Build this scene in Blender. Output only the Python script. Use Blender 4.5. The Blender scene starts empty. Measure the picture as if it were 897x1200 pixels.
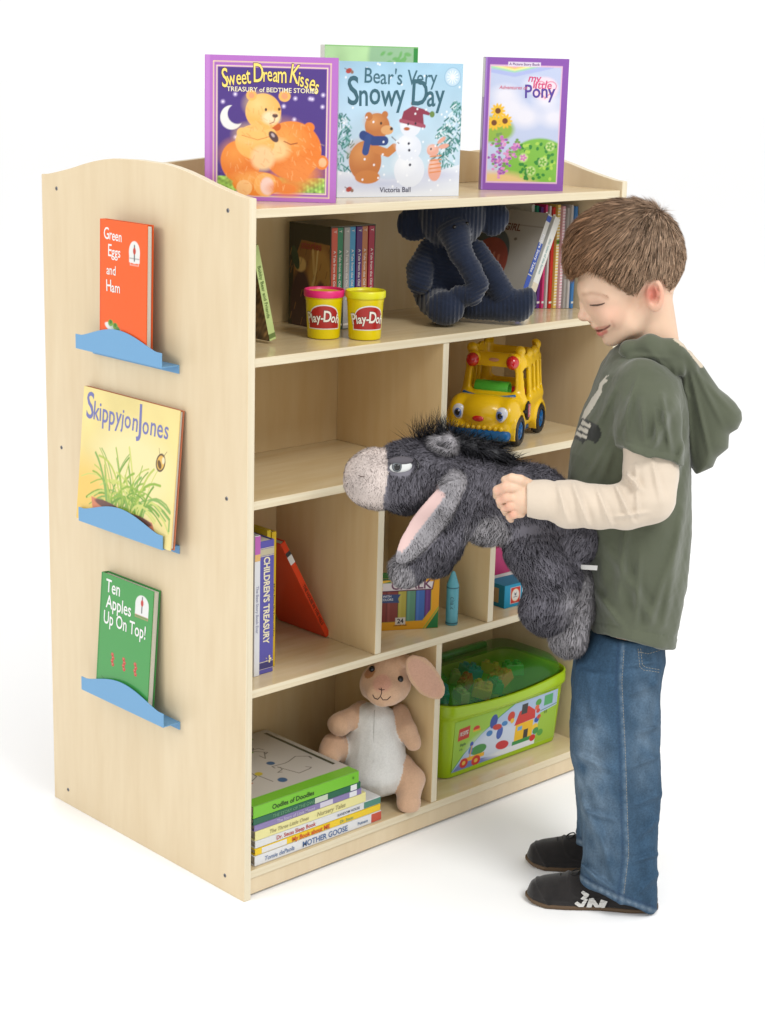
import bpy, bmesh, math
import numpy as np
from mathutils import Vector, Matrix, Euler
rng = np.random.default_rng(11)
scene = bpy.context.scene
COL = scene.collection
# ------------------------------------------------------------------ camera (metres; shelf front-left foot at the origin)
F_PX, CX, CY, IW, IH = 2069.8, 445.55, 599.38, 897, 1200
CAM = np.array([-1.77274855, -2.15639969, 1.42541306])
YAW, PITCH, ROLL = 0.76569, -0.25356, 0.0271
def cam_axes():
    cy, sy, cp, sp = math.cos(YAW), math.sin(YAW), math.cos(PITCH), math.sin(PITCH)
    f = np.array([0.67085936, 0.6978703, -0.2508481]); f /= np.linalg.norm(f)
    r = np.array([0.72536219, -0.68786851, 0.02620313]); r -= f * (r @ f); r /= np.linalg.norm(r)
    return r, np.cross(r, f), f
AR, AU, AF = cam_axes()
FH = np.array([AF[0], AF[1], 0]); FH /= np.linalg.norm(FH)     # level direction away from the camera
RH = np.array([FH[1], -FH[0], 0])                              # level direction to the picture's right
UP = np.array([0, 0, 1.0])
FR = np.stack([RH, FH, UP])                                    # rows: right, away, up
def ray(x, y): return AF + AR * (x - CX) / F_PX - AU * (y - CY) / F_PX
def on(ax, val, x, y):
    d = ray(x, y); return CAM + d * ((val - CAM[ax]) / d[ax])
HD0 = 2.868                                                    # level distance of the standing boy
def B(x, y, off=0.0, hd=None):
    d = ray(x, y); return CAM + d * (((HD0 if hd is None else hd) + off) / (d @ FH))
def hdist(P): return (np.asarray(P) - CAM) @ FH
PXM = HD0 / F_PX * 1.03                                        # metres per pixel at the boy
# ------------------------------------------------------------------ colours and materials
ALB = 0.74          # printed swatches to surface reflectance
def lin(c):
    if isinstance(c, str): c = [int(c[i:i+2], 16) / 255 for i in (0, 2, 4)]
    c = np.asarray(c, float)
    if c.max() > 1.001: c = c / 255
    return ALB * np.where(c <= 0.04045, c / 12.92, ((c + 0.055) / 1.055) ** 2.4)
MATS = {}
def mat(name, color=(0.5,) * 3, rough=0.5, spec=0.5, bump=None, var=None, attr=False, coat=0, sheen=0, sss=0,
        trans=0, metal=0, alpha=1, wood=None, ior=1.45, knit=None):
    if name in MATS: return MATS[name]
    m = bpy.data.materials.new(name); m.use_nodes = True; MATS[name] = m
    N, L = m.node_tree.nodes, m.node_tree.links
    b = N['Principled BSDF']
    c = lin(color); base = None
    b.inputs['Base Color'].default_value = (*c, 1)
    b.inputs['Roughness'].default_value = rough
    b.inputs['Specular IOR Level'].default_value = spec
    b.inputs['IOR'].default_value = ior
    b.inputs['Metallic'].default_value = metal
    b.inputs['Coat Weight'].default_value = coat; b.inputs['Coat Roughness'].default_value = 0.15
    b.inputs['Sheen Weight'].default_value = sheen; b.inputs['Sheen Roughness'].default_value = 0.5
    b.inputs['Transmission Weight'].default_value = trans
    b.inputs['Alpha'].default_value = alpha
    if sss:
        b.inputs['Subsurface Weight'].default_value = sss
        b.inputs['Subsurface Radius'].default_value = (1.0, 0.35, 0.2)
        b.inputs['Subsurface Scale'].default_value = 0.006
    tc = N.new('ShaderNodeTexCoord')
    if attr:
        a = N.new('ShaderNodeVertexColor'); a.layer_name = 'Col'; base = a.outputs['Color']
    if wood:
        dirn, dark = wood
        mp = N.new('ShaderNodeMapping'); mp.inputs['Scale'].default_value = dirn; L.new(tc.outputs['Object'], mp.inputs['Vector'])
        n1 = N.new('ShaderNodeTexNoise'); n1.inputs['Scale'].default_value = 1; n1.inputs['Detail'].default_value = 5
        n1.inputs['Distortion'].default_value = 0.6; L.new(mp.outputs[0], n1.inputs['Vector'])
        n2 = N.new('ShaderNodeTexNoise'); n2.inputs['Scale'].default_value = 6; n2.inputs['Detail'].default_value = 6; L.new(mp.outputs[0], n2.inputs['Vector'])
        r = N.new('ShaderNodeValToRGB'); r.color_ramp.elements[0].position = .3; r.color_ramp.elements[1].position = .72
        r.color_ramp.elements[0].color = (*lin(dark), 1); r.color_ramp.elements[1].color = (*c, 1)
        mx = N.new('ShaderNodeMath'); mx.operation = 'MULTIPLY_ADD'; mx.inputs[1].default_value = .45
        ad = N.new('ShaderNodeMath'); ad.operation = 'MULTIPLY'; ad.inputs[1].default_value = .55; L.new(n1.outputs[0], ad.inputs[0])
        L.new(n2.outputs[0], mx.inputs[0]); L.new(ad.outputs[0], mx.inputs[2]); L.new(mx.outputs[0], r.inputs[0]); base = r.outputs[0]
        bp = N.new('ShaderNodeBump'); bp.inputs['Strength'].default_value = .08; bp.inputs['Distance'].default_value = .0006
        L.new(n2.outputs[0], bp.inputs['Height']); L.new(bp.outputs[0], b.inputs['Normal'])
    if var:
        sc, amt = var
        n = N.new('ShaderNodeTexNoise'); n.inputs['Scale'].default_value = sc; n.inputs['Detail'].default_value = 4
        L.new(tc.outputs['Object'], n.inputs['Vector'])
        mr = N.new('ShaderNodeMapRange'); mr.inputs[1].default_value = .25; mr.inputs[2].default_value = .75
        mr.inputs[3].default_value = 1 - amt; mr.inputs[4].default_value = 1 + amt; L.new(n.outputs[0], mr.inputs[0])
        vm = N.new('ShaderNodeVectorMath'); vm.operation = 'SCALE'; L.new(mr.outputs[0], vm.inputs['Scale'])
        if base is not None: L.new(base, vm.inputs[0])
        else: vm.inputs[0].default_value = tuple(c)
        base = vm.outputs[0]
    if base is not None: L.new(base, b.inputs['Base Color'])
    if bump:
        sc, st, ds = bump
        n = N.new('ShaderNodeTexNoise'); n.inputs['Scale'].default_value = sc; n.inputs['Detail'].default_value = 3
        L.new(tc.outputs['Object'], n.inputs['Vector'])
        bp = N.new('ShaderNodeBump'); bp.inputs['Strength'].default_value = st; bp.inputs['Distance'].default_value = ds
        L.new(n.outputs[0], bp.inputs['Height']); L.new(bp.outputs[0], b.inputs['Normal'])
    return m
# ------------------------------------------------------------------ objects
WM = {}
def thing(name, label, cat, loc=(0, 0, 0), rot=None, group=None, M=None):
    o = bpy.data.objects.new(name, None); COL.objects.link(o)
    if M is None: M = Matrix.Translation(Vector(loc)) @ (Euler(rot).to_matrix().to_4x4() if rot else Matrix.Identity(4))
    o.matrix_world = M; WM[o.name] = M
    o.empty_display_size = .05
    o['label'] = label; o['category'] = cat
    if group: o['group'] = group
    return o
def mesh_obj(name, V, Fc, m, parent=None, smooth=False, col=None, mi=None, world=False, nrm=None, label=None):
    """V (n,3); Fc: array (m,k) or a list of such arrays/lists; col (n,3) linear colours"""
    V = np.asarray(V, float)
    M = WM[parent.name] if parent is not None else Matrix.Identity(4)
    if world and parent is not None:
        Mi = np.array(M.inverted()); V = V @ Mi[:3, :3].T + Mi[:3, 3]
        if nrm is not None: nrm = nrm @ Mi[:3, :3].T
    me = bpy.data.meshes.new(name)
    if isinstance(Fc, np.ndarray): Fc = [Fc]
    if len(Fc) and not isinstance(Fc[0], np.ndarray): Fc = [np.array([f]) for f in Fc]
    loops = np.concatenate([f.ravel() for f in Fc]).astype(np.int32)
    tot = np.concatenate([np.full(len(f), f.shape[1]) for f in Fc]).astype(np.int32)
    me.vertices.add(len(V)); me.vertices.foreach_set('co', V.astype(np.float32).ravel())
    me.loops.add(len(loops)); me.loops.foreach_set('vertex_index', loops)
    me.polygons.add(len(tot)); me.polygons.foreach_set('loop_start', np.concatenate([[0], np.cumsum(tot)[:-1]]).astype(np.int32))
    me.polygons.foreach_set('loop_total', tot)
    if mi is not None: me.polygons.foreach_set('material_index', np.asarray(mi, np.int32))
    for x in (m if isinstance(m, (list, tuple)) else [m]): me.materials.append(x)
    me.update(calc_edges=True); me.validate()
    me.polygons.foreach_set('use_smooth', np.full(len(me.polygons), smooth))
    if col is not None:
        a = me.color_attributes.new('Col', 'FLOAT_COLOR', 'POINT')
        a.data.foreach_set('color', np.concatenate([np.asarray(col), np.ones((len(V), 1))], 1).astype(np.float32).ravel())
    if nrm is not None: me.normals_split_custom_set_from_vertices(nrm.tolist())
    o = bpy.data.objects.new(name, me); COL.objects.link(o)
    if parent is not None:
        o.parent = parent; WM[o.name] = M
    if label: o['label'] = label
    return o
def structure(o): o['kind'] = 'structure'; return o
def join(*parts):
    """merge (V,F) lists where F is a list of index lists"""
    V, Fs, n = [], [], 0
    for v, f in parts:
        V.append(np.asarray(v, float)); Fs += [[i + n for i in q] for q in f]; n += len(v)
    return np.concatenate(V), Fs
def grp(Fl):
    d = {}
    for f in Fl: d.setdefault(len(f), []).append(f)
    return [np.array(v) for v in d.values()]
def from_bm(bm):
    bm.verts.index_update(); V = np.array([v.co[:] for v in bm.verts]); Fl = [[v.index for v in f.verts] for f in bm.faces]; bm.free(); return V, Fl
def box(x0, x1, y0, y1, z0, z1, bev=0.0008, seg=2):
    bm = bmesh.new(); bmesh.ops.create_cube(bm, size=1)
    for v in bm.verts: v.co = Vector(((x0 + x1) / 2 + v.co.x * (x1 - x0), (y0 + y1) / 2 + v.co.y * (y1 - y0), (z0 + z1) / 2 + v.co.z * (z1 - z0)))
    if bev: bmesh.ops.bevel(bm, geom=bm.edges[:] , offset=min(bev, .45 * min(x1 - x0, y1 - y0, z1 - z0)), segments=seg, profile=.5, affect='EDGES')
    return from_bm(bm)
def prism(poly, axis, a, b, bev=0):
    """extrude a polygon (list of 2D points) along axis between a and b; 2D coords are the two other axes in order"""
    bm = bmesh.new(); ax = [i for i in range(3) if i != axis]; vs = []
    for p in poly:
        c = [0, 0, 0]; c[ax[0]], c[ax[1]], c[axis] = p[0], p[1], a; vs.append(bm.verts.new(c))
    f = bm.faces.new(vs); r = bmesh.ops.extrude_face_region(bm, geom=[f])
    for v in r['geom']:
        if isinstance(v, bmesh.types.BMVert): v.co[axis] = b
    bmesh.ops.recalc_face_normals(bm, faces=bm.faces)
    if bev:
        bmesh.ops.bevel(bm, geom=[e for e in bm.edges if e.calc_face_angle(0) > .5], offset=bev, segments=2, profile=.5, affect='EDGES')
    return from_bm(bm)
def lathe(prof, n=48, cap=True):
    """prof: list (r,z) bottom to top"""
    V, Fl = [], []
    for r, z in prof:
        for k in range(n): V.append((r * math.cos(2 * math.pi * k / n), r * math.sin(2 * math.pi * k / n), z))
    for i in range(len(prof) - 1):
        for k in range(n):
            k2 = (k + 1) % n; Fl.append([i * n + k, i * n + k2, (i + 1) * n + k2, (i + 1) * n + k])
    if cap: Fl.append(list(range(n))[::-1]); Fl.append([(len(prof) - 1) * n + k for k in range(n)])
    return np.array(V), Fl
def tube(pts, rad, n=10, cap=True):
    pts = np.asarray(pts, float); rad = np.broadcast_to(rad, len(pts)); V, Fl = [], []
    T = np.gradient(pts, axis=0); T /= np.linalg.norm(T, axis=1)[:, None] + 1e-12
    a = np.cross(T[0], [0, 0, 1.0]);
    if np.linalg.norm(a) < .1: a = np.cross(T[0], [1.0, 0, 0])
    a /= np.linalg.norm(a)
    for i, p in enumerate(pts):
        a = a - T[i] * (a @ T[i]); a /= np.linalg.norm(a); b = np.cross(T[i], a)
        for k in range(n):
            t = 2 * math.pi * k / n; V.append(p + rad[i] * (a * math.cos(t) + b * math.sin(t)))
    for i in range(len(pts) - 1):
        for k in range(n): Fl.append([i * n + k, i * n + (k + 1) % n, (i + 1) * n + (k + 1) % n, (i + 1) * n + k])
    if cap: Fl.append(list(range(n))[::-1]); Fl.append([(len(pts) - 1) * n + k for k in range(n)])
    return np.array(V), Fl
def ellipsoid(c, r, n=24, m=16, R=None):
    V, Fl = [], []
    for i in range(m + 1):
        ph = math.pi * i / m
        for k in range(n): V.append((math.sin(ph) * math.cos(2 * math.pi * k / n), math.sin(ph) * math.sin(2 * math.pi * k / n), -math.cos(ph)))
    V = np.array(V) * np.asarray(r)
    if R is not None: V = V @ np.asarray(R)
    for i in range(m):
        for k in range(n):
            q = [i * n + k, i * n + (k + 1) % n, (i + 1) * n + (k + 1) % n, (i + 1) * n + k]
            if i == 0: q = q[1:] if False else [q[0], q[2], q[3]]
            elif i == m - 1: q = [q[0], q[1], q[2]]
            Fl.append(q)
    return V + np.asarray(c), Fl
def xf(VF, origin, ux, uy, uz):
    V = np.asarray(VF[0], float); V = np.asarray(origin) + V[:, :1] * np.asarray(ux) + V[:, 1:2] * np.asarray(uy) + V[:, 2:3] * np.asarray(uz)
    return V, VF[1]
def put(name, VF, m, parent=None, smooth=False, world=False, label=None, mi=None):
    Fl = VF[1]
    if mi is None: return mesh_obj(name, VF[0], grp(Fl), m, parent, smooth, world=world, label=label)
    return mesh_obj(name, VF[0], [np.array([f]) for f in Fl], m, parent, smooth, world=world, label=label, mi=mi)
def auto(o, ang=35):
    me = o.data; me.polygons.foreach_set('use_smooth', np.full(len(me.polygons), True)); me.set_sharp_from_angle(angle=math.radians(ang)); return o
# ------------------------------------------------------------------ lettering
_tc = {}
def glyphs(s, size=1.0, bold=0.0, shear=0.0, align='CENTER', space=1.0, res=3):
    k = (s, size, bold, shear, align, space, res)
    if k in _tc: return _tc[k]
    cu = bpy.data.curves.new('lettering', 'FONT'); cu.body = s; cu.size = size; cu.offset = bold * size; cu.shear = shear
    cu.align_x = align; cu.space_character = space; cu.resolution_u = res; cu.fill_mode = 'FRONT'
    o = bpy.data.objects.new('lettering', cu); COL.objects.link(o)
    me = o.to_mesh(); V = np.array([v.co[:] for v in me.vertices]) if len(me.vertices) else np.zeros((0, 3)); Fl = [list(p.vertices) for p in me.polygons]
    o.to_mesh_clear(); bpy.data.objects.remove(o); bpy.data.curves.remove(cu)
    _tc[k] = (V, Fl); return _tc[k]
def word(s, size, x=0, y=0, bold=0.0, shear=0, align='CENTER', space=1.0, sx=1.0, path=None, jit=0, seed=0, alt=None):
    """text as flat mesh in the xy plane; path(t)->(dy,angle) bends the baseline; jit tilts letters; alt sizes of letters"""
    if path is None and not jit and alt is None:
        V, Fl = glyphs(s, size, bold, shear, align, space); V = V.copy()
        if len(V): V[:, 0] = V[:, 0] * sx + x; V[:, 1] += y
        return V, Fl
    rg = np.random.default_rng(seed); full = glyphs(s + '.', size, bold, shear, 'LEFT', space)[0][:, 0].max() * sx
    parts = []
    for i, ch in enumerate(s):
        if ch == ' ': continue
        x0 = glyphs(s[:i] + '.', size, 0, shear, 'LEFT', space)[0][:, 0].min() * 0 if i == 0 else (glyphs(s[:i] + '|', size, 0, shear, 'LEFT', space)[0][:, 0].max() - glyphs('|', size, 0, shear, 'LEFT', space)[0][:, 0].max()) * sx
        V, Fl = glyphs(ch, size, bold, shear, 'LEFT'); V = V.copy(); V[:, 0] *= sx
        k = alt[i % len(alt)] if alt else 1
        w = V[:, 0].max(); V[:, 0] -= w / 2; V *= k
        t = (x0 + w / 2) / full; dy, an = path(t) if path else (0, 0); an += (rg.random() - .5) * jit
        dy += (rg.random() - .5) * jit * size * .5
        c, sn = math.cos(an), math.sin(an); V[:, :2] = V[:, :2] @ np.array([[c, sn], [-sn, c]])
        V[:, 0] += x + x0 + w / 2 - (full / 2 if align == 'CENTER' else 0); V[:, 1] += y + dy; parts.append((V, Fl))
    return join(*parts)
# ------------------------------------------------------------------ painted surfaces (vertex colours on a fine grid)
class Canvas:
    def __init__(s, w, h, base, step=0.0012):
        s.w, s.h = w, h; s.nx, s.ny = max(3, int(w / step)), max(3, int(h / step))
        s.X, s.Y = np.meshgrid(np.linspace(0, w, s.nx), np.linspace(0, h, s.ny)); s.px = w / (s.nx - 1)
        s.C = np.ones((s.ny, s.nx, 3)) * lin(base)
    def mix(s, a, col):
        a = np.clip(a, 0, 1)[..., None]; s.C = s.C * (1 - a) + (lin(col) if not (isinstance(col, np.ndarray) and col.ndim == 3) else col) * a; return s
    def ell(s, x, y, rx, ry, col, rot=0, soft=0.0, a=1.0):
        c, n = math.cos(math.radians(rot)), math.sin(math.radians(rot)); dx, dy = s.X - x, s.Y - y
        d = (np.hypot((dx * c + dy * n) / rx, (-dx * n + dy * c) / ry) - 1) * min(rx, ry)
        return s.mix(a * (.5 - d / max(s.px, soft)), col)
    def shade(s, x, y, rx, ry, col, hi, rot=0, lx=-.3, ly=.4):
        s.ell(x, y, rx, ry, col, rot); return s.ell(x + lx * rx, y + ly * ry, rx * .6, ry * .5, hi, rot, soft=min(rx, ry) * .7, a=.7)
    def rect(s, x0, x1, y0, y1, col, a=1.0, soft=0):
        k = max(s.px, soft); al = np.minimum(np.minimum(s.X - x0, x1 - s.X), np.minimum(s.Y - y0, y1 - s.Y)) / k + .5
        return s.mix(np.clip(al, 0, 1) * a, col)
    def frame(s, x0, x1, y0, y1, t, col):
        s.rect(x0, x1, y0, y0 + t, col); s.rect(x0, x1, y1 - t, y1, col); s.rect(x0, x0 + t, y0, y1, col); return s.rect(x1 - t, x1, y0, y1, col)
    def poly(s, P, col, a=1.0):
        P = np.asarray(P, float); ins = np.zeros(s.X.shape, bool); d = np.full(s.X.shape, 1e9)
        for i in range(len(P)):
            (x0, y0), (x1, y1) = P[i], P[(i + 1) % len(P)]
            cr = ((y0 > s.Y) != (y1 > s.Y)); xi = (x1 - x0) * (s.Y - y0) / ((y1 - y0) if y1 != y0 else 1e-9) + x0; ins ^= cr & (s.X < xi)
            t = np.clip(((s.X - x0) * (x1 - x0) + (s.Y - y0) * (y1 - y0)) / ((x1 - x0) ** 2 + (y1 - y0) ** 2 + 1e-12), 0, 1)
            d = np.minimum(d, np.hypot(s.X - x0 - t * (x1 - x0), s.Y - y0 - t * (y1 - y0)))
        return s.mix((.5 + np.where(ins, d, -d) / s.px) * a, col)
    def line(s, P, wd, col, a=1.0):
        d = np.full(s.X.shape, 1e9); P = np.asarray(P, float)
        for (x0, y0), (x1, y1) in zip(P[:-1], P[1:]):
            t = np.clip(((s.X - x0) * (x1 - x0) + (s.Y - y0) * (y1 - y0)) / ((x1 - x0) ** 2 + (y1 - y0) ** 2 + 1e-12), 0, 1)
            d = np.minimum(d, np.hypot(s.X - x0 - t * (x1 - x0), s.Y - y0 - t * (y1 - y0)))
        return s.mix((.5 + (wd / 2 - d) / s.px) * a, col)
    def noise(s, amp, k=8, seed=0, mask=None):
        r = np.random.default_rng(seed); n = np.zeros(s.X.shape)
        for _ in range(10):
            a = r.normal(size=2) * k / s.w * 2; n += np.sin(s.X * a[0] + s.Y * a[1] + r.random() * 6)
        n = np.exp(n / 10 * 3 * amp)[..., None]; s.C = s.C * (n if mask is None else np.where(mask[..., None], n, 1)); return s
    def grad(s, y0, y1, c0, c1, mask=None):
        t = np.clip((s.Y - y0) / (y1 - y0), 0, 1)[..., None]; G = lin(c0) * (1 - t) + lin(c1) * t
        s.C = G if mask is None else np.where(mask[..., None], G, s.C); return s
    def mesh(s):
        V = np.stack([s.X.ravel(), s.Y.ravel(), np.zeros(s.X.size)], 1); i = np.arange(s.X.size).reshape(s.ny, s.nx)
        Fq = np.stack([i[:-1, :-1].ravel(), i[:-1, 1:].ravel(), i[1:, 1:].ravel(), i[1:, :-1].ravel()], 1)
        return V, Fq, np.clip(s.C.reshape(-1, 3), 0, 1)
# ------------------------------------------------------------------ implicit surfaces
def smin(a, b, k):
    h = np.clip(.5 + .5 * (b - a) / k, 0, 1); return b * (1 - h) + a * h - k * h * (1 - h)
def smax(a, b, k): return -smin(-a, -b, k)
def ellR(rot=0, yaw=0, tip=0):
    """rows = local axes; rot turns in the picture plane (deg, anticlockwise), yaw about the vertical, tip about the picture's right"""
    a = math.radians(rot); R = np.array([[math.cos(a), 0, math.sin(a)], [0, 1, 0], [-math.sin(a), 0, math.cos(a)]])
    b = math.radians(yaw); Y = np.array([[math.cos(b), math.sin(b), 0], [-math.sin(b), math.cos(b), 0], [0, 0, 1]])
    c = math.radians(tip); T = np.array([[1, 0, 0], [0, math.cos(c), math.sin(c)], [0, -math.sin(c), math.cos(c)]])
    return R @ Y @ T
def s_ell(P, c, r, R=None):
    q = (P - np.asarray(c)) @ FR.T
    if R is not None: q = q @ R.T
    r = np.asarray(r, float); k0 = np.linalg.norm(q / r, axis=1); k1 = np.linalg.norm(q / (r * r), axis=1)
    return k0 * (k0 - 1) / np.maximum(k1, 1e-9)
def s_cap(P, a, b, ra, rb):
    a, b = np.asarray(a), np.asarray(b); ba = b - a; pa = P - a; h = np.clip(pa @ ba / (ba @ ba), 0, 1)
    return np.linalg.norm(pa - h[:, None] * ba, axis=1) - (ra + (rb - ra) * h)
def s_chain(P, pts, rad, k=.004):
    d = None
    for i in range(len(pts) - 1):
        e = s_cap(P, pts[i], pts[i + 1], rad[i], rad[i + 1]); d = e if d is None else smin(d, e, k)
    return d
def s_loft(P, st, axis=UP, flat=1.0):
    pass
def vnoise(P, sc, seed=0, oct=2):
    r = np.random.default_rng(seed); n = np.zeros(len(P))
    for o in range(oct):
        for _ in range(7):
            a = r.normal(size=3) * sc * 2 ** o; n += np.sin(P @ a + r.random() * 6.28) / 7 / 2 ** o
    return n * 1.6
def sdf_mesh(fn, lo, hi, h, slack=.012):
    lo, hi = np.asarray(lo, float), np.asarray(hi, float); nb = np.maximum(1, np.ceil((hi - lo) / (8 * h)).astype(int)); n = nb * 8 + 1
    bi = np.stack(np.meshgrid(*[np.arange(k) for k in nb], indexing='ij'), -1).reshape(-1, 3)
    cen = lo + (bi * 8 + 4) * h; dc = fn(cen); D = np.empty(n, np.float32)
    act = np.abs(dc) < 4 * h * 1.75 * 1.15 + slack
    for b, d in zip(bi[~act], dc[~act]): D[b[0]*8:b[0]*8+9, b[1]*8:b[1]*8+9, b[2]*8:b[2]*8+9] = d
    loc = np.stack(np.meshgrid(*[np.arange(9)] * 3, indexing='ij'), -1).reshape(-1, 3); A = bi[act]
    for s in range(0, len(A), 24):
        a = A[s:s+24]; I = (a[:, None] * 8 + loc[None]).reshape(-1, 3); v = fn(lo + I * h); D[I[:, 0], I[:, 1], I[:, 2]] = v
    S = D < 0; c = tuple(slice(0, -1) for _ in range(3)); acc = np.zeros(tuple(n - 1) + (3,), np.float32); cnt = np.zeros(n - 1, np.float32)
    def sh(A, o): return A[tuple(slice(o[i], A.shape[i] - 1 + o[i]) for i in range(3))]
    for ax in range(3):
        o1 = [i for i in range(3) if i != ax]
        for u in (0, 1):
            for v in (0, 1):
                p = [0, 0, 0]; p[o1[0]], p[o1[1]] = u, v; q = list(p); q[ax] = 1
                d0, d1 = sh(D, p), sh(D, q); m = (d0 < 0) != (d1 < 0)
                t = np.where(m, d0 / np.where(m, d0 - d1, 1), 0); cnt += m
                for k in range(3): acc[..., k] += m * (p[k] + (t if k == ax else 0))
    ok = cnt > 0; idx = np.full(n - 1, -1, np.int64); idx[ok] = np.arange(ok.sum())
    I = np.argwhere(ok); V = lo + (I + acc[ok] / cnt[ok][:, None]) * h; Q = []
    for ax in range(3):
        u, v = (ax + 1) % 3, (ax + 2) % 3; sl0 = [slice(1, -1)] * 3; sl0[ax] = slice(0, -1); sl1 = [slice(1, -1)] * 3; sl1[ax] = slice(1, None)
        a, b = S[tuple(sl0)], S[tuple(sl1)]; E = np.argwhere(a != b); off = np.ones(3, int); off[ax] = 0; E2 = E + off
        fl = a[tuple(E.T)]
        def g(du, dv):
            X = E2.copy(); X[:, u] += du; X[:, v] += dv; return idx[tuple(X.T)]
        q = np.stack([g(-1, -1), g(0, -1), g(0, 0), g(-1, 0)], 1); q[~fl] = q[~fl][:, ::-1]; Q.append(q)
    Q = np.concatenate(Q); Q = Q[(Q >= 0).all(1)]
    return V, Q
def grad_n(fn, V, e=.0015):
    N = np.stack([fn(V + e * a) - fn(V - e * a) for a in np.eye(3)], 1); return N / (np.linalg.norm(N, axis=1)[:, None] + 1e-12)
def bounds(pts, pad):
    pts = np.asarray(pts); return pts.min(0) - pad, pts.max(0) + pad
def fur(V, Q, fn, n, length, width, comb, colf, lift=.55, rnd=.35, keep=None, seed=3, lenf=None, seg=2, sink=.15):
    """short pile: many thin tapering blades on the surface; returns V, F, colours, normals"""
    r = np.random.default_rng(seed); T = np.concatenate([Q[:, [0, 1, 2]], Q[:, [0, 2, 3]]])
    A, Bv, Cv = V[T[:, 0]], V[T[:, 1]], V[T[:, 2]]; ar = np.linalg.norm(np.cross(Bv - A, Cv - A), axis=1)
    t = r.choice(len(T), n, p=ar / ar.sum()); u, v = r.random(n), r.random(n); m = u + v > 1; u[m], v[m] = 1 - u[m], 1 - v[m]
    P = A[t] + u[:, None] * (Bv - A)[t] + v[:, None] * (Cv - A)[t]
    if keep is not None: P = P[keep(P)]
    n = len(P); N = grad_n(fn, P); c = comb(P) if callable(comb) else np.broadcast_to(np.asarray(comb, float), P.shape)
    d = c - N * (c * N).sum(1)[:, None] + r.normal(size=P.shape) * rnd; d -= N * (d * N).sum(1)[:, None] * .7
    D = d * 1.0 + N * lift; D /= np.linalg.norm(D, axis=1)[:, None] + 1e-9
    L = length * (.6 + .8 * r.random(n)); L = L * (lenf(P) if lenf else 1)
    S = np.cross(D, r.normal(size=P.shape)); S /= np.linalg.norm(S, axis=1)[:, None] + 1e-9; W = width * (.7 + .6 * r.random(n))
    bend = d / (np.linalg.norm(d, axis=1)[:, None] + 1e-9) * .35
    P0 = P - N * length * sink; pts = []
    for k in range(seg):
        q = k / seg; ctr = P0 + (D + bend * q * q) * (L * q)[:, None]; w = (W * (1 - .45 * q))[:, None]; pts += [ctr - S * w / 2, ctr + S * w / 2]
    pts.append(P0 + (D + bend) * L[:, None]); K = 2 * seg + 1
    VV = np.stack(pts, 1).reshape(-1, 3); b = np.arange(n)[:, None] * K; quads = [b + np.array([[2*k, 2*k+1, 2*k+3, 2*k+2]]) for k in range(seg - 1)]
    tri = b + np.array([[K - 3, K - 2, K - 1]]); C = colf(P, r) ; C = np.repeat(C, K, 0)
    NN = np.repeat(N + r.normal(size=N.shape) * .25, K, 0); NN /= np.linalg.norm(NN, axis=1)[:, None]
    return VV, quads + [tri], C, NN
def merge_fur(V, Q, C, N, FV):
    VV, FF, CC, NN = FV; k = len(V)
    return np.concatenate([V, VV]), [Q] + [f + k for f in FF], np.concatenate([C, CC]), np.concatenate([N, NN])
# ================================================================== setting
floor = structure(mesh_obj('floor', [(-40, -40, 0), (40, -40, 0), (40, 60, 0), (-40, 60, 0)], np.array([[0, 1, 2, 3]]),
    mat('white studio floor', (0.93, 0.93, 0.925), rough=.42, spec=.3)))
floor.data.materials[0].node_tree.nodes['Principled BSDF'].inputs['Base Color'].default_value = (.92, .92, .914, 1)
# ================================================================== the bookcase
W_, D_, H_, T_ = .933, .585, 1.2, .0149
ZT = [1.1847, .9474, .7106, .3832, .0518]        # tops of the shelf boards
YB, YF = .2824, .0042
wd_side = mat('birch veneer upright', (241, 222, 187), rough=.38, spec=.4, wood=((9, 9, 1.3), (228, 205, 166)))
wd_shelf = mat('birch veneer board', (246, 226, 186), rough=.22, spec=.5, wood=((1.4, 10, 10), (226, 199, 148)), coat=.25)
wd_back = mat('birch veneer inside bounce tint', (245, 220, 170), rough=.4, spec=.4, wood=((8, 8, 1.2), (230, 196, 142)))  # same birch as the uprights, with warm bounced light tinted into its colour
wd_edge = mat('birch ply edge', (244, 234, 206), rough=.5, spec=.3, wood=((1.5, 1.5, 160), (226, 208, 172)))
wd_edgev = mat('birch ply edge upright', (246, 236, 210), rough=.5, spec=.3, wood=((160, 160, 1.5), (228, 212, 178)))
case = thing('bookcase', 'tall double sided birch bookcase with arched side panels and blue ledges', 'bookcase', (W_ / 2, D_ / 2, 0))
def edge_split(VF, axis, m_main, m_edge, name, parent, thr=.8):
    """give the thin faces (normals not along axis) the ply edge material"""
    V = np.asarray(VF[0]); mi = []
    for f in VF[1]:
        P = V[f]; n = np.cross(P[1] - P[0], P[2] - P[0]); n = np.abs(n) / (np.linalg.norm(n) + 1e-12); mi.append(0 if n[axis] > thr else 1)
    return put(name, VF, [m_main, m_edge], parent, world=True, mi=mi)
crown = [(.0, 1.2015), (.02, 1.203), (.045, 1.2075), (.07, 1.2125), (.1, 1.219), (.13, 1.2265), (.16, 1.233), (.19, 1.238), (.22, 1.2415), (.2925, 1.2435)]
half = crown[:-1]; prof = half + [crown[-1]] + [(D_ - y, z) for y, z in half[::-1]]
side_poly = [(0, 0), ] + prof + [(D_, 0)]
screw_m = mat('zinc screw', (.55, .55, .57), rough=.35, metal=1)
hole_m = mat('screw recess', (70, 66, 60), rough=.7)
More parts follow.
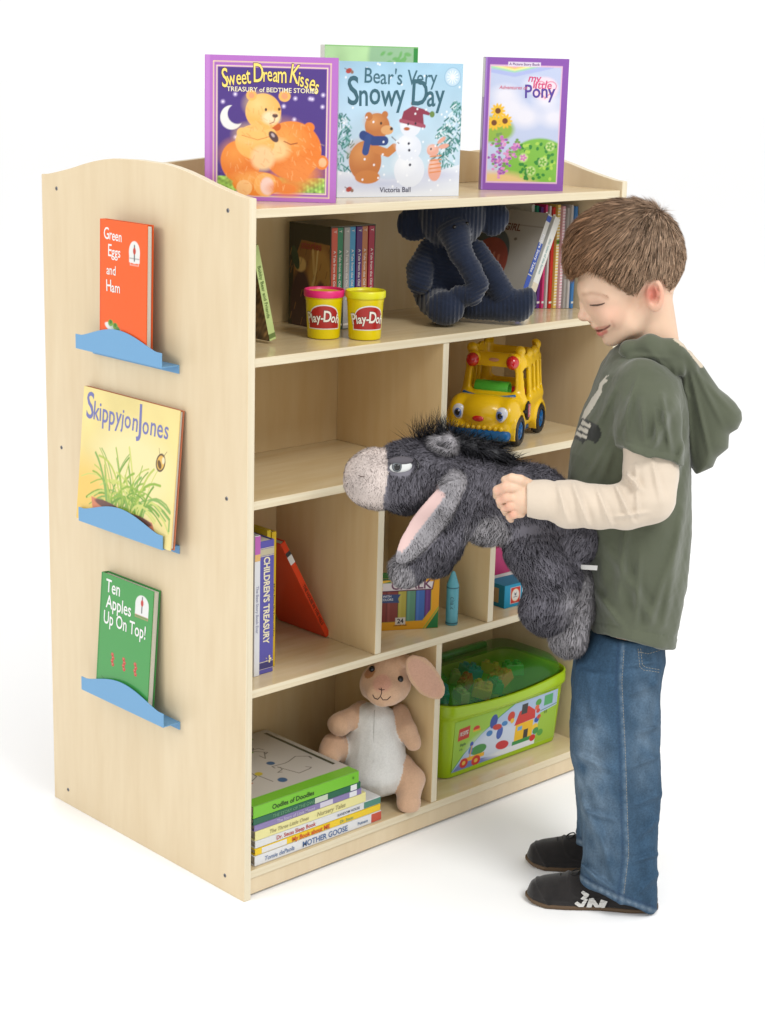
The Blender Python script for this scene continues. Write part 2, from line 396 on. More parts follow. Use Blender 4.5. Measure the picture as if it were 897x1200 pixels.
for x0, sx in ((0, -1), (W_ - T_, 1)):
    sp = edge_split(prism(side_poly, 0, x0, x0 + T_, .0012), 0, wd_side, wd_edgev, 'side_panel', case)
    xs = x0 if sx < 0 else x0 + T_
    for y in (.053, .537):
        for z in (1.179, .709, .031):
            VF = join(xf(lathe([(.0001, .0006), (.0034, .0006), (.0036, 0)], 20, False), (xs, y, z), (0, 1, 0), (0, 0, 1), (sx, 0, 0)))
            s = put('screw', VF, screw_m, sp, smooth=True, world=True)
            VF = xf(box(-.0022, .0022, -.0005, .0005, 0, .0009, 0), (xs, y, z), (0, .8, .6), (0, -.6, .8), (sx, 0, 0))
            VF2 = xf(box(-.0005, .0005, -.0022, .0022, 0, .0008, 0), (xs, y, z), (0, .8, .6), (0, -.6, .8), (sx, 0, 0))
            put('screw_slot', join(VF, VF2), hole_m, sp, world=True)
xi0, xi1 = T_ + .0002, W_ - T_ - .0002
for i, z in enumerate(ZT):
    edge_split(box(xi0, xi1, YF, D_ - YF, z - T_, z, .001), 2, wd_shelf, wd_edge, 'shelf', case)
for i in range(4):
    put('back_panel', box(xi0, xi1, YB, YB + .010, ZT[i+1] + .0002, ZT[i] - T_ - .0002, 0), wd_back, case, world=True)
for row, x in ((1, .4503), (2, .3025), (2, .5969), (3, .4606)):
    edge_split(box(x, x + T_, YF + .0015, YB - .0002, ZT[row+1] + .0002, ZT[row] - T_ - .0002, .0009), 0, wd_back, wd_edgev, 'divider', case)
    edge_split(box(x, x + T_, YB + .0105, D_ - YF - .0015, ZT[row+1] + .0002, ZT[row] - T_ - .0002, .0009), 0, wd_back, wd_edgev, 'divider', case)
for y in (YF + .004, D_ - YF - .019):
    put('kick_board', box(xi0, xi1, y, y + .015, .005, ZT[4] - T_ - .0004, .001), wd_side, case, world=True)
# blue ledges screwed to the side
blue_m = mat('blue powder coat', (120, 172, 214), rough=.45, spec=.35, bump=(900, .1, .0003))
for z0 in (.9115, .5985, .2765):
    y0, y1 = .180, .430
    ys = np.linspace(0, 1, 33); top = []
    for t in ys:
        k = max(0, math.sin(math.pi * min(1, max(0, (t - .06) / .88)))) ** 1.25
        top.append((y0 + (y1 - y0) * t, z0 + .0255 + .0225 * k))
    lip = prism([(y0, z0)] + top + [(y1, z0)], 0, -.0375, -.0355, .0004)
    lg = edge_split(lip, 0, blue_m, blue_m, 'book_ledge', case)
    put('ledge_plate', box(-.0354, -.0022, y0, y1, z0 + .0002, z0 + .0021, .0003), blue_m, lg, world=True)
    put('wall_flange', box(-.0021, -.0001, y0, y1, z0 - .0125, z0 + .002, .0003), blue_m, lg, world=True)
# ================================================================== books
paper_m = mat('book page edges', (232, 228, 215), rough=.9, wood=((3, 700, 3), (205, 198, 180)), spec=.1)
paper_h = mat('page edges of lying book', (225, 222, 212), rough=.9, wood=((3, 3, 700), (186, 178, 165)), spec=.1)
art_m = mat('printed glossy cover', (1, 1, 1), rough=.25, spec=.45, attr=True, coat=.2)
art_matt = mat('printed card', (1, 1, 1), rough=.5, spec=.35, attr=True)
def flat(c, rough=.3, spec=.45): return mat('print %02x%02x%02x' % tuple(int(round(v)) for v in c), c, rough=rough, spec=spec)
def frame(P, ux, up):
    ux = np.asarray(ux, float); ux = ux / np.linalg.norm(ux); up = np.asarray(up, float); up = up - ux * (up @ ux); up /= np.linalg.norm(up)
    iy = np.cross(up, ux); M = Matrix.Identity(4)
    for i in range(3):
        M[i][0], M[i][1], M[i][2], M[i][3] = ux[i], iy[i], up[i], P[i]
    return M
def cover_book(name, label, M, cv, t, spine_c, back_c, titles=(), group=None, spine_side='L', edge_c=None, spine_band=None):
    """hardback seen from its front; local x right, y into the book, z up; origin at the lower left of the front cover"""
    w, h = cv.w, cv.h; ct = .0020; o = thing(name, label, 'book', M=M, group=group)
    Vc, Fq, C = cv.mesh(); Vc = np.stack([Vc[:, 0], np.full(len(Vc), -.0001), Vc[:, 1]], 1)
    bv, bf = box(0, w, 0, ct, 0, h, .0005); n = len(Vc)
    ec = lin(edge_c if edge_c is not None else spine_c)
    fc = mesh_obj('front_cover', np.concatenate([Vc, bv]), [Fq] + [f + n for f in grp(bf)], art_m, o, col=np.concatenate([C, np.tile(ec, (len(bv), 1))]))
    sc = flat(spine_c); bc = flat(back_c)
    put('back_cover', box(0, w, t - ct, t, 0, h, .0005), bc, o)
    s0, s1 = ((-.0008, .0012) if spine_side == 'L' else (w - .0012, w + .0008))
    sp = put('spine', box(s0, s1, .0003, t - .0003, 0, h, .0009, 3), sc, o)
    if spine_band: put('spine_band', box(s0 - .0002, s1 + .0001, .0002, t - .0002, h * spine_band[0], h * spine_band[1], .0008), flat(spine_band[2]), sp)
    if t > .006: put('pages', box(.0014 if spine_side == 'L' else .003, w - (.003 if spine_side == 'L' else .0014), ct + .0001, t - ct - .0001, .003, h - .003, 0), paper_m, o)
    for i, (VF, c) in enumerate(titles):
        V = np.asarray(VF[0]); V3 = np.stack([V[:, 0], np.full(len(V), -.00035 - .00012 * i), V[:, 1]], 1)
        put('lettering', (V3, VF[1]), flat(c), fc)
    return o
# ---- orange book on the top ledge
def on_ledge(px_tl, px_tr, z0, xb, xt, zt):
    a, b = on(0, xt, *px_tl), on(0, xt, *px_tr); yl, yr = a[1], b[1]
    P = np.array([xb, yl, z0]); up = np.array([xt, yl, a[2]]) - P
    return P, up, yl - yr, np.linalg.norm(up)
P, up, w, h = on_ledge((117.5, 256), (172.8, 264), .9137, -.0345, -.030, 0)
c = Canvas(w, h, (255, 96, 0), .0011)
c.rect(0, .004, 0, h, (235, 84, 0))
c.ell(w*.74, h*.79, w*.115, h*.082, (240, 240, 235)).rect(w*.63, w*.85, h*.715, h*.79, (240, 240, 235)); c.frame(w*.65, w*.83, h*.695, h*.715, .0008, (240, 240, 235))
c.line([(w*.74, h*.84), (w*.74, h*.73)], .003, (60, 60, 60)); c.ell(w*.74, h*.80, .004, .006, (200, 60, 40)); c.line([(w*.64, h*.745), (w*.84, h*.745)], .0012, (110, 110, 110))
c.ell(w*.3, h*.20, w*.19, h*.032, (240, 240, 236), rot=-14); c.ell(w*.31, h*.209, w*.13, h*.018, (205, 215, 205), rot=-14)
for k, (x, y) in enumerate(((.24, .24), (.34, .222))): c.ell(w*x, h*y, w*.055, h*.025, (120, 165, 50)); c.ell(w*x, h*(y+.008), w*.028, h*.016, (60, 120, 30))
c.ell(w*.4, h*.205, w*.045, h*.016, (90, 140, 60), rot=-20)
c.line([(w*.55, h*.07), (w*.9, h*.045)], .0012, (60, 40, 20))
T = [(word('Green', .0245, .012, h*.855, .010, 0, 'LEFT', sx=.82, jit=.14, seed=1, alt=(1.15, 1, 1, 1, 1)), (248, 246, 240)), (word('Eggs', .0245, .024, h*.735, .008, 0, 'LEFT', sx=.86, alt=(1.2, 1, 1, 1), seed=2), (248, 246, 240)),
     (word('and', .0225, .020, h*.60, .010, 0, 'LEFT', sx=.85, jit=.1, seed=3), (248, 246, 240)), (word('Ham', .0245, .020, h*.475, .010, 0, 'LEFT', sx=.86, jit=.12, seed=4, alt=(1.15, 1, 1)), (248, 246, 240))]
cover_book('picture_book', 'orange hardback titled Green Eggs and Ham on the top blue ledge', frame(P, (0, -1, 0), up), c, .0135, (236, 96, 20), (228, 84, 12), T, 'books displayed on the blue ledges')
# ---- yellow book on the middle ledge
a, b = on(0, -.012, 101, 452.6), on(0, -.012, 213.8, 480.6); bl = on(0, -.0335, 89.7, 606)
P = np.array([-.0335, bl[1], .6008]); up = np.array([a[0], a[1], a[2]]) - P; w, h = a[1] - b[1], np.linalg.norm(up)
c = Canvas(w, h, (246, 226, 150), .0013)
c.noise(.05, 5, 1); c.ell(w*.55, h*.5, w*.38, h*.3, (250, 236, 175), soft=.05); c.ell(w*.1, h*.15, w*.3, h*.3, (248, 208, 110), soft=.06)
rg = np.random.default_rng(4)
for i in range(90):       # leafy grass bending out of the pot
    x0, y0 = w * (.30 + .4 * rg.random()), h * (.16 - .08 * rg.random()); s = rg.choice([-1, 1]); L = h * (.22 + .42 * rg.random()); k = rg.random() * 1.3
    t = np.linspace(0, 1, 9); px = x0 + s * L * (.25 * t + .65 * k * t ** 2.2) * .8; py = y0 + L * (t * 1.0 - .75 * k * t ** 2.4)
    px = np.clip(px, w*.03, w*.97)
    c.line(np.stack([px, py], 1), .0022 + .003 * rg.random(), [(150, 185, 70), (120, 165, 60), (190, 205, 95), (215, 220, 120), (140, 180, 90)][rg.integers(5)], .8)
c.poly([(w*.15, h*.20), (w*.80, h*.155), (w*.84, h*.08), (w*.78, h*.0), (w*.22, h*0), (w*.17, h*.12)], (226, 138, 100)); c.ell(w*.33, h*.17, w*.14, h*.028, (120, 80, 70), rot=-4); c.ell(w*.68, h*.145, w*.12, h*.026, (120, 84, 74), rot=-4)
c.poly([(w*.17, h*.12), (w*.84, h*.07), (w*.80, h*.0), (w*.2, 0)], (232, 150, 112))
for dx, dy in ((0, 0), (.0, .0)): c.ell(w*.845, h*.60, w*.058, h*.052, (90, 70, 50), rot=70)
c.ell(w*.845, h*.60, w*.046, h*.041, (240, 190, 90), rot=70); c.ell(w*.835, h*.585, .005, .008, (110, 80, 40), rot=30); c.ell(w*.87, h*.62, .004, .006, (250, 235, 190))
c.line([(w*.87, h*.65), (w*.9, h*.69)], .001, (90, 70, 50)); c.line([(w*.83, h*.66), (w*.82, h*.70)], .001, (90, 70, 50))
nm = 'SkippyjonJones'
T = [(word(nm, .050, w*.49, h*.775, .008, 0, 'CENTER', sx=.80, jit=.10, seed=6, alt=(1.35, .95, .95, 1.0, 1.0, .95, .9, .9, .95, 1.4, .9, .95, .95, .9)), (126, 128, 186))]
cover_book('picture_book', 'yellow picture book titled SkippyjonJones leaning on the middle blue ledge', frame(P, (0, -1, 0), up), c, .0095, (214, 132, 92), (206, 120, 84), T, 'books displayed on the blue ledges', edge_c=(240, 214, 140))
# ---- green book on the bottom ledge
P, up, w, h = on_ledge((119.5, 669.8), (180.5, 695), .2788, -.0345, -.017, 0)
c = Canvas(w, h, (70, 160, 78), .0011)
c.rect(0, .005, 0, h, (58, 146, 66)); c.ell(w*.80, h*.86, w*.125, h*.075, (238, 238, 235)).rect(w*.675, w*.925, h*.775, h*.86, (238, 238, 235))
c.line([(w*.8, h*.92), (w*.8, h*.80)], .003, (90, 90, 90)); c.ell(w*.8, h*.875, .004, .006, (200, 60, 50)); c.frame(w*.68, w*.92, h*.755, h*.775, .001, (220, 130, 120))
c.line([(w*.1, h*.17), (w*.3, h*.12), (w*.6, h*.08), (w*.92, h*.05)], .001, (40, 90, 40))
for x in (.3, .52, .74):     # little stacks of apples
    for k in range(4): c.ell(w*(x + .008 * (-1) ** k), h*(.30 + k * .026), .0042, .0036, (196, 60, 44)); c.ell(w*(x + .008 * (-1) ** k) - .001, h*(.303 + k * .026), .0014, .001, (240, 150, 130))
T = [(word('Ten', .034, .016, h*.86, .012, 0, 'LEFT', sx=.82), (248, 248, 244)), (word('Apples', .034, .019, h*.735, .012, 0, 'LEFT', sx=.82), (248, 248, 244)), (word('Up On Top!', .034, .013, h*.605, .012, 0, 'LEFT', sx=.76), (248, 248, 244))]
cover_book('picture_book', 'green hardback titled Ten Apples Up On Top! on the lowest blue ledge', frame(P, (0, -1, 0), up), c, .0155, (66, 152, 72), (56, 140, 62), T, 'books displayed on the blue ledges')
# ---- books standing on the top board
def stand(bl, br, top, z=ZT[0], dz=.0003):
    p0, p1 = on(2, z + dz, *bl), on(2, z + dz, *br); ux = p1 - p0; w = np.linalg.norm(ux); ux /= w; n = np.cross(UP, ux)
    d = ray(*top); t = ((p0 - CAM) @ n) / (d @ n); return p0, ux, w, (CAM + d * t)[2] - z
P, ux, w, h = stand((240.5, 233.7), (393.5, 238), (395, 68))
c = Canvas(w, h, (184, 112, 196), .0012)
W = lambda x: x * w
H = lambda y: y * h
c.rect(0, W(.035), 0, h, (196, 130, 206)); c.frame(W(.06), W(.95), H(.03), H(.96), .0014, (246, 226, 160)); c.frame(W(.075), W(.935), H(.045), H(.945), .001, (150, 90, 165))
c.frame(W(.085), W(.925), H(.055), H(.93), .0014, (250, 236, 190)); c.rect(W(.095), W(.915), H(.065), H(.92), (78, 52, 132))
m = (c.X > W(.095)) & (c.X < W(.915)) & (c.Y > H(.065)) & (c.Y < H(.2))
c.rect(W(.095), W(.915), H(.065), H(.17), (150, 190, 90)); c.noise(.35, 60, 5, m)
rg = np.random.default_rng(9)
for i in range(22):
    x, y = W(.13 + .77 * rg.random()), H(.35 + .4 * rg.random()); c.ell(x, y, .0032, .0032, (210, 190, 235), soft=.003, a=.8); c.ell(x, y, .0012, .0012, (255, 250, 255))
c.ell(W(.20), H(.575), W(.085), W(.09), (240, 236, 232)); c.ell(W(.245), H(.60), W(.075), W(.075), (78, 52, 132))
bo, bl_, bd = (236, 128, 40), (250, 186, 96), (205, 92, 24)
c.shade(W(.27), H(.27), W(.15), H(.15), bo, (248, 160, 70), 20)               # big bear's back
c.shade(W(.66), H(.36), W(.225), H(.20), bo, (250, 172, 84), -8); c.ell(W(.89), H(.28), W(.05), H(.05), bo); c.ell(W(.895), H(.28), W(.03), H(.032), (245, 190, 140))
c.ell(W(.54), H(.52), W(.035), H(.03), bd); c.ell(W(.79), H(.52), W(.04), H(.035), bo)
c.ell(W(.55), H(.36), W(.085), H(.075), (252, 205, 140), soft=.012); c.ell(W(.70), H(.2), W(.17), H(.09), (240, 140, 60), soft=.02)
c.shade(W(.44), H(.62), W(.135), H(.125), bl_, (253, 214, 140)); c.ell(W(.35), H(.73), W(.04), H(.036), bl_); c.ell(W(.35), H(.73), W(.022), H(.02), (240, 160, 110)); c.ell(W(.60), H(.73), W(.045), H(.038), bl_); c.ell(W(.60), H(.73), W(.025), H(.022), (240, 160, 110))
c.ell(W(.50), H(.58), W(.065), H(.045), (254, 226, 180), soft=.006); c.ell(W(.53), H(.595), W(.022), H(.014), (90, 62, 60)); c.line([(W(.53), H(.58)), (W(.52), H(.55)), (W(.49), H(.54))], .0012, (120, 70, 50))
c.ell(W(.46), H(.635), .002, .0026, (60, 36, 30)); c.ell(W(.56), H(.64), .002, .0026, (60, 36, 30))
c.shade(W(.38), H(.41), W(.15), H(.12), bl_, (253, 210, 136)); c.ell(W(.44), H(.30), W(.09), H(.085), (252, 206, 150), soft=.008)
c.line([(W(.28), H(.47)), (W(.40), H(.44)), (W(.50), H(.47))], .017, (252, 196, 110)); c.line([(W(.28), H(.455)), (W(.40), H(.425)), (W(.49), H(.45))], .0012, (214, 130, 60))
c.ell(W(.52), H(.45), W(.028), H(.045), (88, 60, 62), rot=40); c.ell(W(.515), H(.46), W(.01), H(.016), (200, 180, 180), rot=40)
c.line([(W(.60), H(.42)), (W(.65), H(.40)), (W(.70), H(.41))], .0016, (150, 70, 24))
c.shade(W(.40), H(.12), W(.19), H(.085), (240, 140, 50), (250, 176, 90)); c.ell(W(.46), H(.115), W(.085), H(.082), (252, 180, 96)); c.ell(W(.475), H(.105), W(.052), H(.062), (250, 214, 200), soft=.003)
c.ell(W(.30), H(.09), W(.06), H(.055), (252, 196, 130)); c.ell(W(.62), H(.09), W(.12), H(.05), (238, 132, 48), soft=.01)
for i in range(260):      # brushed fur strokes
    x, y = W(.15 + .75 * rg.random()), H(.07 + .6 * rg.random()); j, i2 = int(x / c.px), int(y / c.px)
    q = c.C[min(i2, c.ny - 1), min(j, c.nx - 1)]
    if q[0] > .6 and q[2] < .35: a = rg.random() * 2 - 2; c.line([(x, y), (x + .007 * math.cos(a), y + .007 * math.sin(a))], .0012, (225, 110, 30) if rg.random() < .5 else (255, 215, 150), .35)
arc = lambda t: (-.004 + .010 * math.sin(math.pi * t) - .012 * max(0, t - .75) * 3, (.5 - t) * .25)
T1 = word('Sweet Dream Kisses', .0330, W(.50), H(.80), .030, 0, 'CENTER', sx=.565, path=arc, jit=.16, seed=3, alt=(1.3, 1, 1, 1, 1.15, 1))
T2 = word('Sweet Dream Kisses', .0330, W(.50), H(.80), .008, 0, 'CENTER', sx=.565, path=arc, jit=.16, seed=3, alt=(1.3, 1, 1, 1, 1.15, 1))
T3 = word('TREASURY of BEDTIME STORIES', .0105, W(.505), H(.755), .01)
cover_book('picture_book', 'purple picture book titled Sweet Dream Kisses with two golden bears', frame(P, ux, UP), c, .016, (190, 120, 202), (170, 100, 184), [(T1, (70, 40, 60)), (T2, (250, 226, 120)), (T3, (250, 238, 200))], 'picture books standing on the top board')
# ---- snowy day
P, ux, w, h = stand((395, 231.5), (537.5, 229.5), (542, 75))
c = Canvas(w, h, (176, 212, 230), .0012)
W = lambda x: x * w
H = lambda y: y * h
c.grad(0, h, (214, 230, 240), (168, 208, 230)); c.noise(.06, 6, 2)
rg = np.random.default_rng(5)
for cx_, top, s in ((.03, .62, 1), (.95, .72, 1), (.86, .55, .8)):
    for k in range(150):
        t = rg.random(); y = top - t * .42; x = cx_ + (rg.random() - .5) * (.06 + .26 * t) * s
        c.line([(W(x), H(y)), (W(x) + (rg.random() - .5) * .02, H(y) - .006)], .0028, [(70, 140, 130), (48, 116, 112), (140, 190, 190), (226, 240, 246)][rg.integers(4)], .8)
c.poly([(0, 0), (0, H(.20)), (W(.15), H(.17)), (W(.4), H(.13)), (W(.7), H(.16)), (w, H(.24)), (w, 0)], (236, 240, 246)); c.ell(W(.35), H(.10), W(.4), H(.05), (206, 212, 232), soft=.02); c.ell(W(.8), H(.16), W(.2), H(.04), (210, 214, 232), soft=.012)
br = (196, 120, 60)
c.shade(W(.22), H(.27), W(.13), H(.15), br, (222, 152, 84)); c.ell(W(.24), H(.15), W(.10), H(.05), (206, 130, 66)); c.shade(W(.31), H(.53), W(.10), H(.095), br, (224, 156, 92)); c.ell(W(.24), H(.60), W(.03), H(.032), br); c.ell(W(.37), H(.615), W(.025), H(.026), br); c.ell(W(.39), H(.50), W(.05), H(.035), (228, 170, 110)); c.ell(W(.425), H(.51), W(.012), H(.012), (60, 40, 36)); c.ell(W(.34), H(.55), .002, .0025, (40, 30, 30))
c.line([(W(.30), H(.36)), (W(.40), H(.33)), (W(.45), H(.37))], .014, (206, 130, 66)); c.line([(W(.20), H(.46)), (W(.28), H(.42)), (W(.37), H(.42))], .016, (40, 66, 130)); c.line([(W(.24), H(.44)), (W(.22), H(.34))], .013, (48, 76, 140))
c.shade(W(.58), H(.20), W(.125), H(.13), (232, 236, 244), (250, 252, 254)); c.shade(W(.57), H(.37), W(.105), H(.10), (232, 237, 246), (251, 252, 255)); c.shade(W(.58), H(.53), W(.085), H(.08), (236, 240, 248), (252, 253, 255))
c.poly([(W(.50), H(.57)), (W(.52), H(.64)), (W(.59), H(.68)), (W(.68), H(.66)), (W(.74), H(.63)), (W(.73), H(.61)), (W(.68), H(.62)), (W(.69), H(.54)), (W(.60), H(.56))], (146, 52, 74)); c.line([(W(.50), H(.57)), (W(.6), H(.55)), (W(.69), H(.53))], .007, (170, 80, 100)); c.ell(W(.755), H(.62), .005, .0055, (110, 140, 70))
for x, y in ((.57, .40), (.575, .35), (.585, .24)): c.ell(W(x), H(y), .0024, .0024, (40, 40, 60))
c.ell(W(.56), H(.545), .0018, .0022, (30, 30, 40)); c.ell(W(.62), H(.55), .0018, .0022, (30, 30, 40)); c.ell(W(.55), H(.51), .006, .003, (190, 100, 50)); c.line([(W(.49), H(.40)), (W(.43), H(.45))], .0014, (90, 70, 60))
pk = (236, 172, 150)
c.shade(W(.79), H(.20), W(.055), H(.085), pk, (246, 200, 180)); c.shade(W(.77), H(.35), W(.05), H(.045), pk, (248, 206, 190)); c.ell(W(.86), H(.38), W(.045), H(.018), pk, rot=10); c.ell(W(.84), H(.425), W(.04), H(.016), pk, rot=35); c.ell(W(.755), H(.36), .0016, .002, (40, 30, 40))
for k in range(5): c.line([(W(.75), H(.18 + .03 * k)), (W(.84), H(.19 + .03 * k))], .0022, (228, 140, 80))
for x, y in ((.075, .93), (.095, .06)): c.ell(W(x), H(y), .006, .0042, (186, 66, 54), rot=20); c.ell(W(x) + .006, H(y) - .002, .003, .003, (150, 110, 90)); c.line([(W(x) - .008, H(y) + .004), (W(x), H(y))], .0014, (120, 80, 60))
c.ell(W(.595), H(.70), .004, .003, (180, 130, 90))
c.ell(W(.915), H(.90), .0165, .0165, (150, 190, 216)); c.ell(W(.915), H(.90), .015, .015, (200, 224, 238))
for k in range(6): a = k * math.pi / 6; c.line([(W(.915) - .011 * math.cos(a), H(.9) - .011 * math.sin(a)), (W(.915) + .011 * math.cos(a), H(.9) + .011 * math.sin(a))], .0014, (250, 252, 255))
for i in range(60): x, y = w * rg.random(), h * rg.random(); c.ell(x, y, .0018, .0018, (250, 252, 255), soft=.0015)
up1 = lambda t: (.004 * math.sin(math.pi * t) + .006 * t, .06)
T = [(word("Bear's Very", .036, W(.50), H(.84), .006, 0, 'CENTER', sx=.86, jit=.16, seed=8), (66, 110, 124)), (word('Snowy Day', .054, W(.48), H(.685), .012, 0, 'CENTER', sx=.76, jit=.12, seed=21, alt=(1.25, 1, 1, 1, 1, 1, 1.15, 1, 1)), (60, 104, 118)), (word('Victoria Ball', .0125, W(.47), H(.035), .01), (90, 90, 110))]
cover_book('picture_book', "pale blue picture book titled Bear's Very Snowy Day with bear and snowman", frame(P, ux, UP), c, .010, (214, 226, 236), (200, 214, 226), T, 'picture books standing on the top board')
# ---- purple framed book at the right
P, ux, w, h = stand((563.5, 222.2), (659.6, 224), (664.5, 69.3))
c = Canvas(w, h, (142, 84, 176), .0011)
W = lambda x: x * w
H = lambda y: y * h
c.rect(0, W(.02), 0, h, (170, 130, 205)); c.rect(W(.055), W(.925), H(.055), H(.945), (232, 190, 215)); x0, x1, y0, y1 = W(.068), W(.912), H(.065), H(.935)
m = (c.X > x0) & (c.X < x1) & (c.Y > y0) & (c.Y < y1); keep = c.C.copy()
c.C = np.where(m[..., None], lin((198, 208, 236)), c.C)
def clipm(): c.C[~m] = keep[~m]
for k, (q, r_) in enumerate((((240, 170, 190), .20), ((246, 206, 130), .17), ((236, 240, 160), .14), ((170, 220, 190), .11), ((180, 190, 236), .08))): c.line([(W(.0), H(.86 + r_ * .6)), (W(.35), H(.84 + r_ * .4)), (W(.8), H(.90 + r_ * .5))], .008, q, .7)
for x, y, r_ in ((.25, .72, .16), (.75, .68, .14), (.6, .80, .12), (.3, .62, .2), (.85, .56, .16), (.5, .56, .18)): c.ell(W(x), H(y), W(r_), H(r_ * .45), (238, 236, 246), soft=.014, a=.8)
c.ell(W(.7), H(.12), W(.45), H(.28), (132, 192, 74), soft=.004); c.ell(W(.12), H(.46), W(.25), H(.10), (150, 186, 70), soft=.006)
c.ell(W(.15), H(.03), W(.5), H(.11), (236, 200, 140), soft=.012)
rg = np.random.default_rng(12)
for i in range(70):
    x, y = .45 + .45 * rg.random(), .09 + .27 * rg.random()
    c.ell(W(x), H(y), .0035, .0028, (60, 140, 60) if i % 3 else (180, 220, 90), rot=rg.random() * 180, soft=.0012)
for x, y in ((.17, .60), (.26, .525), (.13, .51)):
    for k in range(11): a = k * 2 * math.pi / 11; c.ell(W(x) + .0085 * math.cos(a), H(y) + .0085 * math.sin(a), .0055, .0025, (246, 196, 50), rot=math.degrees(a))
    c.ell(W(x), H(y), .0052, .0052, (120, 70, 30))
for x, y in ((.74, .22), (.50, .25), (.82, .34), (.6, .15)):
    c.ell(W(x), H(y), .008, .008, (226, 240, 170), soft=.004, a=.8)
    for k in range(5): a = k * 1.257; c.ell(W(x) + .004 * math.cos(a), H(y) + .004 * math.sin(a), .003, .0022, (214, 130, 190) if x < .6 else (120, 180, 70), rot=math.degrees(a))
for i in range(5):            # flower bushes
    x, y = (.2, .30, .4, .25, .15)[i], (.36, .25, .33, .17, .22)[i]
    for k in range(26): c.ell(W(x) + rg.normal() * .006, H(y) + rg.normal() * .008, .003, .0024, [(200, 120, 190), (160, 90, 180), (228, 150, 200), (120, 160, 80)][rg.integers(4)])
c.ell(W(.72), H(.775), W(.16), H(.085), (250, 225, 236), soft=.006); t_ = np.linspace(0, 2 * math.pi, 30); c.line(np.stack([W(.73) + W(.13) * np.sin(t_) ** 3, H(.775) + H(.072) * (13 * np.cos(t_) - 5 * np.cos(2 * t_) - 2 * np.cos(3 * t_) - np.cos(4 * t_)) / 16], 1), .0015, (226, 110, 150))
clipm()
c.rect(W(.27), W(.66), H(.935), H(.968), (236, 224, 240))
T = [(word('my', .020, W(.60), H(.825), .012, .2, 'CENTER', jit=.2, seed=2), (222, 80, 130)), (word('little', .020, W(.70), H(.775), .010, .1, 'CENTER', jit=.12, seed=5), (222, 80, 130)), (word('Pony', .034, W(.68), H(.705), .014, 0, 'CENTER', sx=.85, jit=.1, seed=9), (92, 70, 160)), (word('A Picture Story Book', .0065, W(.465), H(.9435), .008), (130, 90, 150)), (word('Adventures of', .009, W(.34), H(.765), .006, .2), (226, 120, 150))]
cover_book('storybook', 'tall purple storybook with flowery garden cover at the right end of the top board', frame(P, ux, UP), c, .024, (128, 92, 142), (130, 74, 160), T, 'picture books standing on the top board', edge_c=(142, 84, 176), spine_band=(.7, .995, (188, 186, 184)))
# ---- pale green book behind
Pa, Pb = on(1, .235, 381, 52), on(1, .205, 490.5, 53); P = np.array([Pa[0], Pa[1], ZT[0] + .0003]); ux = np.array([Pb[0] - Pa[0], Pb[1] - Pa[1], 0]); w = np.linalg.norm(ux); h = Pa[2] - P[2]
c = Canvas(w, h, (186, 226, 166), .0015); c.noise(.08, 5, 3); c.ell(w*.72, h*.9, w*.26, h*.3, (160, 204, 160), soft=.01); c.rect(w*.95, w, 0, h, (44, 148, 62)); c.rect(0, w, h - .002, h, (140, 205, 120))
for i in range(30): c.ell(w * (.6 + .3 * rg.random()), h * (.80 + .15 * rg.random()), .006, .003, (120, 190, 110), rot=rg.random() * 90, soft=.002)
cover_book('picture_book', "pale green book with dark green spine edge behind Bear's Very Snowy Day", frame(P, ux, UP), c, .014, (222, 222, 214), (44, 148, 62), (), 'picture books standing on the top board', edge_c=(150, 210, 130))
# ================================================================== shelf edges: arched board between the side panels on top
ar = [(xi0, ZT[0] + .0002)] + [(xi0 + (xi1 - xi0) * t, 1.2365 + .026 * math.sin(math.pi * t) ** 1.3) for t in np.linspace(0, 1, 41)] + [(xi1, ZT[0] + .0002)]
edge_split(prism(ar, 1, YB, YB + .012, .0008), 1, wd_back, wd_edge, 'top_divider', case)
# ================================================================== spine-out books
def spine_book(name, label, M, t, d, h, col, group=None, texts=(), pages=True, left=None, bands=(), board=.0018, cat='book', lefttexts=(), roundness=.0006):
    """local x thickness, y depth (spine at y=0), z height"""
    o = thing(name, label, cat, M=M, group=group); m = flat(col)
    if left is None: put('front_cover', box(0, board, .0006, d, 0, h, .0004), m, o)
    else:
        Vc, Fq, C = left.mesh(); Vc = np.stack([np.full(len(Vc), -.0001), d - Vc[:, 0], Vc[:, 1]], 1); bv, bf = box(0, board, .0006, d, 0, h, .0004); n = len(Vc)
        mesh_obj('front_cover', np.concatenate([Vc, bv]), [Fq] + [f + n for f in grp(bf)], art_m, o, col=np.concatenate([C, np.tile(lin(col), (len(bv), 1))]))
    put('back_cover', box(t - board, t, .0006, d, 0, h, .0004), m, o)
    sp = put('spine', box(0.0001, t - .0001, 0, .0016, .0001, h - .0001, roundness, 3), m, o)
    if pages: put('pages', box(board + .0001, t - board - .0001, .0017, d - .003, .0025, h - .0025, 0), paper_m, o)
    for z0, z1, c in bands: put('spine_band', box(.0002, t - .0002, -.0003, .0006, z0, z1, .0001), flat(c), sp)
    for i, (s, size, z, c, *k) in enumerate(texts):
        kw = k[0] if k else {}; V, Fl = word(s, size, 0, 0, kw.get('bold', .01), 0, kw.get('align', 'CENTER'), sx=kw.get('sx', 1))
        V3 = np.stack([t / 2 + (V[:, 1] - size * .36), np.full(len(V), -.0006 - .0001 * i), z - V[:, 0]], 1)
        put('lettering', (V3, Fl), flat(c), sp)
    return o
def upr(x, y, z, tilt=0):
    """placement of a spine-out book; tilt leans it about its depth axis (deg, positive leans right)"""
    return Matrix.Translation(Vector((x, y, z))) @ Matrix.Rotation(math.radians(tilt), 4, 'Y')
g1 = 'thin books standing in a row at the right of the upper shelf'
z1 = ZT[1] + .0004
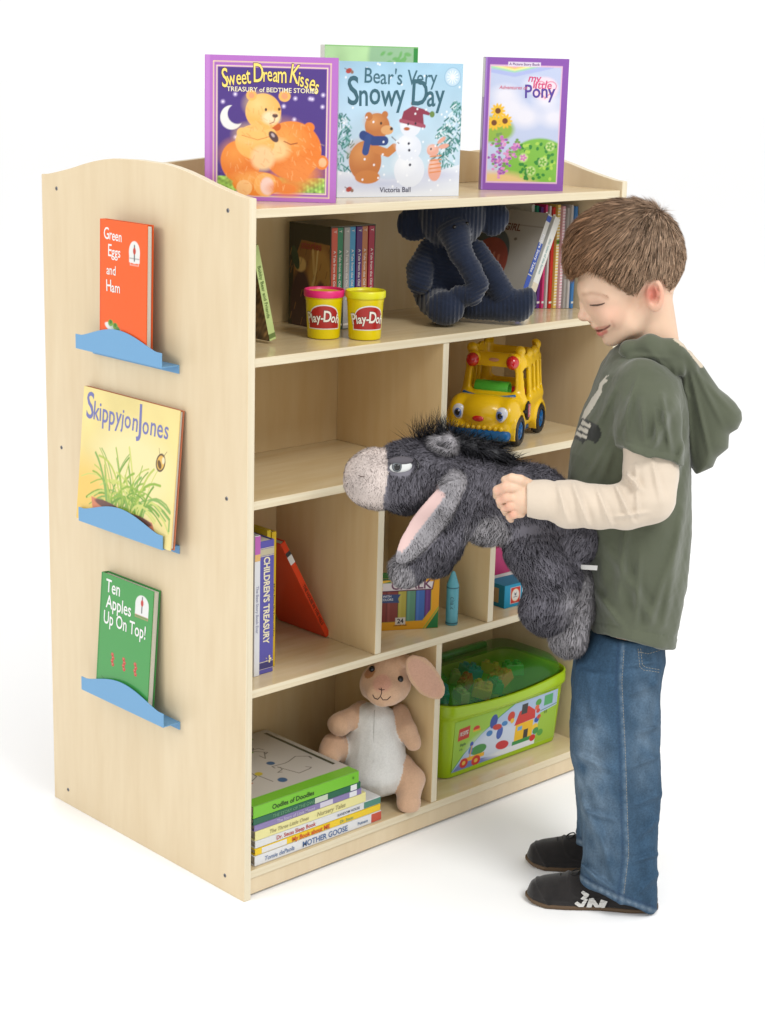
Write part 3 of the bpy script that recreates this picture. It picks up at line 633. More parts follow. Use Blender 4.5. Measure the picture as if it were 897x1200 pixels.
def xy_at(y, px, py): return on(1, y, px, py)
yrow = .135
xys = [on(2, z1, px, 362) for px in (628, 633.5, 638.5, 644, 648.5, 652.5, 658, 664, 669.5, 674, 678.5, 683.5)]
xs = [q[0] - .0105 for q in xys]; ys_ = [q[1] for q in xys]
ztop = on(1, yrow, 645, 239.5)[2]
row = [((224, 222, 214), 'thin grey white book, leftmost of the upright row on the upper shelf', []),
       ((20, 132, 104), 'thin teal green book in the upright row on the upper shelf', 'b'),
       ((104, 56, 132), 'thin violet book beside the teal one in the upright row', 'b'),
       ((216, 62, 120), 'thin rose pink book in the upright row, right of the violet one', 'b'),
       ((206, 204, 200), 'thin light grey book between the pink and red books', []),
       ((206, 52, 44), 'thin red book in the upright row on the upper shelf', 'b'),
       ((236, 206, 112), 'yellow checked book in the upright row on the upper shelf', 'c'),
       ((232, 178, 190), 'pink checked book in the upright row on the upper shelf', 'c'),
       ((176, 172, 168), 'dull grey book right of the pink checked one in the row', []),
       ((206, 200, 196), 'pale grey book second from the right end of the upright row', []),
       ((74, 134, 198), 'sky blue book at the right end of the upright row', 'b')]
for i, (col, lab, kind) in enumerate(row):
    t = xs[i+1] - xs[i] - .0006; hh = (ztop - z1) * (1 - .012 * (i % 3)); bands, tx = [], []
    if kind == 'b': bands = [(hh*.80, hh*.93, (238, 236, 232))] if i % 2 else [(hh*.70, hh*.86, (240, 238, 234))]; bands += [(hh*.05, hh*.07, (240, 240, 236))]; tx = [('Stories for Bedtime', .0085, hh*.5, (245, 240, 240))]
    if kind == 'c': bands = [(hh * (.03 + .029 * k), hh * (.043 + .029 * k), (250, 244, 222) if i == 6 else (250, 236, 238)) for k in range(33)]; bands.append((hh*.62, hh*.67, (120, 160, 70)) if i == 6 else (hh*.6, hh*.64, (214, 90, 110)))
    if kind == []: tx = []
    spine_book('thin_book', lab, upr(xs[i], ys_[i] + .012, z1), t, .125, hh, col, g1, [x for x in tx if t > .009], bands=bands, board=.0011)
# two leaning books
def lean(pb, pt, y, thick_px):
    a = on(2, z1, *pb); b = on(1, a[1], *pt); ang = math.degrees(math.atan2(b[0] - a[0], b[2] - a[2])); return a, b, ang
a, b, ang = lean((602.5, 371), (643, 252), .120, 0); hb = np.linalg.norm(b - a)
cw = .20; c = Canvas(cw, hb, (188, 184, 176), .0014); c.ell(cw*.42, hb*.52, .052, .060, (92, 106, 110)); c.ell(cw*.44, hb*.46, .05, .052, (172, 84, 74))
for k in range(5): c.line([(cw*(.28 + .07 * k), hb*(.62 - .02 * k)), (cw*(.34 + .06 * k), hb*.42)], .006, (210, 130, 110))
c.rect(0, cw, hb - .03, hb - .028, (150, 146, 140)); c.ell(cw*.70, hb*.72, .004, .003, (120, 116, 110))
lb = spine_book('picture_book', 'leaning white picture book with round red picture and blue spine behind the elephant', upr(a[0], a[1], z1 + .003, ang), .0125, cw, hb, (208, 206, 200), 'books leaning against the thin row',
    [('Picture Story Tales', .010, hb*.62, (245, 245, 250))], left=c, bands=[(hb*.02, hb*.40, (50, 82, 176)), (hb*.93, hb*.985, (50, 82, 176)), (hb*.41, hb*.72, (56, 86, 170))])
V, Fl = word('e GIRL', .020, 0, 0, .02); put('lettering', (np.stack([np.full(len(V), -.0004), cw * .42 - V[:, 0], hb * .80 + V[:, 1]], 1), Fl), flat((110, 60, 40)), [x for x in lb.children if x.name.startswith('front_cover')][0])
a2, b2, ang2 = lean((611.5, 369.5), (650.5, 255), .118, 0)
spine_book('picture_book', 'leaning white spined book with small brown picture beside the blue spine', upr(a2[0] + .0010, a2[1] - .001, z1 + .003, ang2), .0165, .19, np.linalg.norm(b2 - a2), (236, 236, 230), 'books leaning against the thin row',
    [('tiny tales of the forest', .008, .12, (150, 190, 190))], bands=[(.018, .040, (176, 128, 62)), (.040, .066, (226, 214, 190))])
# pale green book leaning at the left end
a, b = on(1, .10, 317, 392.5), on(1, .10, 299.5, 300); ang = math.degrees(math.atan2(b[0] - a[0], b[2] - a[2]))
c = Canvas(.13, .17, (120, 96, 60), .0014); c.noise(.6, 20, 4); c.ell(.03, .05, .03, .03, (110, 140, 60), soft=.01); c.ell(.02, .03, .01, .012, (170, 70, 60))
spine_book('picture_book', 'pale green book leaning on the left side panel of the upper shelf', upr(a[0] - .001, .10, z1 + .0045, ang), .0145, .13, .165, (196, 214, 140), None, [('Bobby Bear and Friends', .0095, .085, (96, 120, 60))], left=c, bands=[(.004, .012, (110, 130, 70))])
# boxed set
Pc = on(2, z1, 386, 388); xr = on(1, Pc[1], 438, 372)[0]; yb = .262; ht = on(1, Pc[1], 386, 266)[2] - z1; wS, dS = xr - Pc[0], yb - Pc[1]
bs = thing('slipcase', 'dark illustrated slipcase holding seven slim coloured books on the upper shelf', 'book box', (Pc[0], Pc[1], z1))
c = Canvas(dS, ht, (52, 50, 36), .0011)
c.poly([(dS*.12, ht*.62), (dS*.3, ht*.84), (dS*.98, ht*.82), (dS*.98, 0), (dS*.1, 0)], (150, 106, 56)); c.ell(dS*.75, ht*.45, dS*.28, ht*.34, (186, 142, 74), soft=.01)
c.ell(dS*.3, ht*.2, dS*.25, ht*.36, (72, 44, 46), soft=.006); c.ell(dS*.78, ht*.22, dS*.16, ht*.24, (92, 48, 58), soft=.004); c.ell(dS*.28, ht*.60, dS*.14, ht*.07, (226, 190, 120), soft=.004)
c.line([(dS*.58, ht*.75), (dS*.62, ht*.5), (dS*.5, ht*.25)], .006, (216, 180, 110)); c.line([(dS*.7, ht*.78), (dS*.66, ht*.55), (dS*.56, ht*.36)], .004, (226, 196, 130)); c.ell(dS*.16, ht*.66, dS*.08, ht*.12, (50, 74, 50), rot=20)
for i in range(60): x, y = dS * rg.random(), ht * .75 * rg.random(); c.line([(x, y), (x + .004, y + .012)], .0016, (196, 140, 70) if i % 2 else (70, 46, 34), .5)
Vc, Fq, C = c.mesh(); Vc = np.stack([np.full(len(Vc), -.0001), dS - Vc[:, 0], Vc[:, 1]], 1); bv, bf = box(0, .0016, 0, dS, 0, ht, .0003); n = len(Vc)
sl = mesh_obj('side_wall', np.concatenate([Vc, bv]), [Fq] + [f + n for f in grp(bf)], art_m, bs, col=np.concatenate([C, np.tile(lin((60, 56, 40)), (len(bv), 1))]))
V, Fl = word('stories', .020, 0, 0, .03, .1); put('lettering', (np.stack([np.full(len(V), -.0005), dS*.46 - V[:, 0], ht*.76 + V[:, 1]], 1), Fl), flat((150, 56, 40)), sl)
gr = flat((108, 106, 92)); put('side_wall', box(wS - .0016, wS, 0, dS, 0, ht, .0003), gr, bs); put('top_wall', box(.0017, wS - .0017, 0, dS, ht - .0016, ht, .0003), gr, bs); put('bottom_wall', box(.0017, wS - .0017, 0, dS, 0, .0016, .0003), gr, bs); put('rear_wall', box(.0017, wS - .0017, dS - .0016, dS, .0017, ht - .0017, .0003), gr, bs)
bc = [((206, 84, 52), 'orange red'), ((46, 128, 86), 'green'), ((172, 170, 166), 'silver grey'), ((74, 156, 200), 'light blue'), ((92, 44, 116), 'purple'), ((198, 126, 78), 'copper'), ((176, 50, 72), 'crimson')]
tb = (wS - .0034) / 7
for i, (col, nm) in enumerate(bc):
    spine_book('slim_book', f'slim {nm} book inside the slipcase on the upper shelf', upr(Pc[0] + .0018 + i * tb, Pc[1] - .0008 + .002 * (i % 2), z1 + .0018), tb - .0012, dS - .008, ht - .0042, col, 'slim books in the slipcase',
        [('A Tale from the Old Wood', .0078, ht*.52, (240, 234, 226)), ('T', .008, ht*.94, (240, 234, 226))], bands=[(ht*.03, ht*.05, (235, 230, 220))], board=.0009)
# ---- left cubby of the third shelf
z3 = ZT[3] + .0004; g3 = 'upright books at the left of the third shelf'
p0, p1 = on(2, z3, 303.3, 790), on(2, z3, 320.3, 786.5); yT = .055; tx0, tx1 = on(1, yT, 303.3, 790)[0], on(1, yT, 320, 788)[0]; hT = on(1, yT, 303, 635.5)[2] - z3
ob = spine_book('storybook', "thick purple Children's Treasury book standing on the third shelf", upr(tx0, yT, z3), tx1 - tx0, .20, hT, (98, 92, 172), g3,
    [("CHILDREN'S TREASURY", .0185, hT*.555, (246, 236, 200), dict(bold=.03, sx=.80)), ('*', .030, hT*.105, (250, 232, 170), dict(bold=.03))],
    bands=[(hT*.035, hT*.037, (236, 224, 180)), (hT*.04, hT*.085, (70, 66, 120)), (hT*.088, hT*.092, (236, 224, 180)), (hT*.885, hT*.889, (236, 224, 180)), (hT*.893, hT*.94, (200, 190, 160)), (hT*.944, hT*.948, (236, 224, 180))], left=None, roundness=.0015)
wx0 = on(1, .055, 296.5, 795)[0]; hW = on(1, .055, 299, 650)[2] - z3
spine_book('storybook', 'white spined book with pink top beside the side panel on the third shelf', upr(max(wx0, xi0 + .0015), .052, z3), tx0 - max(wx0, xi0 + .0015) - .0008, .20, on(1, .055, 299, 628)[2] - z3, (232, 232, 234), g3,
    [('The Best Story Book Ever', .008, .12, (150, 150, 180))], bands=[(hW, on(1, .055, 299, 628)[2] - z3 - .001, (196, 106, 186)), (hW - .012, hW, (236, 190, 120))])
yY = .075; y0x, y1x, y2x = on(1, yY, 321.0, 760)[0], on(1, yY, 324.6, 760)[0], on(1, yY, 328.3, 760)[0]; hY = on(1, yY, 327, 619)[2] - z3
y0x = tx1 + .0008
c = Canvas(.20, hY, (222, 190, 40), .0015); c.rect(.02, .14, hY*.80, hY*.93, (30, 140, 160)); c.rect(.15, .19, hY*.84, hY*.9, (230, 230, 230)); c.ell(.08, hY*.86, .03, .01, (30, 50, 70))
spine_book('picture_book', 'tall yellow book with teal picture just right of the purple treasury', upr(y0x, yY, z3), .0085, .20, hY, (226, 196, 44), g3, [('The Big Yellow Book of Stories', .0068, hY*.42, (60, 54, 30))], left=c, board=.0012)
spine_book('picture_book', 'tall yellow book with black lettering, right of the other yellow book', upr(y0x + .0092, yY - .002, z3), .0098, .20, hY * .985, (222, 184, 36), g3, [('All the Songs We Know and Sing', .0072, hY*.42, (60, 50, 26))], board=.0012)
a, b = on(1, .13, 383.5, 747), on(1, .13, 330, 638); ang = math.degrees(math.atan2(b[0] - a[0], b[2] - a[2])); hR = np.linalg.norm(b - a)
spine_book('picture_book', 'orange red book leaning left against the yellow books', upr(a[0] - .002, .13, z3 + .001, ang), .0115, .135, hR, (224, 66, 24), None, [('THE HOUSE IN THE HILLS', .0085, hR*.34, (60, 30, 20), dict(bold=.02))], bands=[(hR*.78, hR*.86, (232, 228, 222)), (hR*.86, hR*.90, (60, 60, 60))])
# ---- pile of books on the bottom shelf: lying, spine to the front, drawn by their outlines
z5 = ZT[4] + .0004
def lying(label, pxl, pxr, zc, t, d, col, texts, yf, right=0, top=None, bands=(), name='picture_book', ang=0):
    """local x along the spine, y depth, z thickness"""
    a, b = on(1, yf, *pxl)[0], on(1, yf, *pxr)[0]; w = b - a; bd = .0022
    M = Matrix.Translation(Vector((a, yf, zc))) @ Matrix.Rotation(math.radians(ang), 4, 'Z'); o = thing(name, label, 'book', M=M, group='books piled on the bottom shelf'); m = flat(col)
    if top is None: put('top_cover', box(0, w, .0012, d, t - bd, t, .0005), m, o)
    else:
        c = top(w, d); Vc, Fq, C = c.mesh(); Vc = np.stack([Vc[:, 0], Vc[:, 1], np.full(len(Vc), t + .0001)], 1); bv, bf = box(0, w, .0012, d, t - bd, t, .0005); n = len(Vc)
        mesh_obj('top_cover', np.concatenate([Vc, bv]), [Fq] + [f + n for f in grp(bf)], art_m, o, col=np.concatenate([C, np.tile(lin(col), (len(bv), 1))]))
    put('bottom_cover', box(0, w, .0012, d, 0, bd, .0005), m, o); sp = put('spine', box(.0002, w - .0002, -.0004, .0018, .0002, t - .0002, .0012, 3), m, o)
    put('pages', box(.0035, w - .0035, .0019, d - .003, bd + .0001, t - bd - .0001, 0), paper_h, o)
    for x0, x1, c in bands: put('spine_band', box(w * x0, w * x1, -.0007, .0002, .0012, t - .0012, .0001), flat(c), sp)
    for i, (s, size, x, c, *k) in enumerate(texts):
        kw = k[0] if k else {}; V, Fl = word(s, size, 0, 0, kw.get('bold', .012), kw.get('shear', 0), 'LEFT', sx=kw.get('sx', 1), jit=kw.get('jit', 0), seed=i)
        put('lettering', (np.stack([w * x + V[:, 0], np.full(len(V), -.0011 - .0001 * i), t / 2 + V[:, 1] - size * .36], 1), Fl), flat(c), sp)
    return o
yP = .012
fac = lambda px: 0
def doodle(w, d):
    c = Canvas(w, d, (206, 200, 190), .0016); c.rect(0, w, 0, d*.11, (122, 196, 52)); c.rect(w*.93, w*.96, d*.2, d*.95, (70, 76, 62)); r_ = np.random.default_rng(3)
    for i in range(9):
        p = np.cumsum(r_.normal(size=(9, 2)) * .014, 0) + (w * (.15 + .7 * r_.random()), d * (.25 + .6 * r_.random())); p[:, 0] = np.clip(p[:, 0], w*.03, w*.9); p[:, 1] = np.clip(p[:, 1], d*.16, d*.97); c.line(p, .0016, (70, 66, 66))
    for i in range(16): c.ell(w * (.08 + .8 * r_.random()), d * (.2 + .75 * r_.random()), .012 * r_.random() + .004, .007 * r_.random() + .003, [(110, 160, 60), (206, 186, 60), (190, 96, 60), (60, 100, 140), (60, 60, 60)][r_.integers(5)], rot=r_.random() * 90, a=.85)
    return c
zs = [0, .0200, .0335, .0480, .0650, .0860, .0995, .1115]
A, Bk = (300, 1000), (437, 960)
lying('white and red book titled MOTHER GOOSE at the bottom of the pile', (298.5, 1015), (447, 958), z5, .0190, .21, (232, 232, 232), [('Tomie dePaola', .0115, .07, (110, 130, 170), dict(shear=.2)), ('MOTHER GOOSE', .0150, .36, (80, 110, 160), dict(bold=.018, sx=.95)), ('Putnam', .0085, .80, (90, 120, 160))], yP, bands=[(.915, .997, (206, 84, 60))])
lying('yellow and white book titled My Book about ME, second from the bottom', (299, 1005), (446, 950), z5 + .0194, .0125, .22, (246, 208, 40), [('Dr. Seuss', .0085, .66, (110, 160, 120), dict(shear=.2)), ('My Book about ME', .0115, .28, (216, 96, 40), dict(bold=.035, jit=.08))], yP + .001, bands=[(.05, .24, (232, 230, 226)), (.24, .27, (246, 208, 40))])
lying('white book with teal end and red lettering in the lower pile', (299, 995), (446, 940), z5 + .0323, .0145, .215, (228, 228, 226), [('Dr. Seuss Sleep Book', .0105, .16, (196, 74, 70), dict(bold=.02, jit=.08)), ('RANDOM HOUSE', .007, .64, (90, 96, 120))], yP + .002, bands=[(.86, .999, (84, 142, 124))])
lying('cream yellow book of nursery tales in the middle of the pile', (299, 985), (429, 937), z5 + .0472, .0185, .19, (238, 230, 160), [('Nursery Tales', .0120, .54, (170, 160, 110), dict(shear=.2)), ('The Three Little Ones', .0100, .12, (170, 160, 110), dict(shear=.2))], yP + .001, bands=[])
lying('lilac book with white sticker below the dark green one', (298, 975), (424, 928), z5 + .0661, .0120, .185, (142, 128, 176), [('The Story of Little Mouse', .0085, .2, (196, 186, 214))], yP, bands=[(.60, .72, (214, 208, 220)), (.88, .95, (232, 232, 234))])
lying('dark green book with white stickers just under Oodles of Doodles', (297, 965), (423, 918), z5 + .0785, .0130, .185, (44, 104, 78), [('THE STORY OF THE OWL', .0085, .17, (110, 160, 120))], yP - .001, bands=[(.56, .68, (200, 210, 186)), (.90, .96, (232, 234, 232))])
lying('bright green book titled Oodles of Doodles on top of the pile', (297, 950), (421, 905), z5 + .0919, .0225, .262, (122, 196, 52), [('Oodles of Doodles', .0125, .17, (46, 70, 30), dict(bold=.02, jit=.1)), ('*', .012, .93, (70, 120, 40))], yP - .002, top=doodle)
# ================================================================== soft toys and boxes
class Soft:
    """blended implicit model; prims carry a blend width, a tag (for colour) and an optional rib phase"""
    def __init__(s, hd): s.p = []; s.hd = hd; s.m = hd / F_PX * 1.03; s.disp = None; s.pts = []
    def P(s, x, y, off=0): return B(x, y, off, hd=s.hd)
    def cap(s, pts, rad, k=6, tag=0, phase=None, neg=False):
        q = [s.P(*p) for p in pts]; r = [a * s.m for a in rad]; s.pts += q
        s.p.append((lambda X, q=q, r=r: s_chain(X, q, r, .006), k * s.m, tag, phase, neg)); s.pr = max(r) ; s.rmax = max(getattr(s, 'rmax', 0), max(r))
    def ell(s, x, y, off, rx, ry, rd, rot=0, k=6, tag=0, yaw=0, tip=0, phase=None, neg=False):
        c = s.P(x, y, off); R = ellR(rot, yaw, tip); r = (rx * s.m, rd * s.m, ry * s.m); s.pts.append(c); s.rmax = max(getattr(s, 'rmax', 0), max(r))
        s.p.append((lambda X, c=c, r=r, R=R: s_ell(X, c, r, R), k * s.m, tag, phase, neg))
    def fn(s, X, disp=True):
        d = None; best = np.full(len(X), 1e9); ph = np.zeros(len(X))
        for f, k, tag, phase, neg in s.p:
            e = f(X)
            if neg: d = smax(d, -e, k); continue
            if phase is not None and disp:
                m = e < best; ph[m] = phase(X[m])
            best = np.minimum(best, e); d = e if d is None else smin(d, e, k)
        if disp and any(p[3] is not None for p in s.p): d = d - s.rib * (1 - np.abs(np.sin(ph)) ** .7 * 1.0)
        if disp and s.disp is not None: d = d + s.disp(X)
        return d
    def tags(s, X):
        E = np.stack([f(X) for f, k, t, p, n in s.p if not n]); T = [t for f, k, t, p, n in s.p if not n]; return np.array(T)[E.argmin(0)]
    def mesh(s, h, pad=.01):
        lo, hi = bounds(s.pts, s.rmax + pad); return sdf_mesh(s.fn, lo, hi, h)
def button(s, x, y, off, r, m, name, parent, label=None):
    c = s.P(x, y, off); V, Fl = ellipsoid((0, 0, 0), (r, r * .7, r), 16, 10); V = V @ FR; put(name, (V + c, Fl), m, parent, smooth=True, world=True)
def surf_pt(s, x, y, o0=-.12, o1=.1):
    """first point of the model's surface along the sight line through a pixel"""
    d = ray(x, y); t = np.linspace((s.hd + o0) / (d @ FH), (s.hd + o1) / (d @ FH), 600); X = CAM + t[:, None] * d; v = s.fn(X, False); i = np.argmax(v < 0)
    return X[i] if v[i] < 0 else s.P(x, y)
def along(a, b, pitch):
    a, b = np.asarray(a), np.asarray(b); u = (b - a) / np.linalg.norm(b - a); return lambda X: (X - a) @ u * math.pi / pitch
def stitch(s, pts, r, m, name, parent, lift=.0006, n=3):
    P = []
    for (x0, y0), (x1, y1) in zip(pts[:-1], pts[1:]):
        for t in np.linspace(0, 1, n, endpoint=False): P.append(surf_pt(s, x0 + (x1 - x0) * t, y0 + (y1 - y0) * t))
    P.append(surf_pt(s, *pts[-1])); P = np.array(P) - FH * lift - 0; put(name, tube(P, r, 6), m, parent, smooth=True, world=True)
black_eye = mat('black bead', (14, 13, 15), rough=.12, spec=.6)
# ---- elephant in navy corduroy
hdE = hdist((.585, .105, 1.0)); E_ = Soft(hdE); E_.rib = .0026
pit = .0074
def vert_rib(X): return (X @ RH) * math.pi / pit
def horiz_rib(X): return X[:, 2] * math.pi / pit + (X @ RH) * 60
E_.ell(530, 252, 0, 38, 38, 34, k=8, phase=vert_rib, tag=1)
E_.ell(525, 337, .02, 40, 36, 34, k=8, phase=horiz_rib, tag=0); E_.ell(527, 305, .01, 28, 26, 24, k=8, phase=horiz_rib)
E_.ell(486, 262, .0, 20, 19, 9, rot=20, k=3, phase=vert_rib); E_.ell(495, 250, .0, 18, 16, 9, k=3, phase=vert_rib)
E_.ell(580, 257, .0, 15, 19, 9, rot=-20, k=3, phase=vert_rib); E_.ell(572, 247, .0, 14, 16, 9, k=3, phase=vert_rib)
tr = [(533, 272, -.045), (540, 296, -.065), (552, 316, -.070), (560, 333, -.070), (553, 346, -.070), (538, 346, -.066)]
E_.cap(tr[:3], (17.5, 12.5, 11.5), k=6, phase=along(E_.P(*tr[0]), E_.P(*tr[2]), pit)); E_.cap(tr[2:5], (11.5, 11, 11), k=3, phase=along(E_.P(*tr[2]), E_.P(*tr[3]), pit)); E_.cap(tr[4:], (11, 10.5), k=3, phase=along(E_.P(*tr[4]), E_.P(*tr[5]), pit))
E_.cap([(503, 292, .01), (493, 316, -.015), (492, 330, -.03)], (12, 15, 14), k=4, phase=along(E_.P(503, 292), E_.P(490, 330), pit))
E_.cap([(560, 292, .01), (574, 318, -.012), (588, 343, -.02)], (10, 13, 14), k=4, phase=along(E_.P(560, 292), E_.P(588, 343), pit))
E_.cap([(508, 352, .0), (522, 361, -.065)], (18, 18), k=4, phase=vert_rib); E_.ell(522, 361, -.072, 21.5, 18.5, 12, k=3, phase=vert_rib)
E_.cap([(552, 358, .0), (590, 360, -.015), (608, 357, -.02)], (15, 15, 17), k=4, phase=along(E_.P(552, 358), E_.P(608, 357), pit)); E_.ell(614, 357, -.022, 12, 20, 17, rot=-20, k=3, phase=along(E_.P(552, 358), E_.P(608, 357), pit))
zmin = ZT[1] + .0008; zmax = ZT[0] - T_ - .001; _f = E_.fn
def felt(s, zmin, zmax=None, xmin=None, xmax=None, ymin=None):
    f0 = s.fn
    def g(X, disp=True):
        d = f0(X, disp); d = smax(d, zmin - X[:, 2], .006)
        if zmax: d = smax(d, X[:, 2] - zmax, .006)
        if xmax: d = smax(d, X[:, 0] - xmax, .004)
        if ymin is not None: d = smax(d, X[:, 1] - ymin, .004)
        return d
    s.fn = g
felt(E_, zmin, zmax, ymin=YB - .001)
el = thing('plush_elephant', 'navy blue corduroy plush elephant sitting on the upper shelf', 'soft toy', (.585, .12, zmin))
navy = mat('navy corduroy', (33, 42, 62), rough=.9, spec=.15, sheen=.35, var=(60, .18), bump=(900, .35, .0006))
V, Q = E_.mesh(.0022); mesh_obj('body', V, Q, navy, el, smooth=True, world=True)
for x, y in ((532.8, 266), (547.5, 262)): c_ = surf_pt(E_, x, y); put('eye', (ellipsoid((0, 0, 0), (.0036, .0036, .0036), 14, 10)[0] + c_ - FH * .001, ellipsoid((0, 0, 0), (1, 1, 1), 14, 10)[1]), black_eye, el, smooth=True, world=True)
put('care_tag', xf(box(-.009, .009, -.0004, .0004, 0, .022, 0), on(2, zmin + .001, 604, 377), RH, FH, (0.3, .3, .9)), mat('white satin tag', (230, 228, 224), rough=.5), el, world=True)
# ---- rabbit
hdR = hdist((.42, .068, .15)); R_ = Soft(hdR)
TAN, WHT, INN, PAT = lin((228, 186, 152)), lin((242, 240, 234)), lin((226, 178, 152)), lin((190, 128, 78))
R_.ell(452, 802, -.01, 30.5, 27, 27, k=6, tag=0, rot=-8); R_.ell(449, 812, -.045, 20, 15, 14, k=8, tag=0); R_.ell(458, 779, .0, 24, 16, 20, k=8)
R_.ell(439, 882, .0, 38, 53, 34, k=5, tag=1); R_.ell(441, 905, -.012, 36, 30, 33, k=8, tag=1); R_.ell(437, 842, .005, 26, 20, 24, k=8, tag=1)
R_.ell(438, 870, .045, 37, 50, 24, k=5, tag=0)
R_.cap([(424, 830, .02), (411, 842, -.01), (399, 849, -.03)], (11, 12, 14.5), k=4, tag=0)
R_.cap([(470, 835, .02), (477, 855, -.015), (485, 871, -.025)], (11, 11, 9.5), k=4, tag=0)
R_.cap([(470, 900, .0), (480, 915, -.02), (479, 938, -.05)], (18, 18, 14), k=4, tag=0); R_.ell(479, 941, -.055, 15, 14.5, 13, k=3, tag=0)
R_.cap([(408, 880, .01), (392, 875, -.02), (386, 886, -.045)], (16, 16, 14), k=4, tag=0)
def ear(s, a, b, half, thick, off, tag):
    pass
R_.ell(498, 794, -.045, 17, 34, 4.5, rot=38, k=2.0, tag=2, yaw=12); R_.cap([(470, 772, -.01), (483, 778, -.04)], (7, 7), k=4, tag=0)
R_.disp = lambda X: .0008 * vnoise(X, 120, 4) + .0016 * vnoise(X, 50, 6)
felt(R_, ZT[4] + .0008, ZT[3] - T_ - .001, None, None, YB - .001)
V, Q = R_.mesh(.0024)
def rab_col(V):
    t = R_.tags(V); C = np.where((t == 1)[:, None], WHT, TAN)
    c_ = R_.P(498, 794, -.045); u = (V - c_) @ FR.T @ ellR(38, 12).T; em = (t == 2) & (u[:, 1] < 0) & (np.hypot(u[:, 0] / (13 * R_.m), u[:, 2] / (30 * R_.m)) < 1); C[em] = INN
    p = surf_pt(R_, 433, 787); C = np.where((np.linalg.norm((V - p) * 1, axis=1) < 8.5 * R_.m)[:, None], PAT, C)
    p = surf_pt(R_, 448, 800); k = np.clip(1.5 - np.linalg.norm(V - p, axis=1) / (9 * R_.m), 0, .45)[:, None]; return C * (1 - k) + lin((224, 150, 138)) * k
rb = thing('plush_rabbit', 'tan plush rabbit with white belly sitting behind the pile of books', 'soft toy', (.42, .12, ZT[4]))
plush = mat('short plush', (1, 1, 1), rough=.9, spec=.15, attr=True, sheen=.35, bump=(650, .8, .0011), var=(300, .07))
mesh_obj('body', V, Q, plush, rb, smooth=True, world=True, col=rab_col(V))
for x, y in ((436.4, 784), (469.4, 795.8)): c_ = surf_pt(R_, x, y); VF = ellipsoid((0, 0, 0), (.0062, .0062, .0062), 16, 12); put('eye', (VF[0] + c_, VF[1]), black_eye, rb, smooth=True, world=True)
thr = mat('dark thread', (70, 44, 36), rough=.8)
stitch(R_, [(447, 806), (447.5, 812), (446, 816)], .0008, thr, 'mouth_stitch', rb); stitch(R_, [(437, 814), (439, 818), (443, 819.5), (446, 816), (449, 820), (454, 820), (458, 816)], .0008, thr, 'mouth_stitch', rb); stitch(R_, [(444, 807), (447, 808.5), (451, 808)], .0007, thr, 'nose_stitch', rb)
stitch(R_, [(439, 832), (438.5, 850), (438, 880), (437, 905)], .0004, mat('belly seam', (190, 186, 178), rough=.9), 'belly_seam', rb, lift=.0001)
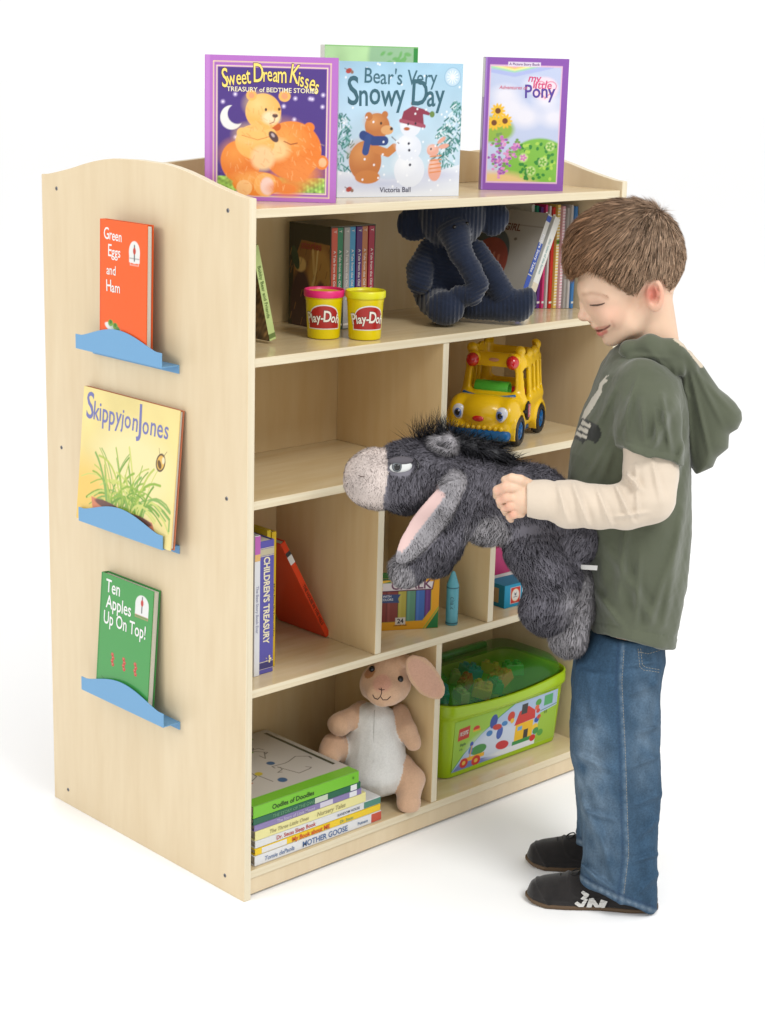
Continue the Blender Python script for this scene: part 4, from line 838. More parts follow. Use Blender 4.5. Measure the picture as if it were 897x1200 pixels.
# ---- two tubs of modelling dough
def bend(VF, rbot, rtop, z0, z1, ang0, lift=.0003):
    V = np.asarray(VF[0]).copy(); z = V[:, 1]; r = rbot + (rtop - rbot) * (z - z0) / (z1 - z0) + lift; a = V[:, 0] / ((rbot + rtop) / 2) + ang0
    return np.stack([r * np.cos(a), r * np.sin(a), z], 1), VF[1]
yel = mat('yellow plastic tub', (238, 214, 0), rough=.35, spec=.4, bump=(60, .05, .0006))
def dough(px, py, lidc, lidn, label, turn, x=None):
    c_ = on(2, ZT[1], px, py); c_ = c_ + np.array([FH[0], FH[1], 0]) * .028; o = thing('dough_tub', label, 'dough tub', (c_[0], c_[1], ZT[1] + .0003), group='modelling dough tubs')
    Hh = .0815; a0 = math.atan2(-FH[1], -FH[0]) + turn; r0, r1 = .0275, .0322
    put('tub', lathe([(r0 - .002, 0), (r0, .0012), (r0 + .0006, .005), (r1 - .0008, Hh - .018), (r1, Hh - .016), (r1 + .0002, Hh - .006), (r1 - .001, Hh - .002)], 64), yel, o, smooth=True)
    for c in o.children: auto(c, 40)
    rl = .0352; l = put('lid', lathe([(r1 + .0006, Hh - .010), (rl - .0006, Hh - .0098), (rl, Hh - .008), (rl, Hh + .001), (rl - .0012, Hh + .0025), (rl - .0028, Hh + .002), (rl - .0038, Hh - .0025), (rl - .006, Hh - .0045), (.0001, Hh - .0045)], 64, False), mat(lidn, lidc, rough=.35), o, smooth=True); auto(l, 50)
    def cloud(gr, col, lift, name):
        n = 40; P = []
        for t in np.linspace(math.pi, 0, n): P.append((.0240 * math.cos(t) * 1.06, .037 + .0215 * math.sin(t) ** .8))
        P = [(-.0275, .0195), (-.0285, .034)] + [p for p in P if p[1] > .0345] + [(.0285, .034), (.0275, .0195)]
        cx_, cy_ = 0, .037; P = [(x * (1 + gr / .026), cy_ + (y - cy_) * (1 + gr / .016)) for x, y in P]; xs_ = np.linspace(min(p[0] for p in P), max(p[0] for p in P), 30); V, Fl = [], []
        lo = min(p[1] for p in P)
        for x in xs_:
            hi_ = max([lo + .001] + [P[i][1] + (P[i+1][1] - P[i][1]) * (x - P[i][0]) / (P[i+1][0] - P[i][0]) for i in range(len(P) - 1) if P[i][0] <= x <= P[i+1][0] and P[i+1][0] > P[i][0] + 1e-9])
            V += [(x, lo, 0), (x, hi_, 0)]
        Fl = [[2*i, 2*i+2, 2*i+3, 2*i+1] for i in range(len(xs_) - 1)]
        return put(name, bend((np.array(V), Fl), r0 + .0006, r1 - .0008, .005, Hh - .018, a0, lift), flat(col), o, smooth=True)
    cloud(.0016, (235, 232, 225), .0003, 'label'); lb = cloud(0, (178, 40, 34), .0005, 'label')
    P = lambda t: (.0045 * math.sin(math.pi * t), (.5 - t) * .5)
    for i, (b, c, ll) in enumerate(((.05, (90, 20, 20), .0007), (.022, (246, 240, 226), .0009))):
        put('lettering', bend(word('Play-Doh', .0215, 0, .0270, b, 0, 'CENTER', sx=.72, path=P, alt=(1.25, 1, 1, 1, 1, 1.25, 1, 1)), r0 + .0006, r1 - .0008, .005, Hh - .018, a0, ll), flat(c), lb)
    return o
dough(378.6, 398.3, (236, 40, 120), 'pink lid', 'yellow dough tub with bright pink lid on the upper shelf', .05)
dough(427, 399.6, (232, 226, 20), 'yellow lid', 'yellow dough tub with yellow lid on the upper shelf', .28)
# ---- chalk box, chalk stick, boxes behind
zc = ZT[3] + .0004
P = on(2, zc, 444, 739.5); Pr = on(2, zc, 513.5, 735.5); ux = Pr - P; w = np.linalg.norm(ux); ux /= w
P = P - ux * .022; w += .022
n_ = np.cross(UP, ux); dd = ray(516, 674.5); t_ = ((P - CAM) @ n_) / (dd @ n_); h = (CAM + dd * t_)[2] - zc
M = frame(P, ux, UP); bxo = thing('chalk_box', 'yellow chalk box with window of coloured sticks in the middle cubby', 'box', M=M)
c = Canvas(w, h, (226, 160, 28), .001)
cols = [(132, 58, 50), (132, 60, 52), (176, 164, 66), (92, 140, 112), (62, 104, 172), (98, 50, 116)]; wx0, wx1, wy0, wy1 = w*.10, w*.885, h*.16, h*.74
edges = [.10, .26, .42, .54, .67, .80, .90]
hexa = [(w*.17, wy0), (w*.77, wy0), (w*.885, h*.36), (w*.885, wy1), (w*.10, wy1), (w*.10, h*.3)]
full = c.C.copy(); c.poly([(x + (.5*w - x) * -.03, y + (.45*h - y) * -.03) for x, y in hexa], (196, 168, 60)); c.poly(hexa, (60, 40, 40)); mk = np.abs(c.C - lin((60, 40, 40))).sum(-1) < .02; kp = c.C.copy()
for i, q in enumerate(cols): c.rect(w * edges[i] + .0004, w * edges[i+1] - .0006, wy0, wy1, q); c.rect(w * edges[i] + .003, w * edges[i] + .006, wy0, wy1, tuple(min(255, v + 30) for v in q), a=.5, soft=.003)
c.C = np.where(mk[..., None], c.C, kp)
c.poly([(w*.82, 0), (w, 0), (w, h*.36)], (40, 120, 62)); c.line([(w*.79, 0), (w*1.0, h*.40)], .0022, (130, 170, 60)); c.poly([(0, 0), (w*.12, 0), (0, h*.25)], (40, 120, 62)); c.rect(0, w, h*.955, h, (40, 84, 44))
c.poly([(w*.0, h*.80), (w*.0, h*.93), (w*.5, h*.96), (w*.5, h*.86)], (222, 178, 50)); c.line([(w*.1, h*.84), (w*.3, h*.9)], .006, (70, 130, 70))
c.poly([(w*.20, h*.745), (w*.90, h*.75), (w*.92, h*.90), (w*.2, h*.90)], (226, 216, 214)); c.line([(w*.20, h*.745), (w*.90, h*.75), (w*.92, h*.90)], .0022, (90, 34, 60))
c.poly([(0, h*.54), (w*.44, h*.52), (w*.42, h*.60), (w*.46, h*.68), (0, h*.70)], (54, 74, 118)); c.rect(w*.39, w*.53, h*.10, h*.235, (214, 206, 196))
Vc, Fq, C = c.mesh(); Vc = np.stack([Vc[:, 0], np.full(len(Vc), -.0001), Vc[:, 1]], 1); bv, bf = box(0, w, 0, .036, 0, h, .0006); n = len(Vc)
fb = mesh_obj('carton', np.concatenate([Vc, bv]), [Fq] + [f + n for f in grp(bf)], art_matt, bxo, col=np.concatenate([C, np.tile(lin((60, 120, 60)), (len(bv), 1))]))
for s, sz, x, y, q, b in (('CHALK', .024, .60, .775, (110, 60, 90), .02), ('NOW WITH', .0062, .20, .63, (225, 228, 232), .01), ('WILD COLORS', .0062, .20, .57, (225, 228, 232), .01), ('24', .0125, .46, .13, (60, 50, 50), .03), ('sidewalk chalk', .0045, .46, .075, (90, 40, 20), .01)):
    V, Fl = word(s, sz, w*x, h*y, b); put('lettering', (np.stack([V[:, 0], np.full(len(V), -.0004), V[:, 1]], 1), Fl), flat(q), fb)
ck = on(2, zc, 529.5, 733); ck = ck + FH * .009; o = thing('jumbo_chalk', 'turquoise crayon shaped stick standing upright beside the chalk box', 'chalk', (ck[0], ck[1], zc))
put('stick', lathe([(.0108, 0), (.0116, .001), (.0116, .078), (.0108, .080), (.0040, .102), (.0018, .1045), (.0001, .105)], 40, True), mat('turquoise plastic', (96, 170, 184), rough=.45, var=(90, .08)), o, smooth=True); auto(o.children[0], 30)
bkm = mat('dark band', (54, 110, 124), rough=.5)
put('ring', lathe([(.0118, .003), (.0119, .0034), (.0119, .0055), (.0118, .006)], 40, False), bkm, o, smooth=True); put('ring', lathe([(.0118, .0725), (.0119, .073), (.0119, .0745), (.0118, .075)], 40, False), bkm, o, smooth=True)
a0 = math.atan2(-FH[1], -FH[0])
V, Fl = word('chalk', .012, 0, 0, .02); V = V[:, [1, 0, 2]] * np.array([1, 1, 1]); V[:, 1] = .045 - V[:, 1]; V[:, 0] = V[:, 0] - .004; V2, _ = bend((V, Fl), .0116, .0116, 0, .1, a0, .0002); put('lettering', (V2, Fl), bkm, o)
# dark green carton behind
Pg = on(1, .20, 447, 632); xg0 = .3025 + T_ + .003
gc = thing('games_carton', 'dark green carton standing at the back behind the chalk box', 'box', (xg0, .165, zc))
put('carton', box(0, .13, 0, .07, 0, on(1, .165, 455, 634)[2] - zc, .001), mat('dark green card', (46, 92, 52), rough=.5, var=(30, .15)), gc); hgc = on(1, .165, 455, 634)[2] - zc
put('stripe', box(-.0003, .1303, -.0004, .07, hgc - .052, hgc - .040, .0002), flat((196, 130, 44)), gc); put('stripe', box(-.0003, .1303, -.0004, .07, hgc - .070, hgc - .060, .0002), flat((40, 36, 30)), gc)
# blue box with red emblem
Pb = on(2, zc, 590.8, 713.5); Pr_ = on(2, zc, 618, 706.5); ux = Pr_ - Pb; ux /= np.linalg.norm(ux); w = .082; n_ = np.cross(UP, ux); dd = ray(592.5, 687); h = (CAM + dd * (((Pb - CAM) @ n_) / (dd @ n_)))[2] - zc
M = frame(Pb, ux, UP); o = thing('puzzle_box', 'small blue box with red square emblem at the right of the third shelf', 'box', M=M)
c = Canvas(w, h, (22, 150, 190), .0008); c.rect(w*.20, w*.54, h*.14, h*.86, (238, 220, 210)); c.rect(w*.215, w*.525, h*.155, h*.845, (206, 44, 40)); c.ell(w*.37, h*.5, w*.13, h*.28, (240, 200, 150)); c.ell(w*.37, h*.5, w*.115, h*.245, (236, 232, 226)); c.ell(w*.37, h*.53, w*.03, h*.06, (110, 110, 120)); c.line([(w*.31, h*.42), (w*.43, h*.42)], .0014, (110, 110, 120)); c.line([(w*.33, h*.62), (w*.35, h*.5)], .001, (120, 120, 130)); c.line([(w*.41, h*.62), (w*.39, h*.5)], .001, (120, 120, 130)); c.rect(w*.60, w*.97, h*.18, h*.95, (220, 226, 230))
Vc, Fq, C = c.mesh(); Vc = np.stack([Vc[:, 0], np.full(len(Vc), -.0001), Vc[:, 1]], 1); bv, bf = box(0, w, 0, .05, 0, h, .0006); n = len(Vc)
cb = mesh_obj('carton', np.concatenate([Vc, bv]), [Fq] + [f + n for f in grp(bf)], art_matt, o, col=np.concatenate([C, np.tile(lin((26, 134, 168)), (len(bv), 1))]))
put('side_label', box(-.0004, 0, .016, .046, h*.18, h*.82, 0), flat((176, 160, 116)), o); put('side_print', box(-.0006, -.0003, .028, .042, h*.48, h*.74, 0), flat((150, 74, 44)), o)
pk0 = on(1, .11, 581, 672); o = thing('pink_box', 'magenta box on a white base behind the small blue box', 'box', (.5969 + T_ + .004, .112, zc))
zt_, zm = on(1, .112, 590, 652)[2] - zc, on(1, .112, 590, 672)[2] - zc; put('carton', box(0, .20, 0, .10, zm, zt_ + .02, .001), mat('magenta card', (190, 40, 110), rough=.45), o); put('base', box(.0005, .1995, .0005, .0995, 0, zm - .0002, .001), mat('white card', (222, 214, 212), rough=.5), o)
# ================================================================== toy school bus (local: x forward, y to its left, z up)
fb_ = np.array([-.905, -.425, 0]); fb_ /= np.linalg.norm(fb_); lb_ = np.array([-fb_[1], fb_[0], 0])
orig = on(2, ZT[2], 603, 522); sc_ = 1.0
# front right wheel rests at local (.062,-.068)
Mb_ = Matrix.Identity(4)
for i in range(3):
    Mb_[i][0], Mb_[i][1], Mb_[i][2] = fb_[i], lb_[i], (0, 0, 1)[i]
o_ = orig - fb_ * .062 - lb_ * .060
for i in range(3): Mb_[i][3] = (o_[0], o_[1], ZT[2] + .0006)[i]
bus = thing('toy_bus', 'yellow toy school bus with smiling face, eyes and blue hubcaps', 'toy bus', M=Mb_)
def sbox(X, c, h, r):
    q = np.abs(X - np.array(c)) - np.array(h) + r; return np.linalg.norm(np.maximum(q, 0), axis=1) + np.minimum(q.max(1), 0) - r
def sel(X, c, r):
    q = (X - np.array(c)) / np.array(r); k0 = np.linalg.norm(q, axis=1); k1 = np.linalg.norm(q / np.array(r), axis=1); return k0 * (k0 - 1) / np.maximum(k1, 1e-9)
def cyl(X, c, r, hw, ax=1):
    o2 = [i for i in range(3) if i != ax]; q = X - np.array(c); return smax(np.hypot(q[:, o2[0]], q[:, o2[1]]) - r, np.abs(q[:, ax]) - hw, .002)
def bus_fn(X):
    X = X.copy(); taper = 1 + .10 * np.clip((X[:, 2] - .08) / .08, 0, 1) * np.sign(1); Xt = X.copy(); Xt[:, 1] *= taper; Xt[:, 0] = X[:, 0] + .10 * np.clip(X[:, 2] - .085, 0, 1) * (X[:, 0] > 0)
    d = sbox(Xt, (-.012, 0, .056), (.092, .066, .034), .018)
    d = smin(d, sbox(Xt, (-.038, 0, .115), (.069, .067, .055), .022), .014)
    d = smin(d, sel(X, (.075, 0, .060), (.034, .048, .032)), .012)
    for s in (-1, 1):
        d = smin(d, sel(X, (.070, s * .050, .055), (.030, .020, .032)), .010); d = smin(d, cyl(X, (.062, s * .062, .031), .034, .009), .006); d = smin(d, cyl(X, (-.076, s * .062, .031), .034, .009), .006)
        for x in (-.092, .012): d = smin(d, np.linalg.norm(X - np.array((x, s * .048, .172)), axis=1) - .0105, .008)
        for x in (-.062, -.028): d = smin(d, sel(X, (x, s * .052, .164), (.016, .011, .010)), .006)
    d = smin(d, sbox(X, (.085, 0, .035), (.018, .060, .010), .009), .006)
    d = smax(d, -sbox(Xt, (-.040, 0, .118), (.058, .0575, .060), .016), .004)                      # cabin interior
    d = smax(d, -sbox(X, (-.040, 0, .175), (.046, .044, .030), .018), .005)                      # open roof
    d = smax(d, -sbox(Xt, (.035, 0, .1165), (.030, .0465, .0235), .010), .004)                       # windscreen
    for x, w_, z0, z1_ in ((.004, .0125, .080, .140), (-.032, .0085, .088, .143), (-.057, .0085, .088, .146), (-.084, .0085, .088, .148)):
        d = smax(d, -sbox(X, (x, 0, (z0 + z1_) / 2), (w_, .1, (z1_ - z0) / 2), .0080), .003)
    d = smax(d, -sbox(Xt, (-.12, 0, .122), (.04, .045, .022), .010), .004)
    for s in (-1, 1):
        for x in (.062, -.076): d = smax(d, -cyl(X, (x, s * .070, .0285), .0302, .016), .002)
    return d
V, Q = sdf_mesh(bus_fn, (-.125, -.085, .012), (.125, .085, .195), .0022)
busy = mat('yellow toy plastic', (252, 204, 14), rough=.28, spec=.5, coat=.2)
mesh_obj('body', V, Q, busy, bus, smooth=True)
blu = mat('blue toy plastic', (14, 104, 168), rough=.3, spec=.5); blk = mat('black toy tyre', (32, 30, 30), rough=.5); red_ = mat('red toy plastic', (214, 24, 34), rough=.15, spec=.7, coat=.5)
put('chassis', box(-.098, .100, -.055, .055, .010, .030, .008, 3), blu, bus, smooth=True); auto(bus.children[-1], 50)
ff = lambda X: smax(sbox(X, (.088, 0, .024), (.022, .062, .012), .011), X[:, 2] - .033, .002)
V, Q = sdf_mesh(ff, (.05, -.08, .0), (.125, .08, .05), .002); mesh_obj('bumper', V, Q, blu, bus, smooth=True)
for x in (.062, -.076):
    for s in (-1, 1):
        fr = lambda VF, s=s, x=x: xf(VF, (x, s * .056, .0288), (1, 0, 0), (0, 0, 1), (0, s, 0))
        w_ = put('wheel', fr(lathe([(.012, 0), (.0265, .0005), (.0288, .003), (.0288, .0125), (.0262, .0158), (.0185, .0160), (.0180, .0125)], 40, False)), blk, bus, smooth=True); auto(w_, 40)
        h_ = put('hubcap', fr(lathe([(.0182, .0105), (.0168, .0138), (.0120, .0125), (.0060, .0130), (.0050, .0165), (.0001, .0170)], 40, False)), blu, w_, smooth=True); auto(h_, 40)
        for k in range(6): a = k * math.pi / 3; put('spoke', fr(xf(box(-.0013, .0013, .005, .0145, .012, .0148, .0004), (0, 0, 0), (math.cos(a), math.sin(a), 0), (-math.sin(a), math.cos(a), 0), (0, 0, 1))), blu, w_)
def hit(y, z):
    X = np.column_stack([np.linspace(.13, .0, 500), np.full(500, y), np.full(500, z)]); v = bus_fn(X); i = np.argmax(v < 0); return X[i]
eyew, iris, = mat('eye white', (236, 238, 244), rough=.15, coat=.4), mat('blue iris', (110, 140, 214), rough=.15, coat=.4)
for s, lab in ((-1, ''), (1, '')):
    p = hit(s * .043, .062); 
    e = put('eye', ellipsoid(p + np.array([-.003, 0, 0]), (.0075, .0130, .0150), 24, 16), eyew, bus, smooth=True)
    put('iris', ellipsoid(p + np.array([-.0006, -s * .001 - .001, -.001]), (.0062, .0095, .0112), 24, 16), iris, e, smooth=True); put('pupil', ellipsoid(p + np.array([.0009, -s * .001 - .001, -.001]), (.0058, .0066, .0078), 24, 16), black_eye, e, smooth=True)
    put('glint', ellipsoid(p + np.array([.0062, .003, .003]), (.0012, .0018, .0018), 12, 8), eyew, e, smooth=True)
    q = np.array([.0315, s * .040, .1520]); put('roof_lamp', ellipsoid(q, (.0135, .0125, .0135), 24, 16), red_, bus, smooth=True)
    put('lamp_hood', ellipsoid(q + np.array([-.009, 0, .003]), (.0115, .0135, .0140), 24, 16), busy, bus, smooth=True)
p = hit(0, .054); put('nose', ellipsoid(p, (.0035, .0115, .0058), 24, 14), red_, bus, smooth=True)
p = hit(0, .150); put('roof_badge', ellipsoid(p + np.array([-.002, 0, .003]), (.0035, .011, .004), 20, 12), mat('pale badge', (226, 160, 130), rough=.4), bus, smooth=True)
wb = [(.0485 + .016 * (1 - (y / .052) ** 2) - .008, y, .0900 - .004 * (1 - (y / .052) ** 2)) for y in np.linspace(-.052, .052, 21)]; put('windscreen_band', tube([(x + .002, y, z) for x, y, z in wb], .0036, 10), blu, bus, smooth=True)
for y in np.linspace(-.044, .044, 9): p = hit(y, .036); put('grille_curl', ellipsoid(p, (.0045, .0052, .0052), 14, 10), busy, bus, smooth=True)
sg = put('door_sign', xf(lathe([(.0001, .0), (.0125, 0), (.0130, .001), (.0130, .004), (.0120, .005), (.0001, .005)], 8, False), (.016, .0675, .060), (.85, 0, 0), (0, 0, 1.45), (0, 1, 0)), blk, bus); put('sign_face', box(.0095, .0225, .0724, .0735, .048, .073, .0004), flat((206, 110, 116)), sg)
put('sign_arm', box(.020, .036, .066, .071, .057, .063, .001), blk, sg)
V, Fl = word('STOP', .0095, 0, 0, .02); put('lettering', (np.stack([.0160 - V[:, 1] + .0035, np.full(len(V), .0738), .0605 - V[:, 0] * .78], 1), Fl), flat((240, 236, 230)), sg)
put('side_arrow', box(-.020, -.008, .0664, .0672, .070, .078, .0003), flat((110, 190, 214)), bus)
gb = thing('toy_barrel', 'green toy barrel lying inside the yellow bus', 'toy barrel', M=Mb_ @ Matrix.Translation(Vector((.004, 0, .094))))
b_ = put('barrel', xf(lathe([(.0125, -.034), (.0150, -.0335), (.0158, -.031), (.0158, .031), (.0150, .0335), (.0125, .034), (.0115, .028), (.0001, .028)], 32, False), (0, -.006, 0), (1, 0, 0), (0, 0, 1), (0, 1, 0)), mat('green toy plastic', (84, 190, 60), rough=.3), gb, smooth=True); auto(b_, 40); put('end_cap', xf(lathe([(.0001, -.0335), (.0128, -.0335)], 32, False), (0, -.006, 0), (1, 0, 0), (0, 0, 1), (0, 1, 0)), mat('green toy plastic', (84, 190, 60)), gb)
for x, y in ((-.010, .028), (.012, -.026), (-.045, .026), (-.045, -.026)): put('seat', box(x - .014, x + .014, y - .018, y + .018, .058, .084 if x > -.03 else .092, .006, 3), mat('red seat plastic', (214, 34, 44), rough=.3), bus, smooth=True); auto(bus.children[-1], 60)
# ================================================================== green brick tub
def rrect(w, d, r, n=8, bulge=0.0):
    """rounded rectangle outline centred on 0, counter-clockwise; bulge pushes the front (-y) edge outward"""
    P = []
    for cx_, cy_, a0 in ((w/2 - r, d/2 - r, 0), (-w/2 + r, d/2 - r, 90), (-w/2 + r, -d/2 + r, 180), (w/2 - r, -d/2 + r, 270)):
        for k in range(n + 1): a = math.radians(a0 + 90 * k / n); P.append((cx_ + r * math.cos(a), cy_ + r * math.sin(a)))
    Q = []
    for i in range(len(P)):       # subdivide straight runs
        a, b = np.array(P[i]), np.array(P[(i + 1) % len(P)]); k = 10 if i % (n + 1) == n else 1
        for j in range(k): Q.append(a + (b - a) * j / k)
    Q = np.array(Q)
    if bulge: Q[:, 1] -= bulge * np.clip(1 - (Q[:, 0] / (w / 2)) ** 2, 0, 1) * (Q[:, 1] < 0)
    return Q
def loft(rings, cap0=True, cap1=False):
    n = len(rings[0]); V = np.concatenate(rings); Fl = []
    for i in range(len(rings) - 1):
        for k in range(n): Fl.append([i*n + k, i*n + (k+1) % n, (i+1)*n + (k+1) % n, (i+1)*n + k])
    if cap0: Fl.append(list(range(n))[::-1])
    if cap1: Fl.append([(len(rings) - 1) * n + k for k in range(n)])
    return V, Fl
def r3(w, d, r, z, bulge=0, dz=0, cy_=0):
    Q = rrect(w, d, r, bulge=bulge); zz = np.full(len(Q), float(z))
    if dz: zz = zz - dz * np.clip(1 - (Q[:, 0] / (w / 2)) ** 2, 0, 1) * (Q[:, 1] < 0)
    return np.column_stack([Q[:, 0], Q[:, 1] + cy_, zz])
x0t, x1t = .4606 + T_ + .050, W_ - T_ - .006
tw = x1t - x0t - .008; td = .186; tcx = (x0t + x1t) / 2 + .004; tcy = .0705 + td / 2 - .02
zt0 = ZT[4] + .0005; TH = .158
tb_ = thing('brick_tub', 'lime green brick tub with translucent lid on the bottom shelf', 'toy tub', (tcx, tcy, zt0))
lime = mat('lime plastic', (168, 204, 10), rough=.3, spec=.5, sss=.0, bump=(40, .04, .001))
bw, bdp = tw - .034, td - .022
rings = [r3(bw - .010, bdp - .010, .022, 0), r3(bw - .003, bdp - .003, .026, .0015), r3(bw, bdp, .028, .006)]
for t in np.linspace(.1, 1, 8): rings.append(r3(bw + .018 * t, bdp + .010 * t, .028, .006 + (TH - .036 - .006) * t, bulge=.006 * t))
rings += [r3(tw - .010, td - .006, .032, TH - .029, .010, .004), r3(tw - .001, td, .035, TH - .024, .012, .004), r3(tw, td, .036, TH - .012, .012, .008), r3(tw - .001, td - .001, .036, TH - .001, .012, .010), r3(tw - .006, td - .006, .034, TH + .001, .011, .011), r3(tw - .012, td - .012, .031, TH - .002, .010, .011)]
inner = [r3(tw - .016, td - .016, .030, TH - .020, .009, .006), r3(bw - .004, bdp - .004, .026, .010), r3(bw - .02, bdp - .02, .02, .006)]
o = put('tub', loft(rings + inner, True, True), lime, tb_, smooth=True); auto(o, 45)
lidm = mat('green translucent lid', (30, 130, 40), rough=.12, spec=.6, alpha=.45)
lr = []; DOME = .034
for t, s_, z in ((0, 1.0, .0), (.1, .985, .008), (.3, .955, .018), (.55, .91, .026), (.8, .86, .031), (1, .8, .033)):
    lr.append(r3((tw - .016) * s_, (td - .018) * s_, .034 * s_, TH - .001 + z, .010 * (1 - t), .010 * (1 - t), cy_=.006 * t))
ld = put('lid', loft(lr, False, True), lidm, tb_, smooth=True); auto(ld, 60)
hr = [r3(.16, .016, .0075, TH + .036 + .008 * t, cy_=td * .36) for t in (0, 1)]; put('lid_handle', loft([r3(.17, .018, .0085, TH + .030, cy_=td*.30), r3(.165, .014, .0065, TH + .040, cy_=td*.30), r3(.155, .008, .0038, TH + .042, cy_=td*.30)], True, True), lidm, ld, smooth=True)
# printed label on the front wall
lw, lh = bw * .88, (TH - .044) * .94
c = Canvas(lw, lh, (158, 200, 70), .0009); W = lambda x: x * lw; H = lambda y: y * lh
t_ = np.linspace(0, 1, 20); curve = [(W(.0), H(.02)), (W(.10), H(.30)), (W(.25), H(.60)), (W(.42), H(.85)), (W(.55), H(1))]
c.poly(curve + [(W(1), H(1)), (W(1), 0), (0, 0)], (176, 196, 224)); c.line(curve, .002, (60, 150, 90)); c.ell(W(.45), H(.35), W(.28), H(.3), (212, 222, 238), soft=.02); c.poly([(0, 0), (W(.08), H(.16)), (W(.5), H(.02)), (W(.5), 0)], (120, 134, 190)); c.ell(W(.65), H(.06), W(.3), H(.08), (232, 236, 240), soft=.004)
c.poly([(W(.80), H(.10)), (W(.83), H(.62)), (W(1), H(.68)), (W(1), 0), (W(.8), 0)], (160, 196, 70)); c.rect(W(.86), W(.95), H(.74), H(.95), (90, 170, 110)); c.line([(W(.83), H(.66)), (W(1), H(.71))], .0014, (60, 110, 60))
c.poly([(W(.035), H(.60)), (W(.135), H(.62)), (W(.14), H(.86)), (W(.04), H(.84))], (196, 60, 46)); c.poly([(W(.048), H(.68)), (W(.126), H(.695)), (W(.126), H(.78)), (W(.05), H(.765))], (226, 220, 210))
c.ell(W(.20), H(.76), W(.03), H(.05), (206, 54, 42)); c.rect(W(.17), W(.24), H(.70), H(.735), (230, 170, 50))
for (x, y, a_, b_, col) in ((.36, .78, .035, .14, (60, 84, 160)), (.43, .50, .03, .13, (70, 100, 176)), (.40, .64, .045, .06, (200, 70, 60)), (.33, .56, .03, .06, (70, 130, 190)), (.47, .66, .03, .05, (70, 130, 190)), (.53, .76, .035, .10, (206, 70, 50)), (.545, .66, .02, .05, (236, 190, 60)), (.47, .22, .065, .09, (206, 60, 66))): c.ell(W(x), H(y), W(a_), H(b_), col, rot=-10)
c.rect(W(.585), W(.765), H(.20), H(.54), (240, 190, 40)); c.poly([(W(.57), H(.53)), (W(.61), H(.80)), (W(.70), H(.86)), (W(.775), H(.72)), (W(.78), H(.55))], (206, 62, 56)); c.rect(W(.63), W(.69), H(.72), H(.93), (66, 66, 66)); c.rect(W(.675), W(.72), H(.20), H(.38), (66, 60, 56)); c.rect(W(.61), W(.655), H(.40), H(.48), (110, 170, 214)); c.rect(W(.57), W(.78), H(.12), H(.20), (60, 146, 76))
for (x, y, col, r_) in ((.80, .86, (90, 160, 70), .03), (.79, .76, (226, 110, 70), .022), (.805, .68, (206, 70, 60), .02), (.80, .50, (60, 90, 170), .025), (.82, .55, (206, 80, 60), .02), (.79, .36, (240, 200, 60), .03), (.80, .27, (70, 150, 80), .03), (.775, .14, (206, 50, 46), .03), (.85, .2, (90, 160, 70), .03)): c.ell(W(x), H(y), W(r_), H(r_ * 2.3), col)
c.ell(W(.24), H(.30), W(.075), H(.10), (80, 150, 80)); c.rect(W(.08), W(.30), H(.13), H(.21), (238, 180, 50)); c.ell(W(.11), H(.12), W(.038), H(.095), (206, 60, 50)); c.ell(W(.225), H(.09), W(.042), H(.10), (206, 60, 50)); c.ell(W(.11), H(.12), W(.016), H(.04), (236, 190, 80)); c.ell(W(.225), H(.09), W(.017), H(.04), (236, 190, 80)); c.ell(W(.17), H(.46), W(.016), H(.05), (70, 90, 180)); c.ell(W(.165), H(.33), W(.02), H(.08), (90, 130, 190)); c.line([(W(.175), H(.42)), (W(.16), H(.2))], .003, (230, 170, 60))
Vc, Fq, C = c.mesh(); f_ = lambda z: (z - .006) / (TH - .042)
zz = .012 + Vc[:, 1]; tt = f_(zz); xx = Vc[:, 0] - lw / 2; yy = -(bdp + .010 * tt) / 2 - .006 * tt * np.clip(1 - (xx / ((bw + .018 * tt) / 2)) ** 2, 0, 1) - .0006
lbl = mesh_obj('printed_label', np.column_stack([xx, yy, zz]), Fq, art_matt, tb_, col=C)
def on_tub(V): zz = .012 + V[:, 1]; tt = f_(zz); xx = V[:, 0] - lw / 2; return np.column_stack([xx, -(bdp + .010 * tt) / 2 - .006 * tt * np.clip(1 - (xx / ((bw + .018 * tt) / 2)) ** 2, 0, 1) - .0011, zz])
for s, sz, x, y, q, sh in (('LEGO', .012, .088, .685, (196, 60, 46), .15), ('duplo', .009, .085, .49, (70, 110, 60), 0), ('2-5', .009, .885, .58, (60, 90, 50), 0), ('6176', .0055, .07, .40, (70, 110, 60), 0)):
    V, Fl = word(s, sz, W(x), H(y), .02, sh, sx=.8); put('lettering', (on_tub(V), Fl), flat(q), lbl)
